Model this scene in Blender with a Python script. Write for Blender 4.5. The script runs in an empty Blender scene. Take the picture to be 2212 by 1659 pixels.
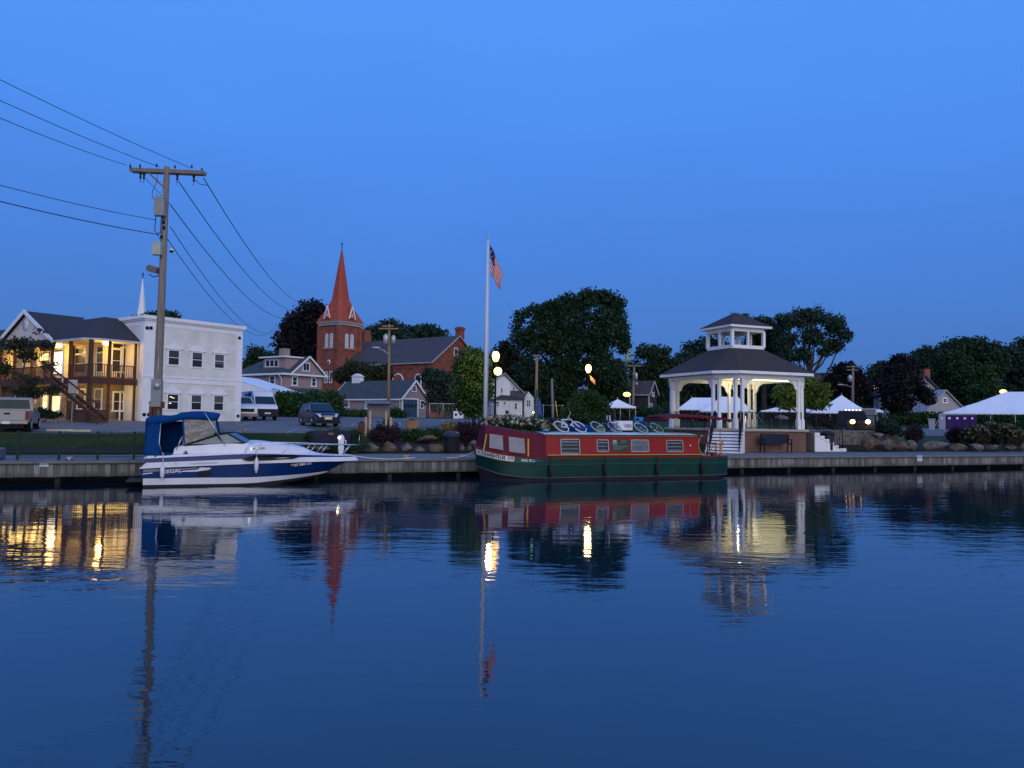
import bpy, math, random
import numpy as np
from math import sin, cos, pi, radians as R, sqrt, atan2, tan
from mathutils import Vector, Matrix, Euler
random.seed(7); NR = np.random.RandomState(7)
C = bpy.context.scene.collection
SC = bpy.context.scene
# ------------------------------------------------------------------ camera model (2212x1659 picture units)
FL, PX, PY, EYE = 1662., 1106., 829.5, 2.46
pit = math.atan((907-829.5)/1662); rol = R(0.8)
Fv = Vector((0, cos(pit), sin(pit))); U0 = Vector((0, -sin(pit), cos(pit))); R0 = Vector((1, 0, 0))
Ri = R0*cos(rol)+U0*sin(rol); Ui = U0*cos(rol)-R0*sin(rol)
def ray(x, y): return Fv+Ri*((x-PX)/FL)-Ui*((y-PY)/FL)
def P(x, y, Y):
    d = ray(x, y); return Vector((0, 0, EYE))+d*(Y/d.y)
def proj(w):
    v = Vector(w)-Vector((0, 0, EYE)); c = v.dot(Fv)
    return PX+FL*v.dot(Ri)/c, PY-FL*v.dot(Ui)/c
TR = {'Z1':(0,1150,.4823),'Z2':(450,600,.4823),'Z3':(500,1200,.3617),'Z4':(900,1300,.2712),'Z5':(1200,900,.5124),'Z6':(500,1550,.2713),
 'Z7':(900,1600,.2712),'Z8':(1400,1500,.2712),'Y1':(1850,1600,.229),'Y2':(2300,1600,.2712),'Y3':(1800,900,.482),'Y4':(1900,1100,.3616),
 'Y5':(2550,1200,.3917),'Y6':(3100,1250,.3617),'Y7':(3400,1300,.3316),'A2':(2150,1620,.1356),'A3':(2400,1620,.1447),'A4':(2600,1580,.1808),
 'A5':(0,1250,.3014),'A6':(280,1300,.2713),'A7':(1850,1350,.211),'A8':(3000,1600,.2712),'B1':(1300,1620,.1808),'B3':(2400,1350,.211),'D':(0,0,1.82278)}
def q(t, x, y):
    a = TR[t]; return (a[0]+x*a[2])/1.82278, (a[1]+y*a[2])/1.82278
class Fr:                                   # a frame standing on the ground; px() gives the facade coordinates of a measured point
    def __init__(s, o, rz): s.o = Vector(o); s.a = R(rz); s.rz = rz
    def hit(s, x, y, n, l):
        d = ray(x, y); k = (l+n[0]*s.o.x+n[1]*s.o.y)/(n[0]*d.x+n[1]*d.y)
        w = Vector((0, 0, EYE))+d*k-s.o
        return cos(s.a)*w.x+sin(s.a)*w.y, -sin(s.a)*w.x+cos(s.a)*w.y, w.z
    def px(s, t, x, y, ly=0):
        a = s.hit(*q(t, x, y), (-sin(s.a), cos(s.a)), ly); return a[0], a[2]
    def pxx(s, t, x, y, lx=0):
        a = s.hit(*q(t, x, y), (cos(s.a), sin(s.a)), lx); return a[1], a[2]
    def w(s, x, y, z=0): return Vector((s.o.x+cos(s.a)*x-sin(s.a)*y, s.o.y+sin(s.a)*x+cos(s.a)*y, s.o.z+z))
# wall frame: s along the quay, t inland
WA = 22.3; WF = Fr((0, 33.8, 0), WA)
def st(X, Y):
    a = R(WA); return cos(a)*X+sin(a)*(Y-33.8), -sin(a)*X+cos(a)*(Y-33.8)
HB = [(-5,.78),(3.3,.78),(4.9,.80),(6.5,1.02),(13,1.5),(20,1.7),(27,1.86),(31,1.97),(36,2.03),(42,2.12),(55,2.42),(62,2.62),(80,2.9),(140,3.3),(3000,3.3)]
HG = [(-5,.78),(3.3,.78),(5.0,.80),(7.5,1.35),(9.5,2.0),(12,2.1),(24,2.3),(50,2.45),(75,2.6),(110,3.1),(140,3.3),(3000,3.3)]
def sm(x, a, b):
    x = np.clip((x-a)/(b-a), 0, 1); return x*x*(3-2*x)
def hst(s, t):
    w = sm(s, 0, 9)*(1-sm(s, 27, 34))
    return np.interp(t, *zip(*HB))*(1-w)+np.interp(t, *zip(*HG))*w
def hz(X, Y): return float(hst(*st(X, Y)))
def gpt(x, Y):
    X = (x-PX)/FL*Y
    for _ in range(4):
        X += (x-proj((X, Y, hz(X, Y)))[0])/FL*Y
    return Vector((X, Y, hz(X, Y)))
# ------------------------------------------------------------------ mesh builder
class MB:
    def __init__(s): s.v = []; s.f = []; s.m = []; s.cur = 0; s.sf = []
    def mat(s, i): s.cur = i; return s
    def add(s, vs, fs, smooth=False):
        o = len(s.v); s.v += [tuple(v) for v in vs]
        for f in fs: s.f.append(tuple(i+o for i in f)); s.m.append(s.cur); s.sf.append(smooth)
        return s
    def box(s, x0, x1, y0, y1, z0, z1):
        return s.add([(x0,y0,z0),(x1,y0,z0),(x1,y1,z0),(x0,y1,z0),(x0,y0,z1),(x1,y0,z1),(x1,y1,z1),(x0,y1,z1)],
                     [(0,3,2,1),(4,5,6,7),(0,1,5,4),(1,2,6,5),(2,3,7,6),(3,0,4,7)])
    def cb(s, c, d): return s.box(c[0]-d[0]/2, c[0]+d[0]/2, c[1]-d[1]/2, c[1]+d[1]/2, c[2]-d[2]/2, c[2]+d[2]/2)
    def bar(s, a, b, w, h=None, up=(0,0,1)):
        a = Vector(a); b = Vector(b); h = h or w; d = (b-a).normalized(); u = Vector(up)
        if abs(d.dot(u)) > .98: u = Vector((0,1,0))
        r = d.cross(u).normalized(); u = r.cross(d).normalized()
        vs = [p+r*(i*w/2)+u*(j*h/2) for p in (a, b) for i, j in ((-1,-1),(1,-1),(1,1),(-1,1))]
        return s.add(vs, [(0,3,2,1),(4,5,6,7),(0,1,5,4),(1,2,6,5),(2,3,7,6),(3,0,4,7)])
    def tube(s, pts, r, n=8, closed=False):
        pts = [Vector(p) for p in pts]; m = len(pts); rs = r if isinstance(r, (list, tuple)) else [r]*m
        vs = []; u = None
        for i, p in enumerate(pts):
            if closed: d = (pts[(i+1) % m]-pts[i-1]).normalized()
            else: d = (pts[min(i+1, m-1)]-pts[max(i-1, 0)]).normalized()
            if u is None:
                u = Vector((0,0,1)) if abs(d.z) < .9 else Vector((1,0,0))
            u = (u-d*u.dot(d)).normalized(); w = d.cross(u)
            for k in range(n):
                a = 2*pi*k/n; vs.append(p+(u*cos(a)+w*sin(a))*rs[i])
        fs = []
        for i in range(m if closed else m-1):
            j = (i+1) % m
            for k in range(n):
                l = (k+1) % n; fs.append((i*n+k, i*n+l, j*n+l, j*n+k))
        if not closed: fs += [tuple(range(n))[::-1], tuple((m-1)*n+k for k in range(n))]
        return s.add(vs, fs, True)
    def lathe(s, prof, c=(0,0,0), n=16, ax='z', smooth=True):
        vs = []
        for r, z in prof:
            for k in range(n):
                a = 2*pi*k/n; x, y = r*cos(a), r*sin(a)
                v = (x, y, z) if ax == 'z' else ((z, x, y) if ax == 'x' else (x, z, y))
                vs.append((v[0]+c[0], v[1]+c[1], v[2]+c[2]))
        fs = [(i*n+k, i*n+(k+1) % n, (i+1)*n+(k+1) % n, (i+1)*n+k) for i in range(len(prof)-1) for k in range(n)]
        fs += [tuple(range(n))[::-1], tuple((len(prof)-1)*n+k for k in range(n))]
        return s.add(vs, fs, smooth)
    def prism(s, poly, ax, a, b):
        f = {'y': lambda p, t: (p[0], t, p[1]), 'x': lambda p, t: (t, p[0], p[1]), 'z': lambda p, t: (p[0], p[1], t)}[ax]
        n = len(poly); vs = [f(p, a) for p in poly]+[f(p, b) for p in poly]
        fs = [tuple(range(n)), tuple(range(n, 2*n))[::-1]]+[(i, i+n, (i+1) % n+n, (i+1) % n) for i in range(n)]
        return s.add(vs, fs)
    def poly(s, pts): return s.add(pts, [tuple(range(len(pts)))])
    def slab(s, pts, off):                    # polygon given thickness along vector off
        n = len(pts); off = Vector(off); vs = [Vector(p) for p in pts]+[Vector(p)+off for p in pts]
        return s.add(vs, [tuple(range(n)), tuple(range(n, 2*n))[::-1]]+[(i, i+n, (i+1) % n+n, (i+1) % n) for i in range(n)])
    def grid(s, fn, nu, nv, smooth=True, thick=None):
        vs = [fn(i/nu, j/nv) for i in range(nu+1) for j in range(nv+1)]
        fs = [(i*(nv+1)+j, (i+1)*(nv+1)+j, (i+1)*(nv+1)+j+1, i*(nv+1)+j+1) for i in range(nu) for j in range(nv)]
        return s.add(vs, fs, smooth)
    def ball(s, c, r, n=10, m=8, rz=None, jit=0, seed=0):
        rr = r if isinstance(r, (tuple, list)) else (r, r, r); rnd = random.Random(seed); vs = []
        ph = [rnd.uniform(0, 6.28) for _ in range(6)]
        for i in range(m+1):
            th = pi*i/m
            for k in range(n):
                a = 2*pi*k/n; x, y, z = sin(th)*cos(a), sin(th)*sin(a), cos(th)
                g = 1+jit*(sin(2.3*x+ph[0]+1.7*z)+sin(3.1*y+ph[1]-2.2*x)+sin(4.3*z+ph[2]+2.7*y)+.6*sin(6.5*x+5*y+ph[3]))*.5
                vs.append((c[0]+rr[0]*x*g, c[1]+rr[1]*y*g, c[2]+rr[2]*z*g))
        fs = [(i*n+k, (i+1)*n+k, (i+1)*n+(k+1) % n, i*n+(k+1) % n) for i in range(m) for k in range(n)]
        return s.add(vs, fs, jit == 0)
    def build(s, name, mats, parent=None, loc=None, rz=0, bevel=0, solid=0):
        me = bpy.data.meshes.new(name); me.from_pydata(s.v, [], s.f)
        mats = mats if isinstance(mats, (list, tuple)) else [mats]
        for m in mats: me.materials.append(m)
        me.polygons.foreach_set('material_index', s.m); me.polygons.foreach_set('use_smooth', s.sf); me.update()
        o = bpy.data.objects.new(name, me); C.objects.link(o)
        if parent: o.parent = parent
        if loc is not None: o.location = loc; o.rotation_euler = (0, 0, rz)
        if bevel:
            b = o.modifiers.new('bevel', 'BEVEL'); b.width = bevel; b.segments = 2; b.limit_method = 'ANGLE'; b.angle_limit = R(35)
        if solid:
            b = o.modifiers.new('solid', 'SOLIDIFY'); b.thickness = solid; b.offset = 0
        return o
def tag(o, label=None, cat=None, group=None, kind=None):
    if label: o['label'] = label
    if cat: o['category'] = cat
    if group: o['group'] = group
    if kind: o['kind'] = kind
    return o
def thing(name, label, cat, loc=(0,0,0), rz=0, group=None):
    o = bpy.data.objects.new(name, None); C.objects.link(o); o.location = loc; o.rotation_euler = (0, 0, R(rz))
    return tag(o, label, cat, group)
def dup(root, loc=None, rz=None, label=None, scale=None):
    r = root.copy(); C.objects.link(r)
    if loc is not None: r.location = loc
    if rz is not None: r.rotation_euler = (0, 0, R(rz))
    if scale is not None: r.scale = (scale,)*3 if not isinstance(scale, tuple) else scale
    if label: r['label'] = label
    for ch in list(root.children):
        c = ch.copy(); C.objects.link(c); c.parent = r
        for g in list(ch.children):
            d = g.copy(); C.objects.link(d); d.parent = c
    return r
def text(name, s, size, m, parent, loc, rot, align='CENTER', ext=.004, sx=1.0, bold=0):
    cu = bpy.data.curves.new(name, 'FONT'); cu.body = s; cu.size = size; cu.align_x = align; cu.align_y = 'CENTER'; cu.extrude = ext; cu.offset = bold
    cu.resolution_u = 3
    t = bpy.data.objects.new(name+'_tmp', cu); C.objects.link(t); bpy.context.view_layer.update()
    me = bpy.data.meshes.new_from_object(t.evaluated_get(bpy.context.evaluated_depsgraph_get()))
    bpy.data.objects.remove(t); me.materials.clear(); me.materials.append(m)
    o = bpy.data.objects.new(name, me); C.objects.link(o); o.parent = parent; o.location = loc; o.rotation_euler = rot; o.scale = (sx, 1, 1)
    return o
# ------------------------------------------------------------------ materials
def NW(m): m.use_nodes = True; nt = m.node_tree; return nt, nt.nodes['Principled BSDF'], nt.nodes, nt.links
def mat(name, col, rough=.7, metal=0, var=.12, sc=3., emis=None, es=0, stretch=(1,1,1), bump=0, lines=None, col2=None, spec=.12, detail=4):
    m = bpy.data.materials.new(name); nt, b, N, L = NW(m)
    b.inputs['Roughness'].default_value = rough; b.inputs['Metallic'].default_value = metal; b.inputs['Specular IOR Level'].default_value = spec
    b.inputs['Base Color'].default_value = (*col, 1)
    if emis:
        b.inputs['Emission Color'].default_value = (*emis, 1); b.inputs['Emission Strength'].default_value = es
    if var or col2 or lines:
        tc = N.new('ShaderNodeTexCoord'); mp = N.new('ShaderNodeMapping'); mp.inputs['Scale'].default_value = stretch
        L.new(tc.outputs['Object'], mp.inputs[0])
        n = N.new('ShaderNodeTexNoise'); n.inputs['Scale'].default_value = sc; n.inputs['Detail'].default_value = detail; n.inputs['Roughness'].default_value = .6
        L.new(mp.outputs[0], n.inputs[0])
        rp = N.new('ShaderNodeValToRGB'); e = rp.color_ramp.elements; e[0].position = .32; e[1].position = .68
        c2 = col2 or tuple(min(1, c*(1+var)) for c in col)
        e[0].color = (*[c*(1-var) for c in col], 1); e[1].color = (*c2, 1)
        L.new(n.outputs[0], rp.inputs[0]); out = rp.outputs[0]
        if lines:                              # horizontal course lines: pitch, width share, strength
            sx = N.new('ShaderNodeSeparateXYZ'); L.new(tc.outputs['Object'], sx.inputs[0])
            d = N.new('ShaderNodeMath'); d.operation = 'DIVIDE'; L.new(sx.outputs[2], d.inputs[0]); d.inputs[1].default_value = lines[0]
            fr = N.new('ShaderNodeMath'); fr.operation = 'FRACT'; L.new(d.outputs[0], fr.inputs[0])
            lt = N.new('ShaderNodeMath'); lt.operation = 'LESS_THAN'; L.new(fr.outputs[0], lt.inputs[0]); lt.inputs[1].default_value = lines[1]
            mx = N.new('ShaderNodeMix'); mx.data_type = 'RGBA'; mx.blend_type = 'MULTIPLY'; mx.inputs[7].default_value = (lines[2],)*3+(1,)
            L.new(lt.outputs[0], mx.inputs[0]); L.new(out, mx.inputs[6]); out = mx.outputs[2]
        L.new(out, b.inputs['Base Color'])
        if bump:
            bp = N.new('ShaderNodeBump'); bp.inputs['Strength'].default_value = bump; bp.inputs['Distance'].default_value = .05
            L.new(n.outputs[0], bp.inputs['Height']); L.new(bp.outputs[0], b.inputs['Normal'])
    return m
def emat(name, col, s):
    m = bpy.data.materials.new(name); nt, b, N, L = NW(m)
    b.inputs['Base Color'].default_value = (.8,.8,.8,1); b.inputs['Emission Color'].default_value = (*col, 1); b.inputs['Emission Strength'].default_value = s
    return m
def leafmat(name, c1, c2, sc=1.2):
    m = mat(name, c1, rough=.6, var=0, sc=sc, col2=c2, spec=.25); nt, b, N, L = NW(m)
    rp = [n for n in N if n.type == 'VALTORGB'][0]; rp.color_ramp.elements[0].color = (*c1, 1)
    tb = N.new('ShaderNodeBsdfTranslucent'); mx = N.new('ShaderNodeMixShader'); mx.inputs[0].default_value = .25
    L.new(rp.outputs[0], tb.inputs[0]); L.new(b.outputs[0], mx.inputs[1]); L.new(tb.outputs[0], mx.inputs[2])
    L.new(mx.outputs[0], N['Material Output'].inputs[0]); return m
def brickmat(name, c1, c2, mortar, w=.22, h=.075):
    m = bpy.data.materials.new(name); nt, b, N, L = NW(m); b.inputs['Roughness'].default_value = .85; b.inputs['Specular IOR Level'].default_value = .12
    tc = N.new('ShaderNodeTexCoord'); sx = N.new('ShaderNodeSeparateXYZ'); L.new(tc.outputs['Object'], sx.inputs[0])
    ad = N.new('ShaderNodeMath'); L.new(sx.outputs[0], ad.inputs[0]); L.new(sx.outputs[1], ad.inputs[1])
    cb = N.new('ShaderNodeCombineXYZ'); L.new(ad.outputs[0], cb.inputs[0]); L.new(sx.outputs[2], cb.inputs[1])
    br = N.new('ShaderNodeTexBrick'); br.inputs['Scale'].default_value = 1; br.inputs['Brick Width'].default_value = w; br.inputs['Row Height'].default_value = h
    br.inputs['Mortar Size'].default_value = .008; br.inputs['Color1'].default_value = (*c1, 1); br.inputs['Color2'].default_value = (*c2, 1); br.inputs['Mortar'].default_value = (*mortar, 1)
    L.new(cb.outputs[0], br.inputs[0])
    n = N.new('ShaderNodeTexNoise'); n.inputs['Scale'].default_value = .9; n.inputs['Detail'].default_value = 5; L.new(tc.outputs['Object'], n.inputs[0])
    rp = N.new('ShaderNodeValToRGB'); e = rp.color_ramp.elements; e[0].position = .3; e[1].position = .7; e[0].color = (.7,.7,.7,1); e[1].color = (1.15,1.1,1.1,1)
    L.new(n.outputs[0], rp.inputs[0])
    mx = N.new('ShaderNodeMix'); mx.data_type = 'RGBA'; mx.blend_type = 'MULTIPLY'; mx.inputs[0].default_value = 1
    L.new(br.outputs[0], mx.inputs[6]); L.new(rp.outputs[0], mx.inputs[7]); L.new(mx.outputs[2], b.inputs['Base Color']); return m
M = {}
M['white'] = mat('white_paint', (.74,.75,.78), .55, var=.05)
M['siding'] = mat('white_siding', (.68,.67,.635), .6, var=.13, sc=.9, detail=8, lines=(.115,.2,.80))
M['pink'] = mat('mauve_siding', (.33,.245,.255), .7, var=.08, sc=1.2, lines=(.14,.2,.8))
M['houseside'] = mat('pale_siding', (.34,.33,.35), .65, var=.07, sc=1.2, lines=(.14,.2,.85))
M['housewhite'] = mat('old_white_siding', (.62,.62,.64), .65, var=.1, sc=.9, lines=(.14,.2,.82))
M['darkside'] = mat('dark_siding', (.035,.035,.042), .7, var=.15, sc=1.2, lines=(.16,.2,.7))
M['shingle'] = mat('dark_shingle', (.05,.05,.058), .85, var=.25, sc=7, lines=(.14,.12,.72), detail=6)
M['shingle_brown'] = mat('brown_shingle', (.058,.048,.050), .85, var=.22, sc=9, lines=(.12,.14,.74), detail=6)
M['slate'] = mat('slate_roof', (.07,.066,.078), .8, var=.2, sc=2.5, detail=6)
M['slate2'] = mat('green_slate_roof', (.06,.075,.085), .8, var=.2, sc=2.5)
M['brick'] = brickmat('church_brick', (.29,.085,.058), (.22,.06,.042), (.22,.12,.10))
M['brick2'] = brickmat('terrace_brick', (.22,.105,.08), (.16,.075,.06), (.22,.18,.16))
M['spire'] = mat('red_spire_shingle', (.34,.075,.052), .75, var=.18, sc=2.2, lines=(.28,.14,.8))
M['cream'] = mat('cream_wall', (.78,.64,.36), .65, var=.06, sc=1.5)
M['stonewall'] = brickmat('tan_stone', (.32,.24,.14), (.19,.14,.09), (.28,.22,.14), .38, .19)
M['brownwood'] = mat('brown_stained_wood', (.095,.045,.03), .65, var=.2, sc=4)
M['glass'] = mat('window_glass', (.012,.015,.02), .15, var=0, spec=.4)
M['glassblue'] = mat('tinted_glass', (.012,.022,.030), .12, var=0, spec=.45)
M['polewood'] = mat('weathered_pole', (.21,.18,.155), .85, var=.25, sc=5, stretch=(3,3,.25), detail=6)
M['polebrown'] = mat('brown_pole', (.27,.17,.11), .85, var=.2, sc=5, stretch=(3,3,.25))
M['galv'] = mat('galvanised_metal', (.42,.44,.45), .45, .4, var=.08)
M['greymetal'] = mat('grey_cabinet', (.26,.27,.265), .5, .1, var=.06)
M['black'] = mat('black_paint', (.012,.013,.016), .45, var=0)
M['blackplastic'] = mat('black_plastic', (.02,.022,.028), .4, var=.1)
M['rubber'] = mat('tyre_rubber', (.015,.015,.016), .8, var=0)
M['wire'] = mat('cable', (.03,.035,.045), .6, var=0)
M['gravelwhite'] = M['white']
M['canvasblue'] = mat('blue_canvas', (.002,.045,.19), .85, var=.15, sc=2.5)
M['hullblue'] = mat('navy_gelcoat', (.002,.026,.125), .2, var=.10, spec=.2)
M['stripeblue'] = mat('violet_blue_stripe', (.008,.024,.12), .25, var=.10, spec=.2)
M['gel'] = mat('white_gelcoat', (.66,.67,.72), .25, var=.08, sc=1.5, spec=.3)
M['geldark'] = mat('grey_stripe', (.24,.22,.27), .3, var=.05)
M['chrome'] = mat('stainless', (.65,.66,.68), .2, .9, var=0)
M['nbgreen'] = mat('dark_green_paint', (.003,.034,.026), .3, var=.25, sc=1.5, spec=.2)
M['nbred'] = mat('red_cabin_paint', (.25,.012,.014), .3, var=.12, sc=1.2, spec=.2)
M['nbred2'] = mat('red_gunwale', (.20,.035,.035), .4, var=.15)
M['nbyellow'] = mat('yellow_line', (.62,.33,.05), .4, var=.05)
M['nbroof'] = mat('pale_roof_paint', (.55,.60,.66), .35, var=.1, sc=2)
M['maroon'] = mat('maroon_canvas', (.11,.016,.03), .8, var=.15, sc=2)
M['clearvinyl'] = mat('grey_vinyl_panel', (.24,.245,.26), .35, var=.1, sc=2.5)
M['hullblack'] = mat('black_bitumen', (.022,.022,.028), .5, var=.25, sc=2)
M['alu'] = mat('window_frame_metal', (.30,.31,.33), .4, .6, var=.05)
M['curtain'] = mat('pale_curtain', (.32,.34,.36), .8, var=.2, sc=4)
M['asphalt'] = mat('asphalt', (.145,.145,.15), .8, var=.14, sc=.8, bump=.2, detail=8)
M['deck'] = mat('quay_concrete', (.15,.152,.16), .75, var=.16, sc=1.3, detail=8, bump=.3)
M['darkconc'] = mat('dark_concrete', (.05,.05,.05), .9, var=.2)  # dark concrete tone of the quay edge cap
M['rock'] = mat('brown_boulder', (.085,.058,.042), .9, var=.35, sc=2.6, col2=(.17,.125,.09), bump=.8, detail=8)
M['rock2'] = mat('grey_boulder', (.08,.073,.072), .9, var=.4, sc=3.4, col2=(.20,.18,.17), bump=.9, detail=8)
M['grass'] = mat('lawn', (.020,.048,.018), .9, var=.3, sc=.35, col2=(.040,.078,.026), detail=9, bump=.4)
M['mulch'] = mat('mulch', (.03,.022,.018), .95, var=.4, sc=5, bump=.8)
M['tent'] = mat('white_vinyl_tent', (.80,.80,.82), .5, var=.04, sc=.6)
M['tanwood'] = mat('tan_wood', (.36,.20,.10), .75, var=.2, sc=5, stretch=(4,4,.4))
M['kiosk'] = mat('grey_kiosk_panel', (.16,.15,.16), .7, var=.06)
M['brownbin'] = mat('brown_litter_bin', (.12,.05,.04), .7, var=.2)
M['purple'] = mat('purple_plastic', (.045,.018,.12), .5, var=.15)
M['greytoilet'] = mat('grey_plastic', (.30,.31,.36), .5, var=.1)
M['sky_blue_item'] = mat('light_blue_plastic', (.06,.22,.55), .5, var=.1)
L1 = leafmat('leaf_dark', (.012,.034,.017), (.028,.066,.028))
L2 = leafmat('leaf_mid', (.018,.050,.014), (.038,.090,.026))
L3 = leafmat('leaf_purple', (.010,.009,.013), (.021,.015,.021))
L4 = leafmat('leaf_lamplit_tint', (.07,.12,.018), (.13,.19,.03))  # lamplight on the small maple is put into this leaf colour
L5 = leafmat('leaf_barberry', (.028,.016,.024), (.055,.03,.04))
L6 = leafmat('leaf_olive', (.022,.032,.014), (.05,.055,.028))
L7 = leafmat('leaf_bluegreen', (.016,.038,.026), (.034,.07,.045))
BARK = mat('bark', (.06,.048,.04), .9, var=.3, sc=4, bump=.5)
# ------------------------------------------------------------------ world, camera, dawn lamp
w = bpy.data.worlds.new('World'); SC.world = w; w.use_nodes = True
N, L = w.node_tree.nodes, w.node_tree.links; bg = N['Background']
sky = N.new('ShaderNodeTexSky'); sky.sky_type = 'NISHITA'; sky.sun_disc = False; SUN_AZ = R(160); SUN_EL = R(20)   # azimuth clockwise from +Y: behind the camera, to its right
sky.sun_elevation = R(20); sky.sun_rotation = SUN_AZ; sky.ozone_density = 4
tc = N.new('ShaderNodeTexCoord'); sx = N.new('ShaderNodeSeparateXYZ'); L.new(tc.outputs['Generated'], sx.inputs[0])
rp = N.new('ShaderNodeValToRGB'); L.new(sx.outputs[2], rp.inputs[0])
els = rp.color_ramp.elements
SKYC = [(0.0,(.058,.155,.44)),(.06,(.058,.168,.49)),(.14,(.060,.194,.60)),(.24,(.065,.226,.73)),(.36,(.077,.270,.86)),(.5,(.090,.308,.94)),(1.0,(.095,.31,.95))]
while len(els) < len(SKYC): els.new(.5)
for e, (p, c) in zip(els, SKYC): e.position = p; e.color = (*c, 1)
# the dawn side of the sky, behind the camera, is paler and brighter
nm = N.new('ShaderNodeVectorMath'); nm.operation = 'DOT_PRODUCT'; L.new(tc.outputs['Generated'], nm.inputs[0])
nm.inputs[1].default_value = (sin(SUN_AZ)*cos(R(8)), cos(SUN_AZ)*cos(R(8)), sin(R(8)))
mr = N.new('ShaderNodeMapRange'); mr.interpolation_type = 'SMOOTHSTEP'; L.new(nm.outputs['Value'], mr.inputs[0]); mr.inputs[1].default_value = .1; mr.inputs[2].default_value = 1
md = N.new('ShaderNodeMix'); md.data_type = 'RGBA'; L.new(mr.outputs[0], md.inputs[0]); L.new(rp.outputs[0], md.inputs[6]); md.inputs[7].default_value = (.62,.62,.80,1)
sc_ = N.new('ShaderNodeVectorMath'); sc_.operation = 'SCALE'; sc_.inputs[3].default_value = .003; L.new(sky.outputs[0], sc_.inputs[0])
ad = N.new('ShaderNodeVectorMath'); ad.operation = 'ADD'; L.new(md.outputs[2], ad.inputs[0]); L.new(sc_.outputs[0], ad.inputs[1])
# faint unevenness of thin high haze
hn = N.new('ShaderNodeTexNoise'); hn.inputs['Scale'].default_value = 1.6; hn.inputs['Detail'].default_value = 5; hm = N.new('ShaderNodeMapping'); hm.inputs['Scale'].default_value = (1,1,3.5); L.new(tc.outputs['Generated'], hm.inputs[0]); L.new(hm.outputs[0], hn.inputs[0])
hr_ = N.new('ShaderNodeMapRange'); L.new(hn.outputs[0], hr_.inputs[0]); hr_.inputs[1].default_value = .3; hr_.inputs[2].default_value = .7; hr_.inputs[3].default_value = .955; hr_.inputs[4].default_value = 1.045
hs_ = N.new('ShaderNodeVectorMath'); hs_.operation = 'SCALE'; L.new(ad.outputs[0], hs_.inputs[0]); L.new(hr_.outputs[0], hs_.inputs[3])
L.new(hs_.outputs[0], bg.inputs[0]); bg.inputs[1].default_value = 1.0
SC.view_settings.view_transform = 'Standard'; SC.view_settings.look = 'None'; SC.view_settings.exposure = 0; SC.view_settings.gamma = 1
cd = bpy.data.cameras.new('camera'); cam = bpy.data.objects.new('camera', cd); C.objects.link(cam); SC.camera = cam
cd.sensor_width = 36; cd.lens = FL/2212*36; cd.clip_end = 4000; cd.clip_start = .1
cam.matrix_world = Matrix(((Ri.x, Ui.x, -Fv.x, 0), (Ri.y, Ui.y, -Fv.y, 0), (Ri.z, Ui.z, -Fv.z, EYE), (0,0,0,1)))
ld = bpy.data.lights.new('dawn_light', 'SUN'); ld.energy = .95; ld.angle = R(50); ld.color = (1,.98,1.0)
lo = bpy.data.objects.new('dawn_light', ld); C.objects.link(lo)
dv = Vector((sin(SUN_AZ)*cos(SUN_EL), cos(SUN_AZ)*cos(SUN_EL), sin(SUN_EL))); lo.rotation_euler = dv.to_track_quat('Z', 'Y').to_euler(); lo.location = (10,-30,30)
def lamp(name, loc, e, col, r=.1, parent=None, kind='POINT'):
    d = bpy.data.lights.new(name, kind); d.energy = e; d.color = col
    if kind == 'POINT' or kind == 'SPOT': d.shadow_soft_size = r
    o = bpy.data.objects.new(name, d); C.objects.link(o); o.location = loc
    if parent: o.parent = parent
    return o
# ------------------------------------------------------------------ water
m = bpy.data.materials.new('canal_water'); nt, b, N, L = NW(m)
b.inputs['Base Color'].default_value = (.0015,.016,.030,1); b.inputs['Roughness'].default_value = .035; b.inputs['IOR'].default_value = 1.66
tc = N.new('ShaderNodeTexCoord')
def nz(scale, strx, stry, det, rot=0):
    mp = N.new('ShaderNodeMapping'); mp.inputs['Scale'].default_value = (strx, stry, 1); mp.inputs['Rotation'].default_value = (0,0,R(rot)); L.new(tc.outputs['Object'], mp.inputs[0])
    n = N.new('ShaderNodeTexNoise'); n.inputs['Scale'].default_value = scale; n.inputs['Detail'].default_value = det; n.inputs['Roughness'].default_value = .5; L.new(mp.outputs[0], n.inputs[0]); return n
def mth(op, a, bb):
    x = N.new('ShaderNodeMath'); x.operation = op
    for i, v in enumerate((a, bb)):
        if hasattr(v, 'outputs'): L.new(v.outputs[0], x.inputs[i])
        elif hasattr(v, 'links'): L.new(v, x.inputs[i])
        else: x.inputs[i].default_value = v
    return x
n1 = nz(1.5, .55, 1.6, 3, -18); n2 = nz(.35, .6, 1.3, 2, 12); n3 = nz(5.5, .6, 1.5, 2, 10)
pt = nz(.06, 1, 1.6, 2, 20); pr = N.new('ShaderNodeMapRange'); L.new(pt.outputs[0], pr.inputs[0]); pr.inputs[1].default_value = .36; pr.inputs[2].default_value = .62; pr.inputs[3].default_value = .3; pr.inputs[4].default_value = 1.25
h = mth('ADD', mth('MULTIPLY', n1, .0145), mth('MULTIPLY', n2, .020)); h = mth('ADD', h, mth('MULTIPLY', n3, .0024)); h = mth('MULTIPLY', h, pr)
bp = N.new('ShaderNodeBump'); bp.inputs['Strength'].default_value = 1; bp.inputs['Distance'].default_value = .62; L.new(h.outputs[0], bp.inputs['Height']); L.new(bp.outputs[0], b.inputs['Normal'])
mb = MB(); mb.add([(-500,-120,0),(500,-120,0),(500,380,0),(-500,380,0)], [(0,1,2,3)])
tag(mb.build('water', m), kind='structure')
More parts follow.
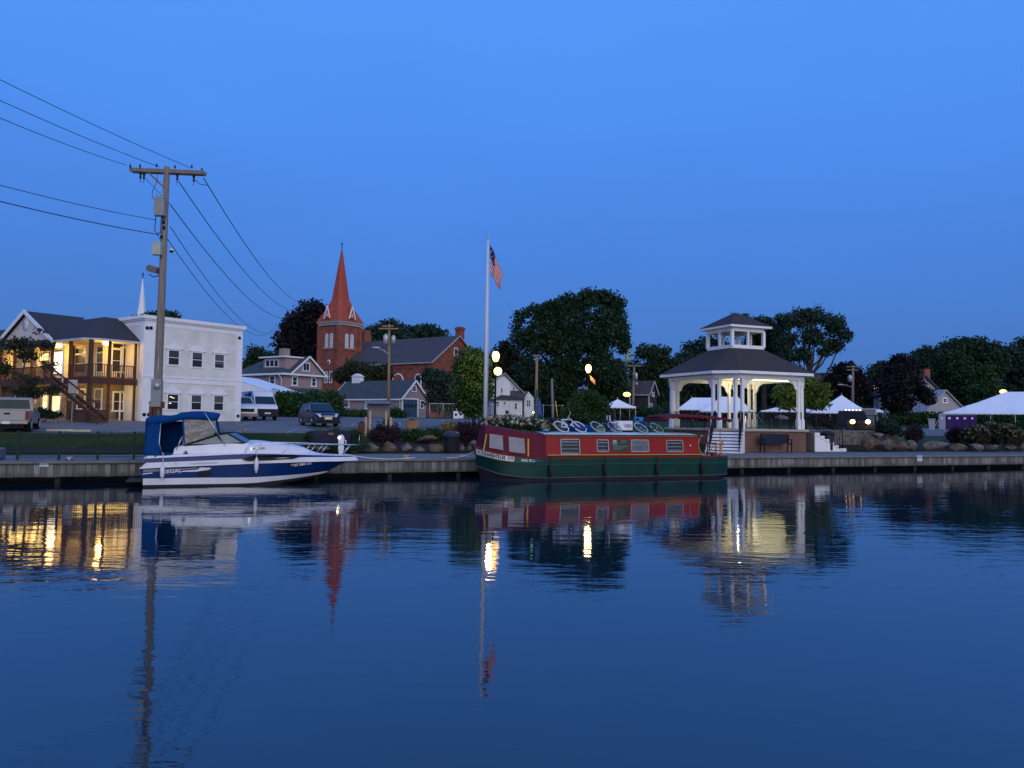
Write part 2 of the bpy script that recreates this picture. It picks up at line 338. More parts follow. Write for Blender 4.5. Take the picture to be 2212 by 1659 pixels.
# ------------------------------------------------------------------ ground
def sheet(name, sr, trn, matl, off, kind='structure', fn=None):
    mb = MB(); idx = {}
    vs = []; fs = []
    for i, s in enumerate(sr):
        tt = trn(s) if callable(trn) else trn
        for t in tt:
            z = float(hst(s, t))+off; wv = WF.w(s, t); vs.append((wv.x, wv.y, z))
        n = len(tt)
    for i in range(len(sr)-1):
        for j in range(n-1): fs.append((i*n+j, (i+1)*n+j, (i+1)*n+j+1, i*n+j+1))
    mb.add(vs, fs, True); return tag(mb.build(name, matl), kind=kind)
srange = [-900,-500,-300,-200,-120]+list(range(-80, 111, 1))+[140,200,300,500,900]
trange = [4.2]+[4.9+.5*i for i in range(0, 150)]+[82,90,100,110,120,140,180,260,400,700,1200]
def lawnmat():
    return M['grass']
sheet('ground', srange, trange, M['grass'], 0)
# car park: near edge and far edge as functions of s
def near(s): return float(np.interp(s, [-60,-20,-6,0,6,16], [11,12.2,13.6,15.2,17,20]))
def far(s): return float(np.interp(s, [-60,-16,0,8,22], [80,78,66,52,40]))
def tl(s):
    a, b_ = near(s), far(s); return [a+(b_-a)*k/90 for k in range(91)]
sheet('parking_lot', list(np.arange(-60, 16.1, 1)), tl, M['asphalt'], .02)
sheet('road', list(np.arange(33, 95.1, 1)), lambda s: [16+24*k/40 for k in range(41)], M['asphalt'], .02)
linem = mat('faded_line_paint', (.32,.32,.31), .7, var=.3, sc=3)
def lotline(a, b_, wd=.12):
    n = 24; vs = []; fs = []; d = Vector((b_[0]-a[0], b_[1]-a[1])).normalized(); nn = Vector((-d.y, d.x))*wd/2
    for i in range(n+1):
        s = a[0]+(b_[0]-a[0])*i/n; t = a[1]+(b_[1]-a[1])*i/n
        for k in (-1, 1):
            ss, tt = s+nn.x*k, t+nn.y*k; wv = WF.w(ss, tt); vs.append((wv.x, wv.y, float(hst(ss, tt))+.028))
        if i: fs.append((2*i-2, 2*i-1, 2*i+1, 2*i))
    mb_.add(vs, fs)
mb_ = MB()
for s0 in (-22,-19.2,-16.4,-13.6,-10.8,-8,-5.2): lotline((s0, near(s0)+.8), (s0+1.2, near(s0)+5.6))
for s0 in (-14,-10,-6,-2,2,6): lotline((s0, near(s0)+12), (s0+1.2, near(s0)+17))
lotline((-15,near(-15)+12),(8,near(8)+12)); lotline((0,near(0)+3.2),(14,near(14)+3.2))
tag(mb_.build('road_markings', linem), kind='structure')
# quay walkway
mb = MB()
for k in range(64):
    s0 = -90+3*k; mb.box(s0, s0+2.985, -.03, 4.9, .70, .79)
o = mb.build('path', M['deck'], loc=WF.w(0,0), rz=R(WA)); tag(o, kind='structure')
# mulch beds behind the walkway
def bed(s0, s1, t0, t1, off=.03):
    sheet('mulch_bed', list(np.arange(s0, s1+.1, .5)), [t0+(t1-t0)*k/12 for k in range(13)], M['mulch'], off, kind='stuff')
bed(-12,11,4.95,9.5); bed(24,70,4.95,10); bed(-30,-12,4.95,6.2)
# ------------------------------------------------------------------ quay wall
qm = bpy.data.materials.new('weathered_planks'); nt, b, N, L = NW(qm); b.inputs['Roughness'].default_value = .85
tc = N.new('ShaderNodeTexCoord'); sx = N.new('ShaderNodeSeparateXYZ'); L.new(tc.outputs['Object'], sx.inputs[0])
dv_ = N.new('ShaderNodeMath'); dv_.operation = 'DIVIDE'; L.new(sx.outputs[0], dv_.inputs[0]); dv_.inputs[1].default_value = .2
fl = N.new('ShaderNodeMath'); fl.operation = 'FLOOR'; L.new(dv_.outputs[0], fl.inputs[0])
wn = N.new('ShaderNodeTexWhiteNoise'); wn.noise_dimensions = '1D'; L.new(fl.outputs[0], wn.inputs['W'])
mp = N.new('ShaderNodeMapping'); mp.inputs['Scale'].default_value = (2.2,1,.35); L.new(tc.outputs['Object'], mp.inputs[0])
no = N.new('ShaderNodeTexNoise'); no.inputs['Scale'].default_value = 2.4; no.inputs['Detail'].default_value = 7; L.new(mp.outputs[0], no.inputs[0])
mx0 = N.new('ShaderNodeMix'); mx0.inputs[0].default_value = .70; L.new(wn.outputs[0], mx0.inputs[2]); L.new(no.outputs[0], mx0.inputs[3])
rp = N.new('ShaderNodeValToRGB'); e = rp.color_ramp.elements; e[0].position = .28; e[0].color = (.06,.057,.054,1); e[1].position = .75; e[1].color = (.25,.25,.245,1)
x = e.new(.5); x.color = (.135,.13,.124,1)
L.new(mx0.outputs[0], rp.inputs[0])
ns = N.new('ShaderNodeTexNoise'); ns.inputs['Scale'].default_value = 1.3; ns.inputs['Detail'].default_value = 6; L.new(tc.outputs['Object'], ns.inputs[0])
md_ = N.new('ShaderNodeMath'); md_.operation = 'MULTIPLY_ADD'; L.new(ns.outputs[0], md_.inputs[0]); md_.inputs[1].default_value = .45; L.new(sx.outputs[2], md_.inputs[2])
m2_ = N.new('ShaderNodeMapRange'); L.new(md_.outputs[0], m2_.inputs[0]); m2_.inputs[1].default_value = .62; m2_.inputs[2].default_value = .42
al = N.new('ShaderNodeMix'); al.data_type = 'RGBA'; L.new(m2_.outputs[0], al.inputs[0]); L.new(rp.outputs[0], al.inputs[6]); al.inputs[7].default_value = (.055,.060,.042,1)
L.new(al.outputs[2], b.inputs['Base Color'])
qw = thing('quay_wall', 'long weathered grey plank wall along the canal, open and dark beneath', 'quay wall', WF.w(0,0), WA)
mb = MB(); rr = random.Random(3)
for k in range(-450, 500):
    x0 = k*.2; mb.box(x0+.006, x0+.194, rr.uniform(0,.018), .08, .225+rr.uniform(-.008,.008), .675)
mb.build('plank_facing', qm, qw)
MB().box(-90,100,-.05,.02,.675,.705).build('edge_cap', M['darkconc'], qw)
MB().box(-90,100,1.6,1.9,-.6,.66).build('black_void_backing', M['black'], qw)  # black sheet painting in the darkness of the void under the quay
mb = MB()
for k in range(-30, 34): mb.tube([(k*3+.7,.35,-.6),(k*3+.7,.35,.68)], .11, 8)
mb.build('pilings', mat('dark_piling', (.05,.04,.03), .9), qw)
sgn = mat('faded_sign', (.46,.55,.54), .5, var=.08, sc=8); sgl = mat('faded_print', (.36,.44,.44), .6, var=.1)
for t_, zx, zy, ww, hh, lab in (('Z1',360,1412,.27,.13,'small blank white plate screwed to the planks near the mesh fence'),('Y7',665,1523,.40,.32,'pale square notice on the planks below the dark round shrub')):
    lx, lz = WF.px(t_, zx, zy, -.03); wv = WF.w(lx, -.03, lz)
    sg = thing('wall_sign', lab, 'sign', wv, WA, 'pale signs on the quay wall')
    MB().box(-ww/2,ww/2,-.015,.01,-hh/2,hh/2).build('plate', sgn, sg)
    mb = MB()
    for k in range(4): mb.box(-ww*.36,ww*(.36-.1*(k % 2)),-.018,-.015,hh*(.3-.2*k)-.012,hh*(.3-.2*k)+.012)
    mb.build('faded_lines', sgl, sg)
# small yellow mooring plates and cleats on the quay edge
for t_, zx, zy, lab, ym in (('Z8',735,1100,'yellow mooring cleat plate on the quay edge before the boulders',1),('Z8',1545,1085,'dull mooring cleat on the quay edge beside the black drum',0),('Z1',565,1368,'small rusty mooring cleat on the quay edge below the mesh fence',0)):
    lx, lz = WF.px(t_, zx, zy, .25)
    cl = thing('mooring_cleat', lab, 'mooring cleat', WF.w(lx,.25,.79), WA, 'mooring cleats along the quay edge')
    MB().box(-.14,.14,-.10,.10,.004,.03).build('plate', M['nbyellow'] if ym else M['rock'], cl)
    MB().box(-.03,.03,-.03,.03,.03,.09).tube([(-.12,0,.11),(.12,0,.11)], .02).build('horn', M['galv'] if not ym else M['nbyellow'], cl)
# ------------------------------------------------------------------ cabin cruiser
def cat(vals, u):
    n = len(vals)-1; x = u*n; i = min(int(x), n-1); f = x-i
    p0, p1, p2, p3 = vals[max(i-1,0)], vals[i], vals[i+1], vals[min(i+2,n)]
    g = lambda a, b_, c, d: b_+.5*f*(c-a+f*(2*a-5*b_+4*c-d+f*(3*(b_-c)+d-a)))
    return tuple(g(p0[k],p1[k],p2[k],p3[k]) for k in range(len(p1)))
def loft(mb, A, B, yc, n=48, sides=(-1,1), m=1):
    for sgn_ in sides:
        vs = []
        for i in range(n+1):
            a, b_ = cat(A, i/n), cat(B, i/n)
            for k in range(m+1):
                f = k/m; p = [a[j]*(1-f)+b_[j]*f for j in range(3)]
                vs.append((p[0], yc+sgn_*max(p[1],0), p[2]))
        fs = [(i*(m+1)+k, (i+1)*(m+1)+k, (i+1)*(m+1)+k+1, i*(m+1)+k+1) for i in range(n) for k in range(m)]
        mb.add(vs, fs, True)
YC = 1.07
BRO = (-12.45,26.17,0)
br = thing('cabin_cruiser', 'white and navy blue cabin cruiser with blue canvas canopy moored at the quay', 'motorboat', BRO, WA); br.scale = (.985,.985,.99)
cW = [(0,.93,-.2),(1.6,.93,-.2),(3.4,.9,-.18),(4.5,.75,.0),(5.3,.45,.12),(5.95,.16,.24),(6.3,.0,.34)]
cC = [(0,1.0,.30),(1.6,1.0,.30),(3.4,1.0,.29),(4.5,.86,.32),(5.35,.6,.355),(6.0,.27,.39),(6.42,.0,.42)]
cR1 = [(-.12,1.04,.64),(1.5,1.05,.705),(3.5,1.05,.78),(4.7,.97,.805),(5.8,.68,.82),(6.6,.33,.815),(7.2,.03,.81)]
cR1b = [(-.13,1.09,.64),(1.5,1.10,.705),(3.5,1.10,.78),(4.8,1.02,.805),(6.0,.74,.82),(7.0,.36,.81),(7.6,.0,.82)]
cR2 = [(.10,1.09,.84),(1.5,1.10,.89),(3.5,1.10,.96),(4.8,1.02,.99),(6.0,.70,.985),(6.95,.33,.965),(7.48,.0,.96)]
cU0 = [(.06,1.03,.84),(1.5,1.04,.89),(3.5,1.04,.96),(4.8,.96,.99),(5.9,.66,.985),(6.8,.32,.965),(7.35,.0,.96)]
cU1 = [(-.05,.98,.98),(1.5,1.0,1.05),(3.5,1.0,1.13),(4.8,.90,1.10),(5.9,.60,1.055),(6.7,.28,1.02),(7.25,.0,1.00)]
def stern(mb, a, b_):
    (xa,ya,za),(xb,yb,zb) = a, b_; mb.add([(xa,YC-ya,za),(xa,YC+ya,za),(xb,YC+yb,zb),(xb,YC-yb,zb)], [(0,1,2,3)])
cK = [(.0,.965,.075),(1.6,.965,.075),(3.4,.95,.075),(4.5,.79,.15),(5.3,.51,.22),(5.97,.21,.295),(6.36,.0,.36)]
mb = MB(); loft(mb, cW, cK, YC); stern(mb, cW[0], cK[0]); mb.build('keel_bottom', M['hullblack'], br)
mb = MB(); loft(mb, cK, cC, YC); stern(mb, cK[0], cC[0]); mb.build('hull_bottom', M['gel'], br)
mb = MB(); loft(mb, cC, cR1, YC, m=3); stern(mb, cC[0], cR1[0]); mb.build('hull_side', M['hullblue'], br)
mb = MB(); loft(mb, cR1, cR1b, YC); loft(mb, cR1b, cR2, YC); loft(mb, cR2, cU0, YC); stern(mb, cR1[0], cR2[0]); mb.build('rub_rail', M['gel'], br)
mb = MB(); loft(mb, cU0, cU1, YC); stern(mb, cU0[0], cU1[0]); mb.build('upper_stripe', M['stripeblue'], br)
# deck, trunk cabin
cD0 = [(.9,.97,1.10),(1.5,.97,1.12),(3.5,.97,1.15),(4.8,.87,1.12),(5.9,.57,1.075),(6.7,.26,1.04),(7.25,.0,1.01)]
cT0 = [(.9,.86,1.13),(1.22,.84,1.14),(3.4,.80,1.16),(4.5,.62,1.15),(5.3,.42,1.12),(6.05,.22,1.08),(6.9,.0,1.05)]
cT1 = [(.95,.80,1.15),(1.20,.76,1.41),(3.3,.72,1.50),(4.45,.52,1.44),(5.35,.33,1.31),(6.0,.16,1.11),(6.9,.0,1.05)]
cT2 = [(.95,.0,1.16),(1.20,.0,1.42),(3.3,.0,1.60),(4.45,.0,1.52),(5.35,.0,1.38),(6.0,.0,1.13),(6.9,.0,1.05)]
mb = MB(); loft(mb, cU1, cD0, YC); loft(mb, cD0, cT0, YC); loft(mb, cT0, cT1, YC); loft(mb, cT1, cT2, YC, m=3)
mb.box(.0,1.2,YC-.97,YC-.80,1.0,1.075); mb.box(.0,1.2,YC+.80,YC+.97,1.0,1.075); mb.box(0,.12,YC-.97,YC+.97,.9,1.07); mb.box(-.0,1.2,YC-.9,YC+.9,.60,.64)
mb.build('deck', M['gel'], br)
MB().box(.35,.9,YC-.75,YC-.2,.64,1.16).box(.35,.9,YC+.2,YC+.75,.64,1.16).build('cockpit_seats', M['canvasblue'], br, bevel=.04)
# port light (long dark window)
def sidey(x): return float(np.interp(x, [0,3.5,4.8,5.9], [1.0,1.0,.9,.6]))
wp = [(3.22,.94),(3.36,1.0),(3.62,1.09),(4.3,1.105),(5.0,1.10),(5.26,1.02),(5.0,.94),(4.2,.905),(3.4,.885)]
mb = MB(); fs = [(x, YC-sidey(x)-.175, z) for x, z in wp]; mb.slab(fs, (0,.06,0)); mb.build('cabin_window', M['black'], br)
# windscreen: side glasses, front glass, frames
wsA, wsB, wsC, wsD = (1.30,1.43), (2.40,1.80), (2.70,1.86), (3.30,1.51)
mb = MB()
for sg in (-1, 1):
    yb = YC+sg*.74; yt = YC+sg*.62
    mb.poly([(wsA[0],yb,wsA[1]),(wsD[0],yb*.0+YC+sg*.70,wsD[1]),(wsC[0],yt,wsC[1]),(wsB[0],yt,wsB[1])])
sidem = bpy.data.materials.new('clear_glass'); nt, b, N, L = NW(sidem); b.inputs['Base Color'].default_value = (.25,.32,.33,1); b.inputs['Roughness'].default_value = .08
tb = N.new('ShaderNodeBsdfTransparent'); mx = N.new('ShaderNodeMixShader'); mx.inputs[0].default_value = .55; L.new(tb.outputs[0], mx.inputs[1]); L.new(b.outputs[0], mx.inputs[2]); L.new(mx.outputs[0], N['Material Output'].inputs[0])
M['clear'] = sidem
mb.build('side_glass', sidem, br)
mb = MB(); mb.add([(wsD[0],YC-.70,wsD[1]),(wsD[0],YC+.70,wsD[1]),(wsC[0],YC+.62,wsC[1]),(wsC[0],YC-.62,wsC[1]),(wsD[0]+.36,YC,wsD[1]+.03),(wsC[0]+.32,YC,wsC[1]+.03)], [(0,4,5,3),(4,1,2,5)])
mb.build('front_glass', mat('blue_metallic_glass', (.10,.16,.24), .05, metal=.7, var=0), br)  # bluish, partly metallic pane
mb = MB()
for sg in (-1, 1):
    y0, y1 = YC+sg*.745, YC+sg*.625
    for a, c in (((wsA[0],y0,wsA[1]),(wsB[0],y1,wsB[1])),((wsB[0],y1,wsB[1]),(wsC[0],y1,wsC[1])),((wsA[0],y0,wsA[1]),(wsD[0],YC+sg*.705,wsD[1])),((wsC[0],y1,wsC[1]),(wsD[0],YC+sg*.705,wsD[1])),((2.35,y1,1.80),(2.62,YC+sg*.71,1.48))): mb.bar(a, c, .05)
    mb.bar((wsC[0],y1,wsC[1]), (wsC[0]+.32,YC,wsC[1]+.03), .035); mb.bar((wsD[0],YC+sg*.705,wsD[1]), (wsD[0]+.36,YC,wsD[1]+.03), .035)
mb.bar((wsD[0]+.36,YC,wsD[1]+.03), (wsC[0]+.32,YC,wsC[1]+.03), .035); mb.build('windscreen_frame', M['black'], br)
# canvas canopy
top = [(.02,2.34),(.25,2.42),(.51,2.44),(.78,2.43),(1.0,2.47),(1.12,2.55),(1.5,2.585),(1.89,2.60),(2.2,2.57),(2.43,2.53)]
low = [(.02,2.12),(.25,2.15),(.51,2.18),(.78,2.23),(1.0,2.28),(1.2,2.32),(1.5,2.34),(1.89,2.33),(2.15,2.31),(2.33,2.30)]
def yy(v, x=0): return YC-.98+1.96*v
mb = MB(); N_ = len(top)-1
def ct(u, v):
    x = u*N_; i = min(int(x), N_-1); f = x-i; X = top[i][0]*(1-f)+top[i+1][0]*f; Z = top[i][1]*(1-f)+top[i+1][1]*f
    return (X, yy(v), Z+.05*sin(pi*v)-.02*abs(sin(3*pi*v)))
mb.grid(ct, 27, 10)
for v in (0, 1):
    mb.grid(lambda u, k: (lambda a: (a[0]*(1-k)+(low[min(int(u*N_),N_)][0])*k, a[1]+(.02 if v == 0 else -.02)*k, a[2]*(1-k)+low[min(int(u*N_),N_)][1]*k))(ct(u, v)), 9, 1)
mb.grid(lambda u, k: (2.43-.1*k, yy(u), (2.53+.05*sin(pi*u))*(1-k)+2.30*k), 8, 1)
mb.build('canopy_top', M['canvasblue'], br, solid=.015)
mb = MB()
for v in (.012, .988):
    y = yy(v); mb.grid(lambda a, c: (.03+.44*a+(.05*c if a > .5 else 0), y+.012*sin(9*a+5*c), 2.3*(1-c)+1.03*c), 6, 8)
mb.grid(lambda a, c: (.02+.02*sin(5*a)*sin(pi*c), yy(a), 2.34*(1-c)+1.03*c), 10, 8)
mb.grid(lambda a, c: (.47+.75*a, yy(.98), 2.25*(1-c)+1.06*c), 6, 4)
mb.build('canopy_curtain', M['canvasblue'], br, solid=.012)
cv = bpy.data.materials.new('clear_vinyl'); nt, b, N, L = NW(cv); b.inputs['Base Color'].default_value = (.36,.34,.30,1); b.inputs['Roughness'].default_value = .12
tcn = N.new('ShaderNodeTexCoord'); nn = N.new('ShaderNodeTexNoise'); nn.inputs['Scale'].default_value = 4; L.new(tcn.outputs['Object'], nn.inputs[0]); bpn = N.new('ShaderNodeBump'); bpn.inputs['Distance'].default_value = .12; L.new(nn.outputs[0], bpn.inputs['Height']); L.new(bpn.outputs[0], b.inputs['Normal'])
tb = N.new('ShaderNodeBsdfTransparent'); mx = N.new('ShaderNodeMixShader'); mx.inputs[0].default_value = .62; L.new(tb.outputs[0], mx.inputs[1]); L.new(b.outputs[0], mx.inputs[2]); L.new(mx.outputs[0], N['Material Output'].inputs[0])
mb = MB()
for v in (.03, .97):
    y = yy(v); mb.grid(lambda a, c: (1.22+(.0+1.08*a)*(1-.06*c), y+(.10 if v < .5 else -.10)*c+.015*sin(11*a+4*c), (2.33)*(1-c)+(1.44+.36*a)*c), 12, 6)
mb.grid(lambda a, c: (2.33+.3*c, YC-.93+1.86*a, 2.31*(1-c)+1.84*c), 8, 4)
mb.build('vinyl_panel', cv, br)
mb = MB()
for sg in (-1, 1):
    y = YC+sg*.95
    MB().bar((1.20,y,2.33), (1.28,YC+sg*.80,1.42), .05).build('canopy_post', M['canvasblue'], br); MB().bar((2.33,y,2.3), (2.45,YC+sg*.7,1.82), .035).build('canopy_post', M['canvasblue'], br)
mb = MB()
for sg in (-1, 1):
    y = YC+sg*1.0
    for pp, r_ in (([(1.90,y,2.60),(2.64,YC+sg*.86,1.42)],.014),([(2.16,y,2.18),(1.68,YC+sg*.9,1.78)],.009),([(.5,y,2.2),(.47,y,1.5),(.60,y,1.06)],.012),([(1.20,YC+sg*.86,1.75),(1.02,YC+sg*.86,1.28)],.016)):
        MB().tube(pp, r_, 6).build('canopy_bow', M['chrome'], br)
# bow rail
mb = MB()
def railp(u):
    x = 3.45+4.15*u; return (x, max(0, 1.0*(1-max(0,(x-4.4)/3.2)**1.6)), 1.515-.095*u)
for sg in (-1, 1):
    mb.tube([(railp(u/20)[0], YC+sg*railp(u/20)[1]*.93, railp(u/20)[2]) for u in range(21)], .014, 6)
    mb.tube([(3.45,YC+sg*.93,1.515),(3.30,YC+sg*.88,1.16)], .012, 6)
    for u, dx in ((.10,-.22),(.34,-.25),(.58,-.28),(.69,-.28),(.92,-.28)):
        p = railp(u); z0 = 1.13-.08*u; x0 = p[0]+dx; y0 = float(np.interp(x0, [3.5,4.8,5.9,6.7,7.25], [.97,.87,.57,.26,.02]))
        mb.tube([(p[0],YC+sg*p[1]*.93,p[2]),(x0,YC+sg*y0,z0)], .012, 6)
mb.tube([(7.6,YC,1.42),(7.63,YC,1.82)], .009, 6); mb.build('bow_rail', M['chrome'], br)
mb = MB(); mb.tube([(3.55,YC-.75,1.30),(4.0,YC-.72,1.33)], .03, 8).box(3.5,3.56,YC-.80,YC-.70,1.24,1.36).build('horn', M['chrome'], br)
MB().box(1.25,1.40,YC-.93,YC-.84,1.145,1.17).box(1.30,1.36,YC-.93,YC-.84,1.17,1.24).build('mooring_cleat', M['stripeblue'], br)
# swim platform, exhaust
MB().box(-.55,0,YC-.85,YC+.85,.16,.22).build('swim_platform', M['blackplastic'], br, bevel=.02)
mb = MB(); mb.box(1.72,2.2,YC-1.045,YC-1.0,.37,.53); mb.build('exhaust_vent', M['black'], br, bevel=.02)
# side decals
def yside(x, z):
    a = float(np.interp(x, [0,3.5,4.5,5.4,6.1,6.6], [1.0,1.0,.86,.6,.27,.0])); b_ = float(np.interp(x, [0,3.5,4.7,5.8,6.6], [1.04,1.05,.97,.68,.33])); f = (z-.3)/(.5); return YC-(a*(1-f)+b_*f)
mb = MB()
def decal(pts, o=.012): mb.slab([(x, yside(x, z)-o, z) for x, z in pts], (0,.01,0))
decal([(-.03,.44),(.0,.475),(.28,.505),(.30,.475)]); mb.build('stripe_decal', M['gel'], br); mb = MB(); decal([(1.22,.515),(1.24,.55),(1.72,.585),(1.88,.715),(2.20,.73),(2.26,.69),(2.10,.58),(1.72,.52)])
mb.build('stripe_decal', M['gel'], br)
mb = MB(); decal([(.0,.515),(.0,.61),(1.8,.70),(1.70,.615)]); decal([(.66,.43),(.66,.44),(1.2,.47),(1.2,.46)]); mb.build('grey_decal_stripe', M['geldark'], br)  # grey graphic stripes on the hull side
def btext(name, s, size, m, par, x, z, tilt, y, sx=1., align='LEFT', bold=0):
    return text(name, s, size, m, par, (x, y, z), (R(90), R(-tilt), 0), align, .003, sx, bold)
btext('brand_lettering', 'REGAL', .155, M['gel'], br, .60, .515, 4, YC-1.045, 1.35, bold=.004)
btext('registration_lettering', 'NY 5884 UX', .125, M['gel'], br, 5.03, .70, 5, yside(5.05,.72)-.06, 1.05, bold=.004).rotation_euler = (R(90), R(-5), R(17))
mb = MB(); mb.box(4.93,5.0,yside(4.95,.7)-.04,yside(4.95,.7)-.02,.68,.75); mb.build('registration_sticker', mat('orange_sticker', (.6,.16,.08), .5, var=0), br)
btext('logo', 'R', .10, M['geldark'], br, 1.0, .80, 2, YC-1.112)
mb = MB(); mb.slab([(1.45,YC-1.105,.775),(1.5,YC-1.105,.82),(2.7,YC-1.105,.86),(2.72,YC-1.105,.80)], (0,.006,0)); mb.build('model_decal', mat('pale_decal', (.42,.42,.52), .4, var=.1), br)
# fenders hang from the boat: things
def fender(x, ztop, zbot, y, lab):
    f = thing('boat_fender', lab, 'boat fender', (0,0,0), WA, 'white fenders along the cruiser'); fr = Fr(BRO, WA); f.location = fr.w(x, y, zbot)
    h = ztop-zbot; MB().lathe([(.015,0),(.03,.03),(.032,.07),(.07,.12),(.076,h*.5),(.07,h-.1),(.035,h-.04),(.03,h)], n=12).build('body', M['gel'], f)
    MB().tube([(0,0,h-.01),(0.01,.06,h+.16),(0,.10,h+.42)], .009, 6).build('rope', M['white'], f)
fender(.60, .76, .26, -.10, 'white cylindrical fender hanging beside the stern lettering of the cruiser')
fender(3.64, 1.0, .44, -.10, 'white cylindrical fender hanging by the long dark cabin window')
# ------------------------------------------------------------------ narrowboat
nb = thing('narrowboat', 'long green and red canal narrowboat with maroon bow canopy moored by the pavilion', 'narrowboat', (-1.06,30.5,0), WA)
NC = 1.1
gW = [(.30,.0,-.15),(.5,.35,-.15),(.9,.72,-.15),(1.9,1.0,-.15),(3.2,1.02,-.15),(7,1.02,-.15),(10.5,1.02,-.15),(11.3,.9,-.15),(11.75,.55,-.15)]
gB = [(.24,.0,.10),(.46,.42,.10),(.9,.80,.10),(1.9,1.03,.10),(3.2,1.06,.10),(7,1.06,.10),(10.5,1.06,.10),(11.35,.95,.10),(11.85,.62,.10)]
gM = [(.08,.0,.56),(.38,.55,.42),(.9,.92,.26),(1.9,1.07,.14),(3.2,1.08,.115),(7,1.08,.115),(10.5,1.08,.115),(11.5,.97,.115),(12.06,.66,.115)]
gK = [(.02,.0,1.02),(.34,.66,.92),(.9,.99,.80),(1.9,1.09,.70),(3.2,1.10,.66),(7,1.10,.66),(10.5,1.10,.66),(11.5,.99,.66),(12.08,.68,.66)]
gT = [(-.03,.0,1.28),(.30,.68,1.15),(.9,1.0,1.02),(1.9,1.09,.93),(3.2,1.10,.90),(7,1.10,.90),(10.5,1.10,.90),(11.5,.99,.90),(12.08,.68,.90)]
gG = [(-.05,.0,1.35),(.28,.70,1.22),(.9,1.02,1.09),(1.9,1.12,.99),(3.2,1.13,.965),(7,1.13,.965),(10.5,1.13,.965),(11.52,1.01,.965),(12.11,.70,.965)]
gI = [(.2,.0,1.35),(.46,.58,1.22),(.9,.86,1.09),(1.9,.9,.99),(3.2,.9,.965),(7,.9,.965),(10.5,.9,.965),(11.3,.8,.965),(11.86,.5,.965)]
gI2 = [(a,max(b_-.001,0),.78) for a,b_,c in gI]
def nstern(mb, a, b_, x=None):
    mb.add([(a[0],NC-a[1],a[2]),(a[0],NC+a[1],a[2]),(b_[0],NC+b_[1],b_[2]),(b_[0],NC-b_[1],b_[2])], [(0,1,2,3)])
mb = MB(); loft(mb, gW, gB, NC, 60); nstern(mb, gW[-1], gB[-1]); loft(mb, gB, gM, NC, 60); nstern(mb, gB[-1], gM[-1]); mb.build('hull_bottom', M['hullblack'], nb)
mb = MB(); loft(mb, gM, gK, NC, 60, m=2); nstern(mb, gM[-1], gK[-1]); loft(mb, gK, gT, NC, 60); nstern(mb, gK[-1], gT[-1]); mb.build('hull_side', M['nbgreen'], nb)
mb = MB(); loft(mb, gT, gG, NC, 60); nstern(mb, gT[-1], gG[-1]); loft(mb, gG, gI, NC, 60); nstern(mb, gI[-1], gI2[-1]); loft(mb, gI, gI2, NC, 60); mb.build('gunwale', M['nbred2'], nb)
mb = MB(); Cc = [(a,0,.79) for a,b_,c in gI]; loft(mb, gI2, Cc, NC, 60); mb.build('deck', mat('grey_boat_deck', (.16,.17,.2), .6), nb)
mb = MB()
off = lambda c, d: [(a,(b_+d if b_ > 0 else 0),z) for a,b_,z in c]
def strake(A, z, m_): 
    for sgn_ in (-1,1):
        pts = []
        for i in range(61):
            u = i/60; a = cat(gK, u) if z > .5 else cat(gM, u)
            pts.append((a[0], NC+sgn_*(max(a[1],0)+.01), a[2]+(0 if z > .5 else 0)))
        mb.tube(pts, .014, 5)
strake(gK, .66, 0); mb.build('hull_strake', mat('pale_green_strake', (.015,.12,.08), .4), nb)
mb = MB(); strake(gM, .1, 0); mb.build('lower_strake', mat('grey_strake', (.13,.11,.13), .5), nb)
# vertical rubber fenders on the hull side
for x in (2.85,5.4,7.95,10.3):
    f = thing('hull_fender', 'black rubber fender hanging on the green hull '+{2.85:'at the front end of the red cabin',5.4:'under the second small cabin window',7.95:'below the blank red panel between two windows',10.3:'at the rear end of the red cabin'}[x], 'boat fender', Fr((-1.06,30.5,0), WA).w(x,-.10,.14), WA, 'black fenders on the narrowboat hull')
    MB().lathe([(.03,0),(.065,.03),(.07,.3),(.065,.50),(.02,.54)], n=10).build('body', M['hullblack'], f); MB().tube([(0,0,.53),(0,.0,.70),(0,.04,.84)], .014, 6).build('rope', M['black'], f)
# bow name banner (white board with yellow edge, dark blue letters)
def hullpt(x, f, o=.015):
    u = 0
    lo_, hi = 0., 1.
    for _ in range(30):
        mid = (lo_+hi)/2
        if cat(gT, mid)[0] < x: lo_ = mid
        else: hi = mid
    a, b_ = cat(gK, lo_), cat(gT, lo_)
    return (a[0]*(1-f)+b_[0]*f, NC-(a[1]*(1-f)+b_[1]*f)-o, a[2]*(1-f)+b_[2]*f)
xs = [.0+1.30*i/24 for i in range(25)]
mb = MB(); fs_ = []
vs = []
for i, x in enumerate(xs): vs += [hullpt(x,.18), hullpt(x,1.0)]
mb.add(vs, [(2*i,2*i+2,2*i+3,2*i+1) for i in range(24)], True); mb.build('name_board', M['gel'], nb)
mb = MB(); mb.tube([hullpt(x,.14,.018) for x in xs]+[hullpt(1.24,.55,.018), hullpt(1.31,1.02,.018)]+[hullpt(x,1.04,.018) for x in xs[::-1]], .012, 5, True); mb.build('name_board_edge', M['nbyellow'], nb)
navy = mat('navy_lettering', (.02,.03,.10), .5, var=0)
s_ = '+SKANEATELES II+'
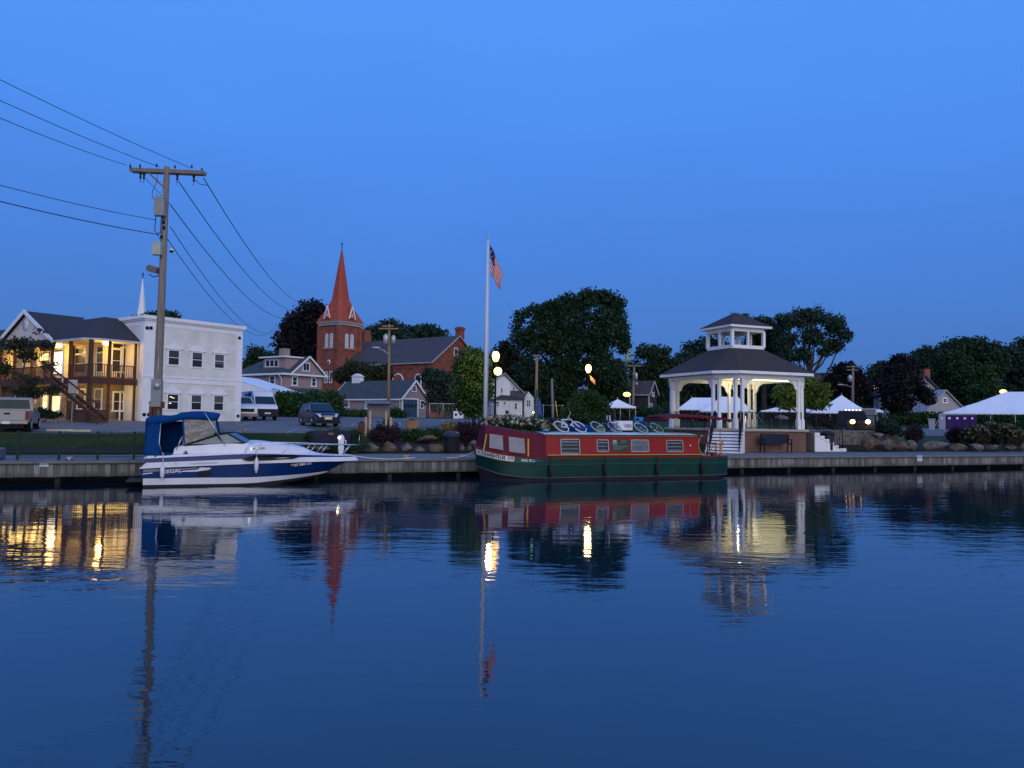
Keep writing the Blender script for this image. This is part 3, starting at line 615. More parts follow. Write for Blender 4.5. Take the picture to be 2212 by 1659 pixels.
for i, chh in enumerate(s_):
    x = .06+i*(1.14/(len(s_)-1)); p = hullpt(x, .60, .022); p2 = hullpt(x+.05, .60, .022); p0 = hullpt(x-.05,.60,.022)
    if chh == ' ': continue
    yaw = atan2(p2[1]-p0[1], p2[0]-p0[0]); tilt = atan2(p2[2]-p0[2], sqrt((p2[0]-p0[0])**2+(p2[1]-p0[1])**2))
    ch2 = '*' if chh == '+' else chh
    t_ = text('name_lettering', ch2, .17 if chh != '+' else .28, navy, nb, (p[0], p[1]-.008, p[2]-(.05 if chh == '+' else 0)), (0,0,0), 'CENTER', .004, .72, .008)
    t_.rotation_euler = (Matrix.Rotation(yaw, 3, 'Z') @ Matrix.Rotation(-tilt, 3, 'Y') @ Matrix.Rotation(R(90), 3, 'X')).to_euler()
mb = MB(); vs = []; xs2 = [1.30+1.25*i/12 for i in range(13)]
for i, x in enumerate(xs2): k = .42*(i/12)**1.5; vs += [hullpt(x,.08+k,.012), hullpt(x,.98-k*.6,.012)]
mb.add(vs, [(2*i,2*i+2,2*i+3,2*i+1) for i in range(12)], True); mb.build('registration_panel', mat('dull_green_panel', (.03,.09,.06), .5), nb)
p = hullpt(1.72,.52,.02); text('registration_lettering', 'NY 8402 EC', .155, M['gel'], nb, p, (R(90),R(2.5),R(-8)), 'CENTER', .003, .95, .002)
p = hullpt(2.16,.50,.02); MB().cb(p, (.075,.01,.075)).build('registration_sticker', mat('blue_sticker', (.12,.45,.62), .5, var=0), nb)
# bow canopy (maroon canvas with two grey panels and yellow piping)
def hb(x, z=1):  # half breadth of the canopy wall at the gunwale
    return float(np.interp(x, [-.1,.1,.9,1.9,2.8], [.35,.55,.86,.92,.93]))
def ctop(x): return float(np.interp(x, [.08,1.0,1.93,2.72], [2.08,2.0,1.90,1.86]))
def cbot(x): return float(np.interp(x, [-.06,.9,1.9,2.8], [1.24,1.09,.985,.965]))
mb = MB()
for sg in (-1,1):
    mb.grid(lambda u, v: (lambda x: (x+(.14-.14*u)*v+.18*(1-u), NC+sg*hb(x)*(1-.12*v), cbot(x)*(1-v)+ctop(x)*v))(0.0+2.8*u), 20, 6)
mb.grid(lambda u, v: (lambda x: (x+.14-.14*u+.18*(1-u), NC+hb(x)*.88*(2*v-1), ctop(x)+(.16-.05*u+.02*sin(pi*u*2))*(1-(2*v-1)**2)-.0))(2.8*u), 20, 8)
mb.grid(lambda u, v: (.18+.14*v-.0, NC+hb(0)*(1-.12*v)*(2*u-1), cbot(0)*(1-v)+(ctop(0)+.16*(1-(2*u-1)**2))*v), 6, 5)
cn = mb.build('bow_canopy', M['maroon'], nb)
mb = MB()
for (xa,za),(xb,zb),(xc,zc),(xd,zd) in (((.40,1.89),(.90,1.82),(.91,1.23),(.38,1.33)),((1.15,1.78),(1.82,1.71),(1.84,1.10),(1.16,1.18))):
    P4 = []
    for x, z in ((xa,za),(xb,zb),(xc,zc),(xd,zd)):
        v = (z-cbot(x))/(ctop(x)-cbot(x)); P4.append((x, NC-hb(x)*(1-.12*v)-.012, z))
    mb.poly(P4); 
mb.build('canopy_window', M['clearvinyl'], nb, solid=.008)
mb = MB()
for x0, x1 in ((.17,.28),(1.98,1.99)):
    for dx in (.017,): MB().bar((x0+dx-.03,NC-hb(x0)-.02,cbot(x0)), (x1+dx,NC-hb(x0)*.88-.02,ctop(max(x0,.1))-.2), .06, .02).build('canopy_piping', M['nbyellow'], nb)

# cabin
def cabsec(x): return [(NC-.90,1.0),(NC-.80,1.82),(NC-.76,1.90),(NC-.4,1.965),(NC,1.985),(NC+.4,1.965),(NC+.76,1.90),(NC+.80,1.82),(NC+.90,1.0)]
mb = MB()
for ya, za, yb, zb in ((-.90,1.0,-.80,1.83),(.90,1.0,.80,1.83)):
    mb.add([(2.75,NC+ya,za),(10.48,NC+ya,za),(10.36,NC+(ya*.35+yb*.65),1.45),(10.34,NC+(ya+yb)/2,1.35),(10.46,NC+yb,zb),(2.75,NC+yb,zb)], [(0,1,3,2,4,5)])
mb.add([(10.40,NC-.88,1.0),(10.40,NC+.88,1.0),(10.30,NC+.8,1.83),(10.30,NC-.8,1.83)], [(0,1,2,3)])
mb.add([(2.75,NC-.9,1.0),(2.75,NC+.9,1.0),(2.75,NC+.8,1.83),(2.75,NC-.8,1.83)], [(3,2,1,0)])
mb.build('cabin_side', M['nbred'], nb)
mb = MB(); sec = [(-.90,1.845),(-.88,1.875),(-.76,1.91),(-.4,1.955),(0,1.975),(.4,1.955),(.76,1.91),(.88,1.875),(.90,1.845)]
vs = []
for x, dz in ((2.70,0),(4,.01),(9.9,.01),(10.25,0),(10.45,-.04),(10.55,-.09)): vs += [(x,NC+y,z+(dz if abs(y) < .8 else 0)) for y, z in sec]
n = len(sec); mb.add(vs, [(i*n+k,(i+1)*n+k,(i+1)*n+k+1,i*n+k+1) for i in range(5) for k in range(n-1)], True); mb.build('roof', M['nbroof'], nb)
mb = MB()
for sg in (-1,1): mb.bar((2.70,NC+sg*.88,1.862), (10.3,NC+sg*.88,1.868), .06, .045); mb.bar((10.3,NC+sg*.88,1.868), (10.55,NC+sg*.86,1.80), .06, .045)
mb.build('roof_edge', M['nbgreen'], nb)
mb = MB()
for sg in (-1,1):
    mb.bar((2.75,NC+sg*.825,1.825), (10.46,NC+sg*.825,1.825), .02, .03); mb.bar((2.85,NC+sg*.912,1.035), (10.48,NC+sg*.912,1.035), .02, .03)
    mb.tube([(10.47,NC+sg*.825,1.82),(10.36,NC+sg*.84,1.62),(10.34,NC+sg*.86,1.42),(10.38,NC+sg*.88,1.2),(10.49,NC+sg*.91,1.03)], .018, 6)
mb.build('yellow_trim', M['nbyellow'], nb)
MB().box(2.8,10.5,NC-.93,NC-.9,.97,1.02).box(2.8,10.5,NC+.9,NC+.93,.97,1.02).build('cabin_foot', M['nbgreen'], nb)
def sy(z): return NC-.90+(z-1.0)/.83*.10
def nbwin(x0, x1, z0, z1, cover):
    f = MB(); t = .035
    for a, b_, c, d in ((x0,x1,z0,z0+t),(x0,x1,z1-t,z1),(x0,x0+t,z0,z1),(x1-t,x1,z0,z1)):
        f.add([(a,sy(c)-.022,c),(b_,sy(c)-.022,c),(b_,sy(d)-.022,d),(a,sy(d)-.022,d),(a,sy(c),c),(b_,sy(c),c),(b_,sy(d),d),(a,sy(d),d)], [(0,1,2,3),(4,7,6,5),(0,4,5,1),(3,2,6,7),(0,3,7,4),(1,5,6,2)])
    if not cover: f.bar((x0,sy(z1-.14)-.016,z1-.14), (x1,sy(z1-.14)-.016,z1-.14), .018)
    fo = f.build('window', M['alu'], nb)
    g = MB(); g.poly([(x0+t,sy(z0)-.008,z0+t),(x1-t,sy(z0)-.008,z0+t),(x1-t,sy(z1)-.008,z1-t),(x0+t,sy(z1)-.008,z1-t)]); g.build('pane', M['glass'] if not cover else mat('frosted_pane', (.12,.14,.16), .3, var=.3, sc=6), fo)
    if not cover:
        g = MB(); zz = z0+t+.02; 
        while zz < z1-.12: g.poly([(x0+t+.02,sy(zz)-.012,zz),(x1-t-.06,sy(zz)-.012,zz),(x1-t-.06,sy(zz+.05)-.012,zz+.05),(x0+t+.02,sy(zz+.05)-.012,zz+.05)]); zz += .155
        g.build('blind', mat('blind_slats', (.13,.16,.19), .5, var=.3, sc=5), fo)
nbwin(3.46,4.36,1.055,1.70,False); nbwin(5.16,5.74,1.16,1.68,False); nbwin(6.84,7.74,1.15,1.68,True); nbwin(8.63,9.52,1.14,1.67,False)
mb = MB(); mb.add([(5.86,sy(1.17)-.012,1.17),(6.74,sy(1.17)-.012,1.17),(6.74,sy(1.69)-.012,1.69),(5.86,sy(1.69)-.012,1.69)], [(0,1,2,3)]); ip = mb.build('information_board', mat('olive_board', (.035,.06,.045), .5), nb, solid=.01)
mb = MB()
mb.prism([(5.93,1.55),(6.12,1.55),(6.16,1.60),(6.10,1.66),(5.95,1.66)], 'y', sy(1.6)-.03, sy(1.6)-.02).box(5.93,6.16,sy(1.5)-.028,sy(1.5)-.018,1.47,1.51); mb.build('board_emblem', M['curtain'], ip)
mb = MB(); mb.box(5.94,6.66,sy(1.4)-.024,sy(1.4)-.016,1.385,1.405)
for k in range(3): mb.box(6.34,6.62-.05*k,sy(1.6)-.026,sy(1.6)-.018,1.62-.05*k,1.635-.05*k)
for k in range(3): mb.box(5.96,6.5-.12*k,sy(1.3)-.022,sy(1.3)-.014,1.32-.05*k,1.335-.05*k)
mb.build('board_lines', mat('faded_cream', (.24,.27,.22), .6), ip)
MB().box(9.86,9.92,sy(1.4)-.03,sy(1.4),1.40,1.46).build('side_lamp', M['gel'], nb)
# stern: rail frame, table, awning
mb = MB()
for x in (11.49,12.09): 
    pass
for a, c in (((11.30,.18,.93),(11.30,.18,1.50)),((11.82,.50,.93),(11.82,.50,1.50)),((11.30,.18,1.50),(11.82,.50,1.50)),((11.82,.50,1.50),(11.86,1.6,1.50)),((11.86,1.6,1.50),(11.86,1.6,.93))): mb.tube([a, c], .028, 6)
mb.build('stern_rail', M['nbyellow'], nb)
mb = MB(); mr_ = mat('red_tube', (.20,.04,.04), .5)
for (x, y) in ((10.90,.35),(11.60,.35),(11.75,1.75),(10.9,1.85)): MB().tube([(x,y,.97),(x,y,2.55)], .016, 6).build('awning_post', mr_, nb)
for pp in ([(9.4,.3,1.95),(9.4,.3,2.6)],[(9.3,1.7,1.95),(9.3,1.7,2.6)]): MB().tube(pp, .014, 6).build('awning_post', mr_, nb)
for pp in ([(10.75,.35,1.50),(12.0,.6,1.44)],[(10.9,.35,1.93),(11.75,.4,1.93)],[(10.9,.35,.97),(11.4,.4,1.6)]): MB().tube(pp, .016, 6).build('side_rail', mr_, nb)
mb = MB()
zt = lambda x: float(np.interp(x, [8.55,8.75,9.28,10.2,11.3,12.15], [2.62,2.72,2.79,2.77,2.72,2.62]))
mb.grid(lambda u, v: (8.55+3.6*u, .22+1.76*v, zt(8.55+3.6*u)+.06*sin(pi*v)), 30, 8)
for y in (.22,1.98):
    mb.grid(lambda u, v: (8.55+3.6*u, y, zt(8.55+3.6*u)-v*(.08+.07*abs(sin(pi*(3.6*u)/.30)))), 120, 1)
mb.grid(lambda v, u: (8.55, .22+1.76*v, 2.62-u*(.07+.06*abs(sin(pi*1.76*v/.25)))), 30, 1)
mb.build('awning', M['maroon'], nb, solid=.01)
mb = MB(); mb.tube([(11.88,1.1,.97),(11.95,1.1,1.5)], .02, 6); mb.bar((11.2,.9,.85), (11.45,.9,1.75), .03); mb.tube([(11.42,.75,1.7),(11.46,.75,1.84),(11.40,.75,1.9)], .018, 6); mb.build('tiller', M['black'], nb)
MB().box(11.35,11.6,.55,.95,.8,1.1).build('stern_locker', M['nbred2'], nb, bevel=.02)
MB().box(10.6,11.2,.5,1.7,.8,1.05).build('stern_seat', mat('grey_cushion', (.2,.22,.26), .7), nb, bevel=.03)
mb = MB(); mb.tube([(11.96,.75,.98),(12.06,.72,.70),(12.04,.72,.52)], .04, 8); mb.tube([(12.0,.75,.5),(12.0,.75,.15)], .03, 8); mb.build('rope', M['gel'], nb)
NF = Fr((-1.06,30.5,0), WA)
ROOFZ = 1.965
# items on the narrowboat roof: each a thing of its own
def bike(name_lab, x, yaw, tilt, col, rimc, dark=False, y=1.1, wheels=2, s=1.02, flip=1):
    # built upright along x, then laid over: root rotation carries the tilt
    b_ = thing('bicycle', name_lab, 'bicycle', (0,0,0), 0, 'bicycles lying on the narrowboat roof')
    fm, rm = col, rimc
    r = .33; wb = 1.02
    for wx in (0, wb):
        w_ = MB(); w_.tube([(wx+r*cos(2*pi*k/28), 0, r+r*sin(2*pi*k/28)) for k in range(28)], .026, 6, True); wo = w_.build('wheel', rm, b_)
        w2 = MB()
        for k in range(12): w2.tube([(wx,0,r),(wx+(r-.02)*cos(2*pi*k/12),0,r+(r-.02)*sin(2*pi*k/12))], .0028, 3)
        w2.tube([(wx,-.05,r),(wx,.05,r)], .025, 8); w2.build('spokes', M['galv'], wo)
    f = MB(); bb = (.42,0,.28); st_ = (.30,0,.78); hd = (.86,0,.80); hl = (.89,0,.66)
    for a, c in ((bb,st_),(st_,hd),(bb,hl),(hd,hl),((0,0,r),bb),((0,0,r),(.33,0,.70)),(hl,(wb,0,r))): f.tube([a, c], .026, 6)
    f.build('frame', fm, b_)
    h = MB(); h.tube([hd, (.84,0,.95)], .014, 6); h.tube([(.78,-.27,1.0),(.85,-.2,.97),(.85,.2,.97),(.78,.27,1.0)], .013, 6); h.build('handlebar', M['black'] if dark else fm, b_)
    MB().tube([st_, (.28,0,.90)], .013, 6).ball((.27,0,.93), (.13,.065,.03), 8, 5).build('saddle', M['black'], b_)
    k_ = MB(); k_.lathe([(.09,-.006),(.09,.006)], (.42,-.04,.28), 16, 'y'); k_.tube([(.42,-.06,.28),(.55,-.07,.17)], .01, 5); k_.box(.52,.6,-.12,-.04,.15,.17); k_.build('crank', M['black'], b_)
    b_.scale = (s,)*3; a = R(WA+yaw); 
    mr__ = Matrix.Rotation(a, 3, 'Z') @ Matrix.Rotation(R(tilt), 3, 'X')
    b_.rotation_euler = mr__.to_euler(); b_.location = NF.w(x, y, ROOFZ+.02-.0)
    return b_
whitep = mat('white_frame_paint', (.58,.60,.66), .3, var=0); mint = mat('pale_mint_tyre', (.25,.42,.44), .5, var=.1)
bike('white framed bicycle lying over, in front of the blue tarpaulin', 3.72, 17, -50, whitep, whitep, y=.30)
bike('dark bicycle with pale green tyres beside the blue tarpaulin', 5.45, 17, -50, M['black'], mint, True, y=.30)
bike('dark bicycle lying before the white box at the middle of the roof', 7.60, 16, -52, mat('navy_frame', (.02,.04,.10), .4), mint, True, y=.30, s=1.0)
bike('dark bicycle with yellow pannier, foremost on the narrowboat roof', 2.98+.05, 8, -38, M['black'], M['rubber'], True, y=.62, s=.8)
def roofthing(name, lab, catg, x, y, zoff=0, rz=0, group=None): return thing(name, lab, catg, NF.w(x, y, ROOFZ+zoff), WA+rz, group)
t_ = roofthing('tarpaulin', 'blue tarpaulin heaped on the narrowboat roof between two bicycles', 'tarpaulin', 4.9, 1.25)
MB().ball((0,0,.12), (.75,.38,.26), 16, 8, jit=.25, seed=4).build('sheet', M['canvasblue'], t_)
t_ = roofthing('storage_box', 'white box with dark base standing on the narrowboat roof', 'box', 7.05, 1.25)
MB().box(-.40,.36,-.22,.22,.10,.52).build('body', M['gel'], t_, bevel=.03); MB().box(-.36,.36,-.2,.2,0,.1).build('base', M['black'], t_); MB().ball((.1,-.222,.30), (.2,.004,.09), 12, 6).build('emblem', mat('faint_mauve', (.36,.30,.42), .6, var=.2), t_)
t_ = roofthing('storage_box', 'small blue box at the front of the narrowboat roof', 'box', 2.98, .75)
MB().box(-.12,.12,-.08,.08,0,.14).build('body', mat('bright_blue_box', (.08,.33,.62), .5, var=.05), t_, bevel=.01); MB().box(-.13,.13,-.09,.09,.14,.16).build('lid', M['nbgreen'], t_)
t_ = roofthing('folded_chair', 'folded blue and white deck chair on the narrowboat roof above the green board', 'folding chair', 6.35, 1.15)
MB().tube([(-.12,-.1,.75),(-.09,-.1,.5),(.0,-.1,.42),(.38,-.12,.45)], .026, 6).tube([(-.12,.15,.75),(-.09,.15,.5),(.0,.15,.42),(.38,.13,.45)], .02, 6).build('frame', M['gel'], t_)
MB().prism([(-.11,.66),(-.05,.45),(.25,.08),(-.05,.05)], 'y', -.08, .1).build('seat', mat('mauve_cloth', (.12,.06,.20), .8, var=.3, sc=8), t_)
for x, y, lab, c1, seed in ((2.86,1.2,'dark leafy pot plant at the front of the narrowboat roof',L1,1),(5.95,1.35,'pale green plant in a pot between the bicycles on the roof',L2,2),(8.05,1.3,'small dark plant beside the rear bicycle on the roof',L1,3)):
    pass
for x, lab, col, hh in ((3.22,'yellow and green pannier bag with a black helmet on top',mat('yellow_bag',(.30,.26,.06),.7,var=.3,sc=9),.40),(5.85,'pale green rucksack standing between the bicycles on the roof',mat('lime_bag',(.22,.36,.18),.7,var=.3,sc=9),.36),(8.05,'grey mauve bundle under the rear bicycle handlebar',mat('mauve_bag',(.20,.18,.26),.8,var=.3,sc=7),.32)):
    t_ = roofthing('luggage_bag', lab, 'bag', x, 1.2, group='bags on the narrowboat roof'); MB().ball((0,0,hh*.5), (.24,.18,hh*.52), 12, 8, jit=.18, seed=int(x*10)).build('sack', col, t_)
    MB().tube([(-.15,0,hh*.9),(0,0,hh*1.12),(.15,0,hh*.9)], .015, 6).build('strap', M['black'], t_)
for x, y, z, lab in ((3.45,1.0,.50,'black cycling helmet on top of the yellow bag'),(5.40,.85,.32,'dark cycling helmet on the second bicycle'),(7.80,.9,.34,'dark helmet with white stripe above the rear bicycle')):
    t_ = roofthing('cycling_helmet', lab, 'helmet', x, y, z, group='helmets on the narrowboat roof'); MB().ball((0,0,0), (.16,.12,.11), 12, 8).build('shell', M['black'], t_); MB().tube([(.12,-.06,-.04),(.17,-.02,-.1),(.12,.05,-.12)], .012, 5).build('strap', M['gel'] if x > 7 else M['black'], t_)
t_ = roofthing('pennant_pole', 'dark green pole with a drooping blue flag on the narrowboat bow roof', 'flag', 2.55, 1.0, .10)
MB().tube([(0,0,0),(.06,0,.9),(.13,0,1.62)], .028, 8).ball((.13,0,1.66), .035, 8, 6).build('pole', M['nbgreen'], t_)
MB().grid(lambda u, v: (.14+.34*u*(.25+.75*v)+.03*sin(6*v), .03*sin(9*u+5*v), 1.50-.85*v-.12*u), 6, 8).build('flag', mat('blue_cloth', (.05,.09,.24), .8, var=.3, sc=5), t_, solid=.006)
MB().ball((-.02,-.03,.72), .05, 10, 8).build('green_light', emat('green_lamp', (.35,1,.45), 1.6), t_)
# stern flag
def usflag(name_parent, hoist, fly, pos, n=26):
    """13 stripes and canton as one cloth mesh with three cloth colours"""
    mb = MB(); red, wht, blu = 0, 1, 2; nu = 40; nv = 26
    vs = [pos(i/nu, j/nv) for i in range(nu+1) for j in range(nv+1)]; o = len(mb.v); mb.v += [tuple(v) for v in vs]
    for i in range(nu):
        for j in range(nv):
            u = (i+.5)/nu; v = (j+.5)/nv; k = int(v*13)
            m_ = (0 if k % 2 == 0 else 1)
            if u < .4 and v < 7/13:
                m_ = 2
                su, sv = u/.4*11, v/(7/13)*9
                if (int(su)+int(sv)) % 2 == 1 and abs(su % 1-.5) < .28: m_ = 1 if (i+j) % 2 == 0 else 2
            mb.f.append((i*(nv+1)+j,(i+1)*(nv+1)+j,(i+1)*(nv+1)+j+1,i*(nv+1)+j+1)); mb.m.append(m_); mb.sf.append(True)
    return mb.build('flag_cloth', [M['flagred'], M['flagwhite'], M['flagblue']], name_parent, solid=.006)
M['flagred'] = mat('flag_red', (.50,.006,.010), .8, var=.06); M['flagwhite'] = mat('flag_white', (.62,.56,.54), .8, var=.04); M['flagblue'] = mat('flag_blue', (.012,.02,.09), .8, var=.1)
t_ = thing('stern_flag', 'small drooping striped flag on a white staff at the narrowboat stern', 'flag', NF.w(12.0,1.1,.95), WA)
MB().tube([(-.1,0,0),(.42,0,.92)], .012, 6).ball((.43,0,.94), .02, 8, 6).build('staff', M['gel'], t_)
usflag(t_, .5, .8, lambda u, v: (.42-.05*v-.17*u*(1-v*.3)-.22*v*(1-.6*u)+.0, .03*sin(8*u+3*v), .88-.42*v*(1-.55*u)-.62*u))

def rope(label, a, b_, sag, n=14):
    a, b_ = Vector(a), Vector(b_); P_ = [a.lerp(b_, i/n)-a-Vector((0,0,sag*4*(i/n)*(1-i/n))) for i in range(n+1)]
    o = MB().tube(P_, .014, 6).build('mooring_rope', M['white'], loc=a); tag(o, label, 'mooring rope', 'mooring ropes')
rope('slack mooring rope from the cruiser bow to the quay', Fr(BRO, WA).w(6.9,YC,1.06), WF.w(-4.2,.3,.82), .12)
rope('slack mooring rope from the cruiser stern to the quay', Fr(BRO, WA).w(.1,1.95,1.0), WF.w(-14.6,.3,.82), .06)
rope('slack mooring rope from the narrowboat bow to the quay', NF.w(.25,NC,1.3), WF.w(-2.9,.3,.82), .15)
# ------------------------------------------------------------------ park pavilion (gazebo)
GF0 = Fr(WF.w(18.28, 8.16), WA); GO = GF0.w(.1, -.2, 0)
gz_ = thing('pavilion', 'large white octagonal park pavilion with dark shingle roof and cupola on a brick base', 'pavilion', GO, WA)
GF = Fr(GO, WA)
def octo(h, c, z): return [(-h+c,-h,z),(h-c,-h,z),(h,-h+c,z),(h,h-c,z),(h-c,h,z),(-h+c,h,z),(-h,h-c,z),(-h,-h+c,z)]
def ring(mb, A, B):
    n = len(A); return mb.add(list(A)+list(B), [(i, (i+1) % n, (i+1) % n+n, i+n) for i in range(n)])
mb = MB(); mb.prism([(x,y) for x,y,z in octo(3.42,1.0,0)], 'z', .70, 2.0); mb.build('base_wall', M['brick2'], gz_)
mb = MB(); mb.prism([(x,y) for x,y,z in octo(3.56,1.04,0)], 'z', 2.0, 2.12); mb.build('floor_slab', mat('pale_floor_slab', (.36,.34,.29), .7, var=.12), gz_)
# roof
mb = MB(); ring(mb, octo(3.82,1.12,5.47), [(x,y,7.02) for x,y,_ in octo(1.25,.12,0)]); mb.build('main_roof', M['shingle_brown'], gz_)
mb = MB(); o1 = octo(3.80,1.11,5.30); o2 = octo(3.80,1.11,5.465); ring(mb, o1, o2); i1 = octo(3.74,1.09,5.30); ring(mb, i1[::-1], o1[::-1]); i2 = octo(3.74,1.09,5.44); ring(mb, i1, i2); mb.build('fascia', M['white'], gz_)
mb = MB(); ring(mb, octo(3.36,.98,5.05), octo(3.36,.98,5.30)); ring(mb, octo(3.16,.92,5.05)[::-1], octo(3.36,.98,5.05)[::-1]); ring(mb, octo(3.16,.92,5.05)[::-1], octo(3.16,.92,5.30)[::-1])
mb.build('beam', M['white'], gz_)
mb = MB(); mb.poly(octo(3.74,1.09,5.32)[::-1]); mb.build('ceiling', mat('cream_ceiling', (.62,.60,.50), .7, var=.05), gz_)
# columns (pairs at the eight corners), brackets
def column(x, y, parent):
    c = MB(); s = .105
    c.box(x-s*1.15,x+s*1.15,y-s*1.15,y+s*1.15,2.12,2.72); c.box(x-s*.8,x+s*.8,y-s*.8,y+s*.8,2.72,4.72); c.box(x-s*1.1,x+s*1.1,y-s*1.1,y+s*1.1,4.72,5.05); c.build('column', M['white'], parent, bevel=.015)
h, c_ = 3.22, .95
corners = [(-h+c_,-h),(h-c_,-h),(h,-h+c_),(h,h-c_),(h-c_,h),(-h+c_,h),(-h,h-c_),(-h,-h+c_)]
for i, (x, y) in enumerate(corners):
    for j in ((i+1) % 8, (i-1) % 8):
        L_ = sqrt((corners[j][0]-x)**2+(corners[j][1]-y)**2); column(x+(corners[j][0]-x)/L_*.21, y+(corners[j][1]-y)/L_*.21, gz_)
for i, (x, y) in enumerate(corners):
    j = (i+1) % 8; x2, y2 = corners[j]; L_ = sqrt((x2-x)**2+(y2-y)**2)
    if L_ < 2: continue
    ux, uy = (x2-x)/L_, (y2-y)/L_
    for px_, py_, d in ((x,y,1),(x2,y2,-1)):
        b_ = MB(); pts = []
        for k in range(7):
            a = k/6*pi/2; pts.append((.62-.5*sin(a), .62-.5*cos(a)))
        prof = [(.28,5.05),(.98,5.05),(.92,4.98),(.74,4.93),(.62,4.84),(.54,4.70),(.48,4.55),(.36,4.46),(.28,4.46)]
        prof = [(p-.0,z) for p,z in prof]
        nx, ny = -uy*.04, ux*.04
        vs = [(px_+ux*d*p+nx, py_+uy*d*p+ny, z) for p,z in prof]+[(px_+ux*d*p-nx, py_+uy*d*p-ny, z) for p,z in prof]
        n = len(prof); b_.add(vs, [tuple(range(n)), tuple(range(n,2*n))[::-1]]+[(k,k+n,(k+1)%n+n,(k+1)%n) for k in range(n)]); b_.build('bracket', M['white'], gz_)
# cupola
mb = MB(); H_ = 1.19
for a, b_ in (((-H_,-H_),(H_,-H_)),((H_,-H_),(H_,H_)),((H_,H_),(-H_,H_)),((-H_,H_),(-H_,-H_))):
    mb.bar((a[0],a[1],7.09), (b_[0],b_[1],7.09), .12, .28); mb.bar((a[0],a[1],8.17), (b_[0],b_[1],8.17), .12, .22)
    for k in range(3):
        x = a[0]+(b_[0]-a[0])*k/3 if k else a[0]; y = a[1]+(b_[1]-a[1])*k/3 if k else a[1]
        k == 0 and mb.cb((x,y,7.63), (.18,.18,1.0))
    for k in (.5,): mb.cb((a[0]+(b_[0]-a[0])*k, a[1]+(b_[1]-a[1])*k, 7.63), (.13,.13,.9))
mb.build('cupola_frame', M['white'], gz_)
mb = MB(); sq = lambda r, z: [(-r,-r,z),(r,-r,z),(r,r,z),(-r,r,z)]
ring(mb, sq(1.58,8.43), sq(.06,9.38)); mb.poly(sq(.06,9.38)); mb.build('cupola_roof', M['shingle_brown'], gz_)
mb = MB(); ring(mb, sq(1.56,8.29), sq(1.56,8.42)); mb.poly(sq(1.56,8.29)[::-1]); mb.build('cupola_fascia', M['white'], gz_)
MB().poly([(-1.2,-1.2,6.98),(1.2,-1.2,6.98),(1.2,1.2,6.98),(-1.2,1.2,6.98)]).build('cupola_floor', M['shingle_brown'], gz_)
MB().tube([(0,0,8.25),(0,0,8.0)], .02, 6).ball((0,0,7.85), (.1,.1,.17), 10, 8).build('cupola_lantern', M['galv'], gz_)
# railing
def railrun(a, b_, zb, top=.98, par=gz_, gap=.12, name='railing'):
    m_ = MB(); a = Vector((*a, 0)); b2 = Vector((*b_, 0)); Ln = (b2-a).length; n = max(2, int(Ln/gap))
    m_.bar(a+Vector((0,0,zb+top)), b2+Vector((0,0,zb+top)), .045); m_.bar(a+Vector((0,0,zb+.08)), b2+Vector((0,0,zb+.08)), .03)
    for k in range(n+1):
        p = a+(b2-a)*k/n; r_ = .05 if k in (0, n) or (n > 16 and k == n//2) else .014; m_.box(p.x-r_/2, p.x+r_/2, p.y-r_/2, p.y+r_/2, zb, zb+top+(.06 if r_ > .03 else 0))
    return m_.build(name, M['black'], par)
for i in range(8):
    x, y = corners[i]; x2, y2 = corners[(i+1) % 8]
    if i in (7,): continue            # opening at the front stairs (chamfer at the near corner)
    if i == 1: continue
    railrun((x, y), (x2, y2), 2.12)
# lighting under the roof: fluorescent fitting on the ceiling by the right front eave
MB().box(-1.75,1.95,-3.02,-2.94,4.965,5.04).build('ceiling_light', emat('tube_glow', (1,.93,.50), 2.2), gz_)
lamp('pavilion_lamp_and_fill', (1.6,1.9,4.85), 70, (1,.84,.45), .07, gz_); lamp('pavilion_lamp_and_fill', (-.6,-.9,4.6), 26, (1,.93,.66), .12, gz_); lamp('pavilion_lamp_and_fill', (1.5,-1.3,4.2), 24, (1,.90,.5), 1.0, gz_)  # roof lamp first, then two added fill lights without fittings
# front stairs descending to the quay at the left end, with black handrails
fs = thing('front_steps', 'white wooden steps with black handrails beside the narrowboat stern', 'steps', GF.w(-3.0,-3.0,.79), WA-45)
mb = MB(); n = 7
for k in range(n): mb.box(-.85,.95,-1.62+.23*k,-1.62+.23*(k+1)+.03,.1757*k-.02,.09+.1757*k+.01)
mb.build('treads', M['white'], fs)
MB().prism([(-1.3,.0),(.05,1.02),(.05,0)], 'x', -.84, .94).build('tread_shadow_fill', M['black'], fs)  # black wedge standing in for the shadow lines between the treads
for sx_ in (-.92, .98):
    prof = [(-1.70,0),(-1.70,.12)]+[p for k in range(n) for p in ((-1.66+.23*k,.14+.1757*k),(-1.43+.23*k,.14+.1757*k))]+[(0,1.25),(0,0)]
    MB().prism(prof, 'x', sx_-.03, sx_+.03).build('side_panel', M['white'], fs)
for sx_ in (-.72,.86):
    m_ = MB(); m_.tube([(sx_,-1.55,.1),(sx_,-1.55,1.02),(sx_,.05,2.3),(sx_,.35,2.3),(sx_,.35,1.35)], .03, 6); 
    for k in range(1, 12): m_.box(sx_-.01,sx_+.01,-1.55+.133*k-.01,-1.55+.133*k+.01,.15+.1*k,1.02+.106*k)
    m_.bar((sx_,-1.55,.62), (sx_,.05,1.9), .05, .03); m_.build('handrail', M['black'], fs)
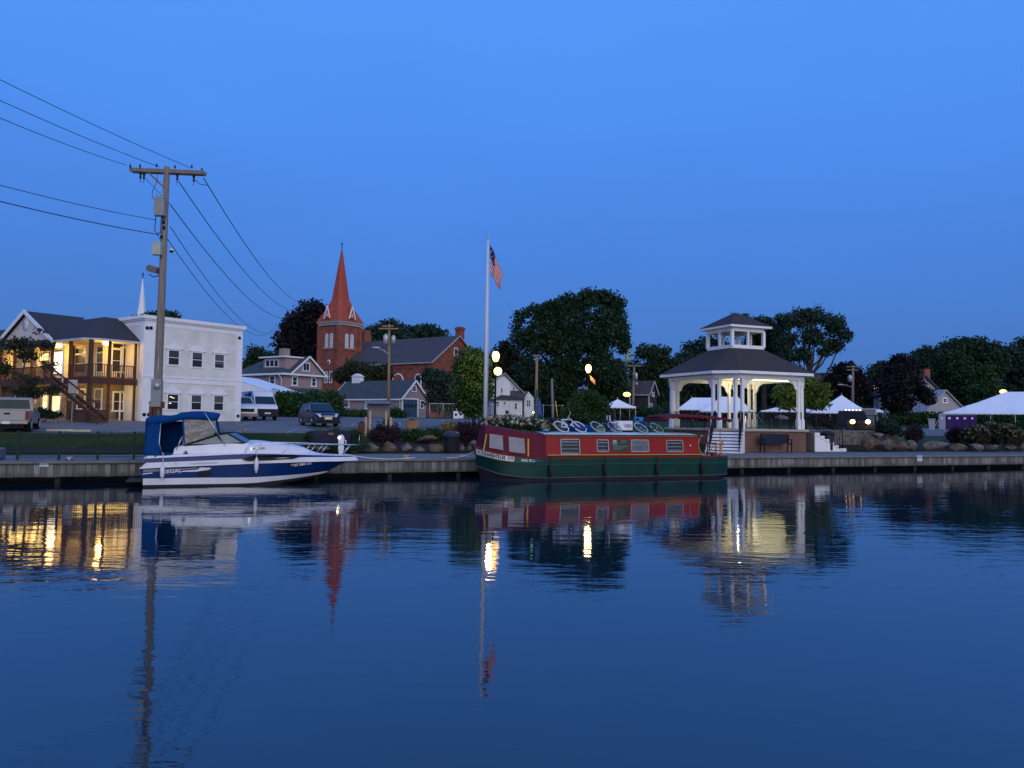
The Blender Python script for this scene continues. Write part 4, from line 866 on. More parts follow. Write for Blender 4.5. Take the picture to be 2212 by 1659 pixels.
# side stairs at the right end: stepped white skirting
ss = thing('side_steps', 'white stepped staircase running down from the right end of the brick base', 'steps', GF.w(3.45,-3.05,.79), WA)
prof = [(0,0),(0,1.14),(.40,1.14)]
for k in range(6): prof += [(.40+.37*k,1.14-.175*(k+1)+.0),(.40+.37*(k+1),1.14-.175*(k+1))]
prof = [(0,0),(0,1.15),(.38,1.15)]
z = 1.15; x = .38
for k in range(5): z -= .19; prof += [(x,z),(x+.37,z)]; x += .37
prof += [(x,.20),(x+.26,.20),(x+.26,0)]
mb = MB(); mb.prism(prof, 'y', -.05, .03); mb.build('side_panel', M['white'], ss)
mb = MB(); mb.bar((.1,-.06,.98), (2.2,-.06,.06), .012, .02); mb.build('panel_trim', M['houseside'], ss)
mb = MB(); z = 1.15; x = .0
for k in range(6): mb.box(x,x+.42,.03,1.5,0,z-.02); x += .38 if k == 0 else .37; z -= .19
mb.build('treads', mat('grey_tread', (.22,.22,.22), .8), ss)
m_ = MB(); m_.tube([(2.35,.12,.1),(2.35,.12,1.25),(.2,.12,2.25)], .028, 6)
for k in range(1, 10): m_.box(2.35-.22*k-.01,2.35-.22*k+.01,.11,.13,.1+.11*k,1.25+.1*k)
m_.build('handrail', M['black'], ss)
# stone retaining terrace to the right of the pavilion with black fence
tw = thing('terrace_wall', 'rough grey stone retaining wall right of the white staircase', 'retaining wall', GF.w(3.55,-1.45,.79), WA)
mb = MB(); mb.box(-.3,8.6,0,.4,-.1,1.22); mb.build('wall', M['rock2'], tw); MB().box(-.32,8.6,-.03,.43,1.22,1.30).build('coping', M['deck'], tw)
fe = thing('park_fence', 'black metal railing along the terrace right of the pavilion', 'fence', GF.w(3.6,-1.2,2.08), WA)
for k in range(5): railrun((.1+1.7*k,0), (1.75+1.7*k,0), 0, 1.0, fe, .13, 'panel')
fe2 = thing('park_fence', 'black metal railing with dark mesh beside the small lit maple', 'fence', GF.w(4.1,1.2,2.08), WA)
for k in range(3): railrun((0+1.6*k,.3*k), (1.6+1.6*k,.3*k+.3), 0, 1.1, fe2, .11, 'panel')
# benches
def bench(lab, loc, rz, col=M['stripeblue']):
    b_ = thing('park_bench', lab, 'bench', loc, rz, 'dark benches along the quay')
    bm = mat('dark_blue_bench', (.018,.022,.045), .5, var=.15)
    m_ = MB()
    for k in range(5): m_.bar((-.95,-.08-.015*k,.47+.095*k), (.95,-.08-.015*k,.50+.085*k), .02, .085)
    m_.build('backrest', bm, b_)
    m_ = MB()
    for k in range(4): m_.bar((-.95,-.42+.11*k,.43), (.95,-.42+.11*k,.43), .095, .025)
    m_.build('seat', bm, b_)
    for sx_ in (-.88, .88):
        MB().bar((sx_,-.42,0), (sx_,-.40,.64), .05).bar((sx_,-.42,.63), (sx_,-.08,.63), .05, .03).bar((sx_,-.06,0), (sx_,-.14,.88), .05).bar((sx_,-.42,.4), (sx_,-.05,.4), .04).build('side_frame', M['black'], b_)
    return b_
bx0, _ = GF.px('A8', 200, 640, -4.1)
bench('dark blue bench standing against the brick base of the pavilion', GF.w(bx0+.12,-3.75,.79), WA).scale = (1.12,1,1.22)
tb_ = thing('litter_bin', 'black litter bin standing right of the white stepped staircase', 'litter bin', GF.w(4.75,-2.75,.80), WA)
MB().lathe([(.34,0),(.37,.1),(.38,1.0),(.35,1.03)], n=16).build('body', M['blackplastic'], tb_); MB().lathe([(.40,1.03),(.40,1.12),(.22,1.24),(.05,1.27)], n=16).build('lid', M['blackplastic'], tb_)
# ------------------------------------------------------------------ buildings
def rects(f, t_, pts, ly): return [f.px(t_, *p, ly) for p in pts]
def window(par, x0, x1, z0, z1, y, axis='y', fr=.09, mull=(1,1), gm=None, fm=None, sgn=-1, sill=True, name='window'):
    """frame ring with muntins proud of the wall plane, pane as its child; axis 'y' = facade facing -y, 'x' = facade facing +-x"""
    fm = fm or M['white']; gm = gm or M['glass']
    def bx(mb, a, b, c, d, lo, hi):
        if axis == 'y': mb.box(a, b, y+sgn*hi if sgn < 0 else y+lo, y+sgn*lo if sgn < 0 else y+hi, c, d)
        else: mb.box(y+sgn*hi if sgn < 0 else y+lo, y+sgn*lo if sgn < 0 else y+hi, a, b, c, d)
        return mb
    m_ = MB()
    bx(m_, x0-fr, x0, z0-fr, z1+fr, .0, .05); bx(m_, x1, x1+fr, z0-fr, z1+fr, .0, .05); bx(m_, x0, x1, z1, z1+fr, .0, .05); bx(m_, x0-fr*1.5 if sill else x0, x1+fr*1.5 if sill else x1, z0-fr, z0-.001, .0, .07)
    for i in range(1, mull[0]): bx(m_, x0+(x1-x0)*i/mull[0]-.02, x0+(x1-x0)*i/mull[0]+.02, z0, z1, .015, .035)
    for i in range(1, mull[1]): bx(m_, x0, x1, z0+(z1-z0)*i/mull[1]-.02, z0+(z1-z0)*i/mull[1]+.02, .015, .035)
    wo = m_.build(name, fm, par)
    bx(MB(), x0, x1, z0, z1, .002, .012).build('pane', gm, wo); return wo
# --- white two-storey building
BE = 53
WB = Fr((-27.07,56.4,2.0), BE)
wb = thing('office_building', 'white clapboard two-storey building with six windows beside the utility pole', 'building', WB.o, BE)
xr, zt_ = WB.px('Z3', 1252, 240); xl0, zt0 = WB.px('Z3', 400, 130); HT = (zt_+zt0)/2
xr = WB.px('Z3', 1240, 800)[0]
mb = MB(); mb.box(0,xr,0,13,-.3,HT-.25); mb.build('wall', M['siding'], wb)
mb = MB(); mb.box(-.02,xr+.02,-.02,13,HT-.72,HT-.25); mb.build('frieze', M['white'], wb)
mb = MB(); mb.box(-.22,xr+.22,-.24,13.1,HT-.25,HT); mb.box(-.12,xr+.12,-.13,13,HT-.36,HT-.252); mb.build('cornice', M['white'], wb)
zb1 = WB.px('Z3', 700, 810)[1]; zb0 = WB.px('Z3', 700, 862)[1]
mb = MB(); mb.box(-.03,xr+.04,-.05,12.9,zb0,zb1); mb.box(-.05,xr+.06,-.10,12.9,zb1,zb1+.07); mb.build('belt_course', M['white'], wb)
pw = WB.px('Z3', 1240, 700)[0]-WB.px('Z3', 1188, 700)[0]
for a, b_ in ((xr-pw-.02,xr+.03),(-.03,WB.px('Z3',290,700)[0])): MB().box(a,b_,-.06,.02,-.3,HT-.73).build('corner_pilaster', M['white'], wb)
mb = MB(); mb.box(-.06,.02,-.0,.5,-.3,HT-.73); mb.build('corner_pilaster', M['white'], wb)
for zx, zy in ((190,250),(255,253),(1218,362),(170,1195),(230,1195),(1202,1210)):
    x, z = WB.px('Z3', zx, zy); x = max(x, .12); MB().lathe([(.13,-.12),(.13,-.07),(.08,-.06)], (x,0,z), 12, 'y').build('wall_anchor', M['black'], wb)
wins = [((455,495),(560,655)),((713,520),(812,680)),((958,540),(1050,690)),((443,975),(550,1137)),((703,985),(802,1142)),((949,992),(1042,1147))]
for k, (a, b_) in enumerate(wins):
    x0, z1 = WB.px('Z3', *a); x1, z0 = WB.px('Z3', *b_)
    gm = M['glass']
    wo = window(wb, x0, x1, z0, z1, 0, fr=.10, mull=(1,2), gm=gm)
    bh = (.55,.35,.75,.0,.5,.45)[k]*(z1-z0); bh and MB().box(x0,x1,-.014,-.0125,z1-bh,z1).build('blind', mat('dim_blind', (.05+.02*(k%3),.055+.02*(k%3),.065+.02*(k%3)), .6, var=.1), wo)
    xm = (x0+x1)/2; hw = (x1-x0)/2+.26
    md = MB()
    if k % 2 == 1 and k != 3 or k == 4:
        pts = [(xm-hw,z1+.16)]+[(xm+hw*.85*cos(pi-pi*j/10), z1+.20+.36*sin(pi*j/10)) for j in range(11)]+[(xm+hw,z1+.16)]
        md.prism(pts, 'y', -.07, -.002)
    else:
        md.prism([(xm-hw,z1+.16),(xm-hw,z1+.22),(xm,z1+.56),(xm+hw,z1+.22),(xm+hw,z1+.16)], 'y', -.08, -.002)
    md.box(xm-hw-.05,xm+hw+.05,-.11,-.002,z1+.10,z1+.16); md.build('pediment', M['white'], wo)
mb = MB(); x0, z0 = WB.px('Z3', 455, 985); x1, z1 = WB.px('Z3', 515, 1022)
wl = mat('warm_emissive_bar', (.8,.7,.4), .5, var=0, emis=(1,.85,.5), es=1.6)
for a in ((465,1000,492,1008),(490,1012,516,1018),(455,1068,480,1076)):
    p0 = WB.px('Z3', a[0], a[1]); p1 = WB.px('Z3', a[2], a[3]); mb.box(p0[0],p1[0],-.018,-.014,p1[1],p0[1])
mb.build('warm_window_bars', wl, wb)  # small warm emissive bars just in front of the lower left pane
# --- inn with porch
INO = (-29.7,54.0,1.97); IE = 55
IN = Fr(INO, IE)
inn = thing('inn', 'two-storey inn with dark hipped roof, brown timber balcony and warm lit porch', 'building', INO, IE)
EZ = 5.85; FZ = 3.05
PD = 2.0                                    # porch depth
LX = 3.42                                   # end of the short face, at the white building
YE = 26.
mb = MB(); mb.box(PD,LX,PD,YE,-.2,2.75); mb.build('ground_floor_wall', M['stonewall'], inn)
mb = MB(); mb.box(PD,LX,PD,YE,2.75,EZ-.1); mb.build('upper_wall', M['cream'], inn)
mb = MB(); mb.box(.02,LX,.02,YE,EZ-.08,EZ-.02); mb.build('porch_ceiling', mat('porch_ceiling', (.70,.60,.38), .7, var=.04), inn)
mb = MB(); mb.box(.02,LX,.02,PD,FZ-.32,FZ-.02); mb.box(.02,PD,PD,YE,FZ-.32,FZ-.02); mb.build('balcony_floor', mat('balcony_soffit', (.42,.33,.2), .7), inn)
mb = MB(); mb.box(-.05,LX,-.06,.0,FZ-.42,FZ+.06); mb.box(-.06,.0,-.06,YE,FZ-.42,FZ+.06); mb.build('balcony_fascia', M['brownwood'], inn)
# roofs
mb = MB(); ov = .35
A_ = [(-ov,-ov,EZ),(LX+.12,-ov,EZ),(LX+.12,5.5,EZ+1.95),(3.2,3.2,EZ+1.95),(3.2,30,EZ+1.95),(-ov,30,EZ)]
cham = .9
V = [(-ov+cham,-ov,EZ),(LX+.1,-ov,EZ-.0),(LX+.1,2.6,EZ+1.75),(2.4,2.9,EZ+1.95),(2.4,30,EZ+1.95),(-ov,30,EZ),(-ov,-ov+cham,EZ)]
mb.add(V+[(6,2.9,EZ+1.9),(6,30,EZ+1.9)], [(0,1,2,3),(6,0,3),(5,6,3,4),(3,2,7),(4,3,7,8)])
mb.build('main_roof', M['shingle'], inn)
mb = MB(); 
for a, b_ in (((-ov+cham,-ov),(LX+.05,-ov)),((-ov,-ov+cham),(-ov+cham,-ov)),((-ov,5.2),(-ov,-ov+cham)),((-ov,30),(-ov,14.4))): mb.bar((a[0],a[1],EZ-.07), (b_[0],b_[1],EZ-.07), .08, .16)
mb.build('gutter', mat('gutter_white', (.5,.5,.48), .6), inn)
mb = MB(); mb.poly([(-ov+cham,-ov,EZ-.09),(-ov,-ov+cham,EZ-.09),(-ov,YE,EZ-.09),(.03,YE,EZ-.09),(.03,.03,EZ-.09),(LX,.03,EZ-.09),(LX,-ov,EZ-.09)]); mb.build('soffit', M['cream'], inn)
# front gable
gy0, gy1, gyp, gpz = 5.3, 14.3, 9.7, 8.35
mb = MB(); mb.add([(-.35,gy0-.35,EZ+.05),(-.35,gyp,gpz+.05),(4.2,gyp,gpz+.05),(1.0,gy0-.35,EZ+.05)], [(0,1,2,3)]); mb.add([(-.35,gy1+.35,EZ+.05),(-.35,gyp,gpz+.05),(4.2,gyp,gpz+.05),(1.0,gy1+.35,EZ+.05)], [(0,3,2,1)]); mb.build('gable_roof', M['shingle'], inn)
mb = MB(); mb.prism([(gy0,EZ+.1),(gy1,EZ+.1),(gyp,gpz-.1)], 'x', -.08, .1); mb.build('gable_wall', mat('pale_pink_gable', (.60,.52,.50), .7, var=.04), inn)
mb = MB(); mb.bar((-.38,gy0-.4,EZ+.0), (-.38,gyp,gpz), .06, .30); mb.bar((-.38,gy1+.4,EZ+.0), (-.38,gyp,gpz), .06, .30); mb.build('bargeboard', M['white'], inn)
gc = IN.pxx('Z1', 212, 262, -.1); mb = MB(); mb.lathe([(.52,-.14),(.52,-.09),(.46,-.14)], (0,gc[0],gc[1]), 8, 'x'); mb.build('round_vent', M['white'], inn)
mb = MB(); mb.box(-.36,.0,gy0-.2,gy1+.2,EZ-.35,EZ+.08); mb.build('gable_base_roof', M['shingle'], inn)
# posts
def post(x, y, w_=.16, z1=EZ-.1): MB().box(x-w_/2,x+w_/2,y-w_/2,y+w_/2,-.2,z1).build('post', M['brownwood'], inn)
px1 = IN.px('Z1', 895, 600)[0]; post(px1,.06); post(LX-.12,.06,.14); post(.10,.10,.24)
py = [IN.pxx('Z1', zx, 600)[0] for zx in (565,415,250)]
post(.08,py[0],.20); post(.08,py[1]); post(.08,py[2]); post(.08,py[2]+3)
y6 = IN.pxx('Z1', 600, 600, 1.9)[0]; post(1.85,y6,.15)
mb = MB(); mb.tube([(-.28,py[0]+.35,EZ-.1),(-.2,py[0]+.45,3.0),(-.25,py[0]+.6,0.1)], .055, 8); mb.build('downspout', M['white'], inn)
# balustrades
def balus(a, b_, zb, n=None):
    m_ = MB(); a = Vector((*a,0)); b2 = Vector((*b_,0)); Ln = (b2-a).length; n = n or int(Ln/.15)
    m_.bar(a+Vector((0,0,zb+.98)), b2+Vector((0,0,zb+.98)), .09, .06); m_.bar(a+Vector((0,0,zb+.10)), b2+Vector((0,0,zb+.10)), .05)
    for k in range(n+1): p = a+(b2-a)*k/n; m_.box(p.x-.02,p.x+.02,p.y-.02,p.y+.02,zb+.1,zb+.98)
    m_.build('balustrade', M['brownwood'], inn)
balus((px1,.05),(LX-.1,.05),FZ); balus((.1,.05),(px1,.05),FZ); balus((.05,.1),(.05,py[0]),FZ); balus((.05,py[1]),(.05,YE),FZ); post(.08,14.5); post(.08,18.5)
# doors and windows on the recessed walls
dark_door = mat('dark_glazed_door', (.06,.05,.045), .3, var=.1)
yellowglass = mat('dark_amber_glass', (.045,.04,.025), .25, var=.3, sc=3)  # dull amber pane colour, no emission
def at(zx0, zy0, zx1, zy1, ly): 
    a = IN.px('Z1', zx0, zy0, ly); b2 = IN.px('Z1', zx1, zy1, ly); return a[0], b2[0], b2[1], a[1]
def door(x0, x1, z0, z1, y, axis='y'):
    wo = window(inn, x0, x1, z0+.02, z1, y, axis, .12, (1,1), dark_door, name='door', sill=False)
    mb = MB()
    if axis == 'y': mb.box(x0+.18,x1-.18,y-.03,y-.014,z0+.25,z1-.2)
    mb.build('door_glass', yellowglass, wo)
x0,x1,z0,z1 = at(1038,462,1092,660,PD); x1 = min(x1, LX-.25); door(x0,x1,FZ,z1,PD)
x0,x1,z0,z1 = at(920,470,992,640,PD); x0 = max(x0, PD+.1); window(inn,x0,x1,FZ+.65,z1,PD,fr=.09,mull=(1,2),gm=yellowglass); window(inn,x0,x1,z1+.15,z1+.62,PD,fr=.06,gm=M['glass'],sill=False)
x0,x1,z0,z1 = at(1045,822,1100,1045,PD); x1 = min(x1, LX-.2); door(x0,x1,-.05,z1,PD)
x0,x1,z0,z1 = at(930,822,998,965,PD); x0 = max(x0, PD+.1); window(inn,x0,x1,z0,z1,PD,fr=.12,mull=(1,2),gm=yellowglass)
for (zx0, zx1, zt2, zb2, up) in ((620,698,470,640,1),(825,890,470,640,1),(640,690,830,940,0),(845,885,815,965,0)):
    a = IN.pxx('Z1', zx0, zt2, PD); b2 = IN.pxx('Z1', zx1, zb2, PD); y0, y1 = sorted((a[0], b2[0]))
    if y0 < PD+.05: y0 = PD+.15; y1 = max(y1, y0+.9)
    if up: window(inn,y0,y1,FZ+.6,5.0,PD,'x',.09,(1,2),yellowglass); window(inn,y0,y1,5.12,5.5,PD,'x',.05,gm=M['glass'],sill=False)
    else: window(inn,y0,y1,.9,2.3,PD,'x',.12,(1,2),yellowglass)
# lit doorways behind the tree
whitelit = emat('lit_interior', (.92,.90,.95), .75); yell = emat('lit_interior_yellow', (1,.68,.26), 1.0)
for zx0, zx1, zt2, zb2, m_, z0_ in ((428,505,490,665,whitelit,0),(413,488,850,1000,yell,0),(345,392,840,965,yell,0),(322,395,505,555,yell,0)):
    a = IN.pxx('Z1', zx0, zt2, PD-.05); b2 = IN.pxx('Z1', zx1, zb2, PD-.05); y0, y1 = sorted((a[0], b2[0])); za, zb_ = b2[1], a[1]
    window(inn,y0,y1,za,zb_,PD-.001,'x',.10,(1,1),m_,fm=dark_door,sill=False,name='lit_doorway')
# stairs from balcony to ground, brown
mb = MB()
a = IN.px('Z1', 430, 575, -.0)
SX = -1.5; yt_ = IN.pxx('Z1', 435, 600, SX)[0]; yb_ = IN.pxx('Z1', 870, 985, SX)[0]; s0 = Vector((SX,yt_,FZ)); s1 = Vector((SX,yb_,.15))
for dx in (0, 1.0): mb.bar((s0.x+dx*-.0-(.5 if dx else -.0),s0.y,s0.z), (s1.x-(.5 if dx else 0),s1.y,s1.z), .07, .24)
for k in range(15):
    p = s0+(s1-s0)*(k+.5)/15; mb.box(p.x-.55,p.x+.02,p.y-.16,p.y+.12,p.z+.02,p.z+.07)
mb.build('staircase', M['brownwood'], inn)
mb = MB(); mb.bar((s0.x-.55,s0.y,s0.z+.95), (s1.x-.55,s1.y,s1.z+.95), .07, .10); mb.bar((s0.x-.55,s0.y,s0.z+.0), (s0.x-.55,s0.y,s0.z+.95), .08); mb.bar((s1.x-.55,s1.y,s1.z-.3), (s1.x-.55,s1.y,s1.z+.95), .1); mb.build('stair_rail', M['brownwood'], inn)
mb = MB()
sk0 = IN.pxx('Z1', 565, 1000, -1.2)[0]; sk1 = IN.pxx('Z1', 740, 1000, -1.2)[0]
for k in range(7): mb.box(-1.2,-1.14,sk1,sk0,-.1+.13*k,.01+.13*k); mb.box(-1.14,IN.px('Z1',885,1000,sk1)[0],sk1,sk1+.06,-.1+.13*k,.01+.13*k)
mb.build('board_skirt', M['brownwood'], inn)
# porch lamps, followed by added fill lights
glowp = emat('porch_globe', (1,.55,.22), 9)
for zx, zy, ax in ((475,408,0),(870,397,1)):
    if ax: x, z = IN.px('Z1', zx, zy, .9); p = (x,.9,EZ-.22)
    else: y, z = IN.pxx('Z1', zx, zy, .9); p = (.9,y,EZ-.22)
    MB().lathe([(.05,.12),(.20,.10),(.27,.0),(.20,-.10),(.05,-.14)], p, 14).build('porch_lamp', glowp, inn); lamp('porch_lamp_and_fill', (p[0],p[1],p[2]-.45), 71, (1,.58,.15), .25, inn)
lamp('porch_lamp_and_fill', (.9,7.8,5.0), 82, (1,.64,.20), .9, inn); lamp('porch_lamp_and_fill', (.95,.95,2.35), 51, (1,.64,.20), .9, inn); lamp('porch_lamp_and_fill', (1.0,4.5,2.3), 63, (1,.64,.20), .9, inn); lamp('porch_lamp_and_fill', (1.0,8.5,2.3), 75, (1,.64,.20), .9, inn); lamp('porch_lamp_and_fill', (2.6,1.0,2.3), 37, (1,.64,.20), .9, inn); lamp('porch_lamp_and_fill', (2.5,1.0,5.1), 28, (1,.64,.20), .9, inn)  # fill lights without fittings, added to spread the yellow glow
lamp('porch_lamp_and_fill', (.9,12.5,5.0), 105, (1,.64,.20), .9, inn); lamp('porch_lamp_and_fill', (1.0,13,2.3), 82, (1,.64,.20), .9, inn); lamp('porch_lamp_and_fill', (.9,17.5,4.6), 90, (1,.64,.20), .9, inn)  # more added fills along the left end of the porch
for yw in (10.5,12.6,15.2):
    window(inn,yw,yw+1.0,FZ+.6,5.0,PD,'x',.09,(1,2),yellowglass); window(inn,yw,yw+1.0,.8,2.3,PD,'x',.1,(1,2),yellowglass)
# --- generic houses
def gable_house(par, x0, x1, y0, y1, z0, ez, rz_, wallm, roofm, ridge='x', ov=.35, trim=None, gable_only=False):
    """walls + gable roof; ridge along x or y"""
    trim = trim or M['white']
    MB().box(x0,x1,y0,y1,z0,ez).build('wall', wallm, par)
    if ridge == 'x':
        ym = (y0+y1)/2; sl = (rz_-ez)/(ym-y0)
        MB().prism([(y0,ez-.01),(y1,ez-.01),(ym,rz_-.02)], 'x', x0, x1).build('gable', wallm, par)
        for sg, ye in ((-1,y0),(1,y1)):
            MB().slab([(x0-ov,ye+sg*ov,ez-sl*ov),(x1+ov,ye+sg*ov,ez-sl*ov),(x1+ov,ym,rz_),(x0-ov,ym,rz_)], (0,0,.14)).build('roof', roofm, par)
            mb = MB(); mb.bar((x0-ov,ye+sg*(ov+.02),ez-sl*ov+.03), (x1+ov,ye+sg*(ov+.02),ez-sl*ov+.03), .05, .18)
            mb.build('eaves_board', trim, par)
        for xx in (x0-ov-.02, x1+ov+.02): mb = MB(); mb.bar((xx,y0-ov,ez-sl*ov+.02), (xx,ym,rz_+.02), .06, .24); mb.bar((xx,y1+ov,ez-sl*ov+.02), (xx,ym,rz_+.02), .06, .24); mb.build('bargeboard', trim, par)
    else:
        xm = (x0+x1)/2; sl = (rz_-ez)/(xm-x0)
        MB().prism([(x0,ez-.01),(x1,ez-.01),(xm,rz_-.02)], 'y', y0, y1).build('gable', wallm, par)
        for sg, xe in ((-1,x0),(1,x1)):
            MB().slab([(xe+sg*ov,y0-ov,ez-sl*ov),(xe+sg*ov,y1+ov,ez-sl*ov),(xm,y1+ov,rz_),(xm,y0-ov,rz_)], (0,0,.14)).build('roof', roofm, par)
            mb = MB(); mb.bar((xe+sg*(ov+.02),y0-ov,ez-sl*ov+.03), (xe+sg*(ov+.02),y1+ov,ez-sl*ov+.03), .05, .18)
            mb.build('eaves_board', trim, par)
        for yy_ in (y0-ov-.02, y1+ov+.02): mb = MB(); mb.bar((x0-ov,yy_,ez-sl*ov+.02), (xm,yy_,rz_+.02), .06, .24); mb.bar((x1+ov,yy_,ez-sl*ov+.02), (xm,yy_,rz_+.02), .06, .24); mb.build('bargeboard', trim, par)
# church: tower with red spire and nave; frame with long side at -35 deg
CE = -35
tc_ = P((731-0), 850, 138.); TWo = Vector((tc_.x, tc_.y, hz(tc_.x, tc_.y)))
tw_ = thing('brick_church', 'red brick church with tall red shingled spire and long slate roofed nave', 'church', TWo, CE)
TW = Fr(TWo, CE)
# tower corner nearest the camera at picture x of the shared edge
hw = 2.46
zt = lambda y: (proj((TWo.x, TWo.y-3.0, 0))[1]-y)/FL*(TWo.y-3)-TWo.z*1.0
def zat(y, D, x=731): return EYE+((907+(x-PX)*tan(rol))-y)/FL*D-TWo.z
Dn = TWo.y-3.2
zc0 = zat(q('Z5',270,735)[1], Dn); zc1 = zat(q('Z5',270,700)[1], Dn)
mb = MB(); mb.box(-hw,hw,-hw,hw,-1,zc0); mb.build('tower_wall', M['brick'], tw_)
mb = MB()
for x_, y_ in ((-hw,-hw),(hw,-hw),(hw,hw),(-hw,hw)): mb.cb((x_,y_,zc0/2-.5), (.7,.7,zc0+1-.02))
for z_ in (zat(q('Z5',270,930)[1],Dn), zat(q('Z5',270,1090)[1],Dn)): mb.box(-hw-.12,hw+.12,-hw-.12,hw+.12,z_,z_+.35)
mb.build('tower_buttress', M['brick'], tw_)
mb = MB(); mb.box(-hw-.25,hw+.25,-hw-.25,hw+.25,zc0,zc0+(zc1-zc0)*.5); mb.box(-hw-.45,hw+.45,-hw-.45,hw+.45,zc0+(zc1-zc0)*.5,zc1-.1); mb.build('tower_cornice', M['houseside'], tw_)
ztip = zat(537, TWo.y); zfl = zat(q('Z5',270,545)[1], TWo.y)
mb = MB(); e0 = hw+.55; sqr = lambda r, z, c=.0: [(-r,-r,z),(r,-r,z),(r,r,z),(-r,r,z)]
def oct8(r, z, f): c = r*f; return [(-r+c,-r,z),(r-c,-r,z),(r,-r+c,z),(r,r-c,z),(r-c,r,z),(-r+c,r,z),(-r,r-c,z),(-r,-r+c,z)]
ring(mb, oct8(e0,zc1-.1,.02), oct8(e0*.62,zc1+(zfl-zc1)*.62,.25)); ring(mb, oct8(e0*.62,zc1+(zfl-zc1)*.62,.25), oct8(e0*.455,zfl,.4)); ring(mb, oct8(e0*.455,zfl,.4), oct8(.10,ztip,.4)); mb.poly(oct8(.10,ztip,.4)); mb.poly(oct8(e0,zc1-.1,.02)[::-1])
mb.build('spire', M['spire'], tw_)
mb = MB(); mb.bar((0,0,ztip-.2), (0,0,ztip+1.45), .09); mb.bar((-.32,0,ztip+1.05), (.32,0,ztip+1.05), .09); mb.build('cross', M['black'], tw_)
# small spire dormers
for k in range(2):
    d_ = MB(); zb = zc1+.35; h_ = 2.25; w_ = .72
    if k == 0: d_.prism([(-w_,zb),(w_,zb),(0,zb+h_)], 'y', -hw-.62, -hw+.6)
    else: d_.prism([(-w_,zb),(w_,zb),(0,zb+h_)], 'x', hw-.6, hw+.62)
    do = d_.build('spire_dormer', M['spire'], tw_)
    d2 = MB()
    for sg in (-1, 1):
        a, b2 = (sg*(w_+.02),zb), (0,zb+h_+.06)
        if k == 0: d2.bar((a[0],-hw-.66,a[1]), (b2[0],-hw-.66,b2[1]), .10, .20); d2.bar((-w_*.5,-hw-.66,zb+h_*.42), (w_*.5,-hw-.66,zb+h_*.42), .08, .1)
        else: d2.bar((hw+.66,a[0],a[1]), (hw+.66,b2[0],b2[1]), .10, .20); d2.bar((hw+.66,-w_*.5,zb+h_*.42), (hw+.66,w_*.5,zb+h_*.42), .08, .1)
    d2.build('dormer_trim', M['white'], do)
    d3 = MB(); d3.lathe([(.20,-.04),(.20,.0)], (0,-hw-.63,zb+.55) if k == 0 else (hw+.66,0,zb+.55), 12, 'y' if k == 0 else 'x'); d3.build('dormer_louvre', M['white'], do)
# belfry louvre windows, round windows, lower windows
zl0, zl1 = zat(q('Z5',200,908)[1],Dn), zat(q('Z5',200,797)[1],Dn)
louv = mat('white_louvres', (.62,.62,.66), .6, var=0, lines=(.32,.35,.45))
for k in range(2):
    for c0 in (-.62,.62) if k == 0 else (.62,-.62):
        m_ = MB(); pts = [(c0-.40,zl0),(c0+.40,zl0)]+[(c0+.40*cos(pi*j/8), zl1-.4+.4*sin(pi*j/8)) for j in range(9)]
        if k == 0: m_.prism(pts, 'y', -hw-.07, -hw+.02)
        else: m_.prism(pts, 'x', hw-.02, hw+.07)
        m_.build('belfry_louvre', louv, tw_)
    m_ = MB(); (m_.box(-1.25,1.25,-hw-.16,-hw+.02,zl0-.2,zl0-.01) if k == 0 else m_.box(hw-.02,hw+.16,-1.25,1.25,zl0-.2,zl0-.01)); m_.build('window_sill', M['houseside'], tw_)
zr = zat(q('Z5',203,1023)[1],Dn); MB().lathe([(.42,-.06),(.42,.02)], (0,-hw,zr), 14, 'y').build('round_window', M['white'], tw_); MB().lathe([(.25,-.09),(.25,-.065)], (0,-hw,zr), 12, 'y').build('round_pane', M['glass'], tw_)
z0_, z1_ = zat(q('Z5',200,1180)[1],Dn), zat(q('Z5',200,1100)[1],Dn)
for c0 in (-.75,.45): window(tw_, c0, c0+.42, z0_, z1_, -hw, 'y', .14, (1,1), M['glass'])
# nave: long side facing the camera side
NR0 = P(932, 780, 124.0); nvx, nvy = NR0.x, NR0.y
ox, oy = TW.o.x, TW.o.y
lx = cos(TW.a)*(nvx-ox)+sin(TW.a)*(nvy-oy); ly = -sin(TW.a)*(nvx-ox)+cos(TW.a)*(nvy-oy)
eN = 9.35+EYE-TWo.z; rN = eN+4.6; wN = 13.2; LN = 21.5
NAV = Fr(TW.w(0,0,0), CE); LN = lx-NAV.px('Z5', 268, 1030, ly)[0]
gable_house(tw_, lx-LN, lx, ly, ly+wN, -2, eN, rN+.0, M['brick'], M['slate'], 'x', .5, M['houseside'])
NAV = Fr(TW.w(0,0,0), CE)
mb = MB()
for zx in (700, 855):
    a = NAV.px('Z5', zx, 1180, ly); 
for zx0, zx1, zt2, fill in ((682,752,1122,'b'),(855,890,1125,'g')):
    a = NAV.px('Z5', zx0, zt2, ly); b2 = NAV.px('Z5', zx1, 1230, ly); x0, x1 = a[0], b2[0]; r = (x1-x0)/2; zc = a[1]-r; xc = (x0+x1)/2
    m_ = MB(); pts = [(x0-.2,zc-3),(x1+.2,zc-3)]+[(xc+(r+.2)*cos(pi*j/10), zc+(r+.2)*sin(pi*j/10)) for j in range(11)]; m_.prism(pts, 'y', ly-.10, ly+.01); wo = m_.build('arched_window', M['white'], tw_)
    m_ = MB(); pts = [(x0,zc-3),(x1,zc-3)]+[(xc+r*cos(pi*j/10), zc+r*sin(pi*j/10)) for j in range(11)]; m_.prism(pts, 'y', ly-.13, ly-.105); m_.build('arched_pane', M['brick'] if fill == 'b' else M['glassblue'], wo)
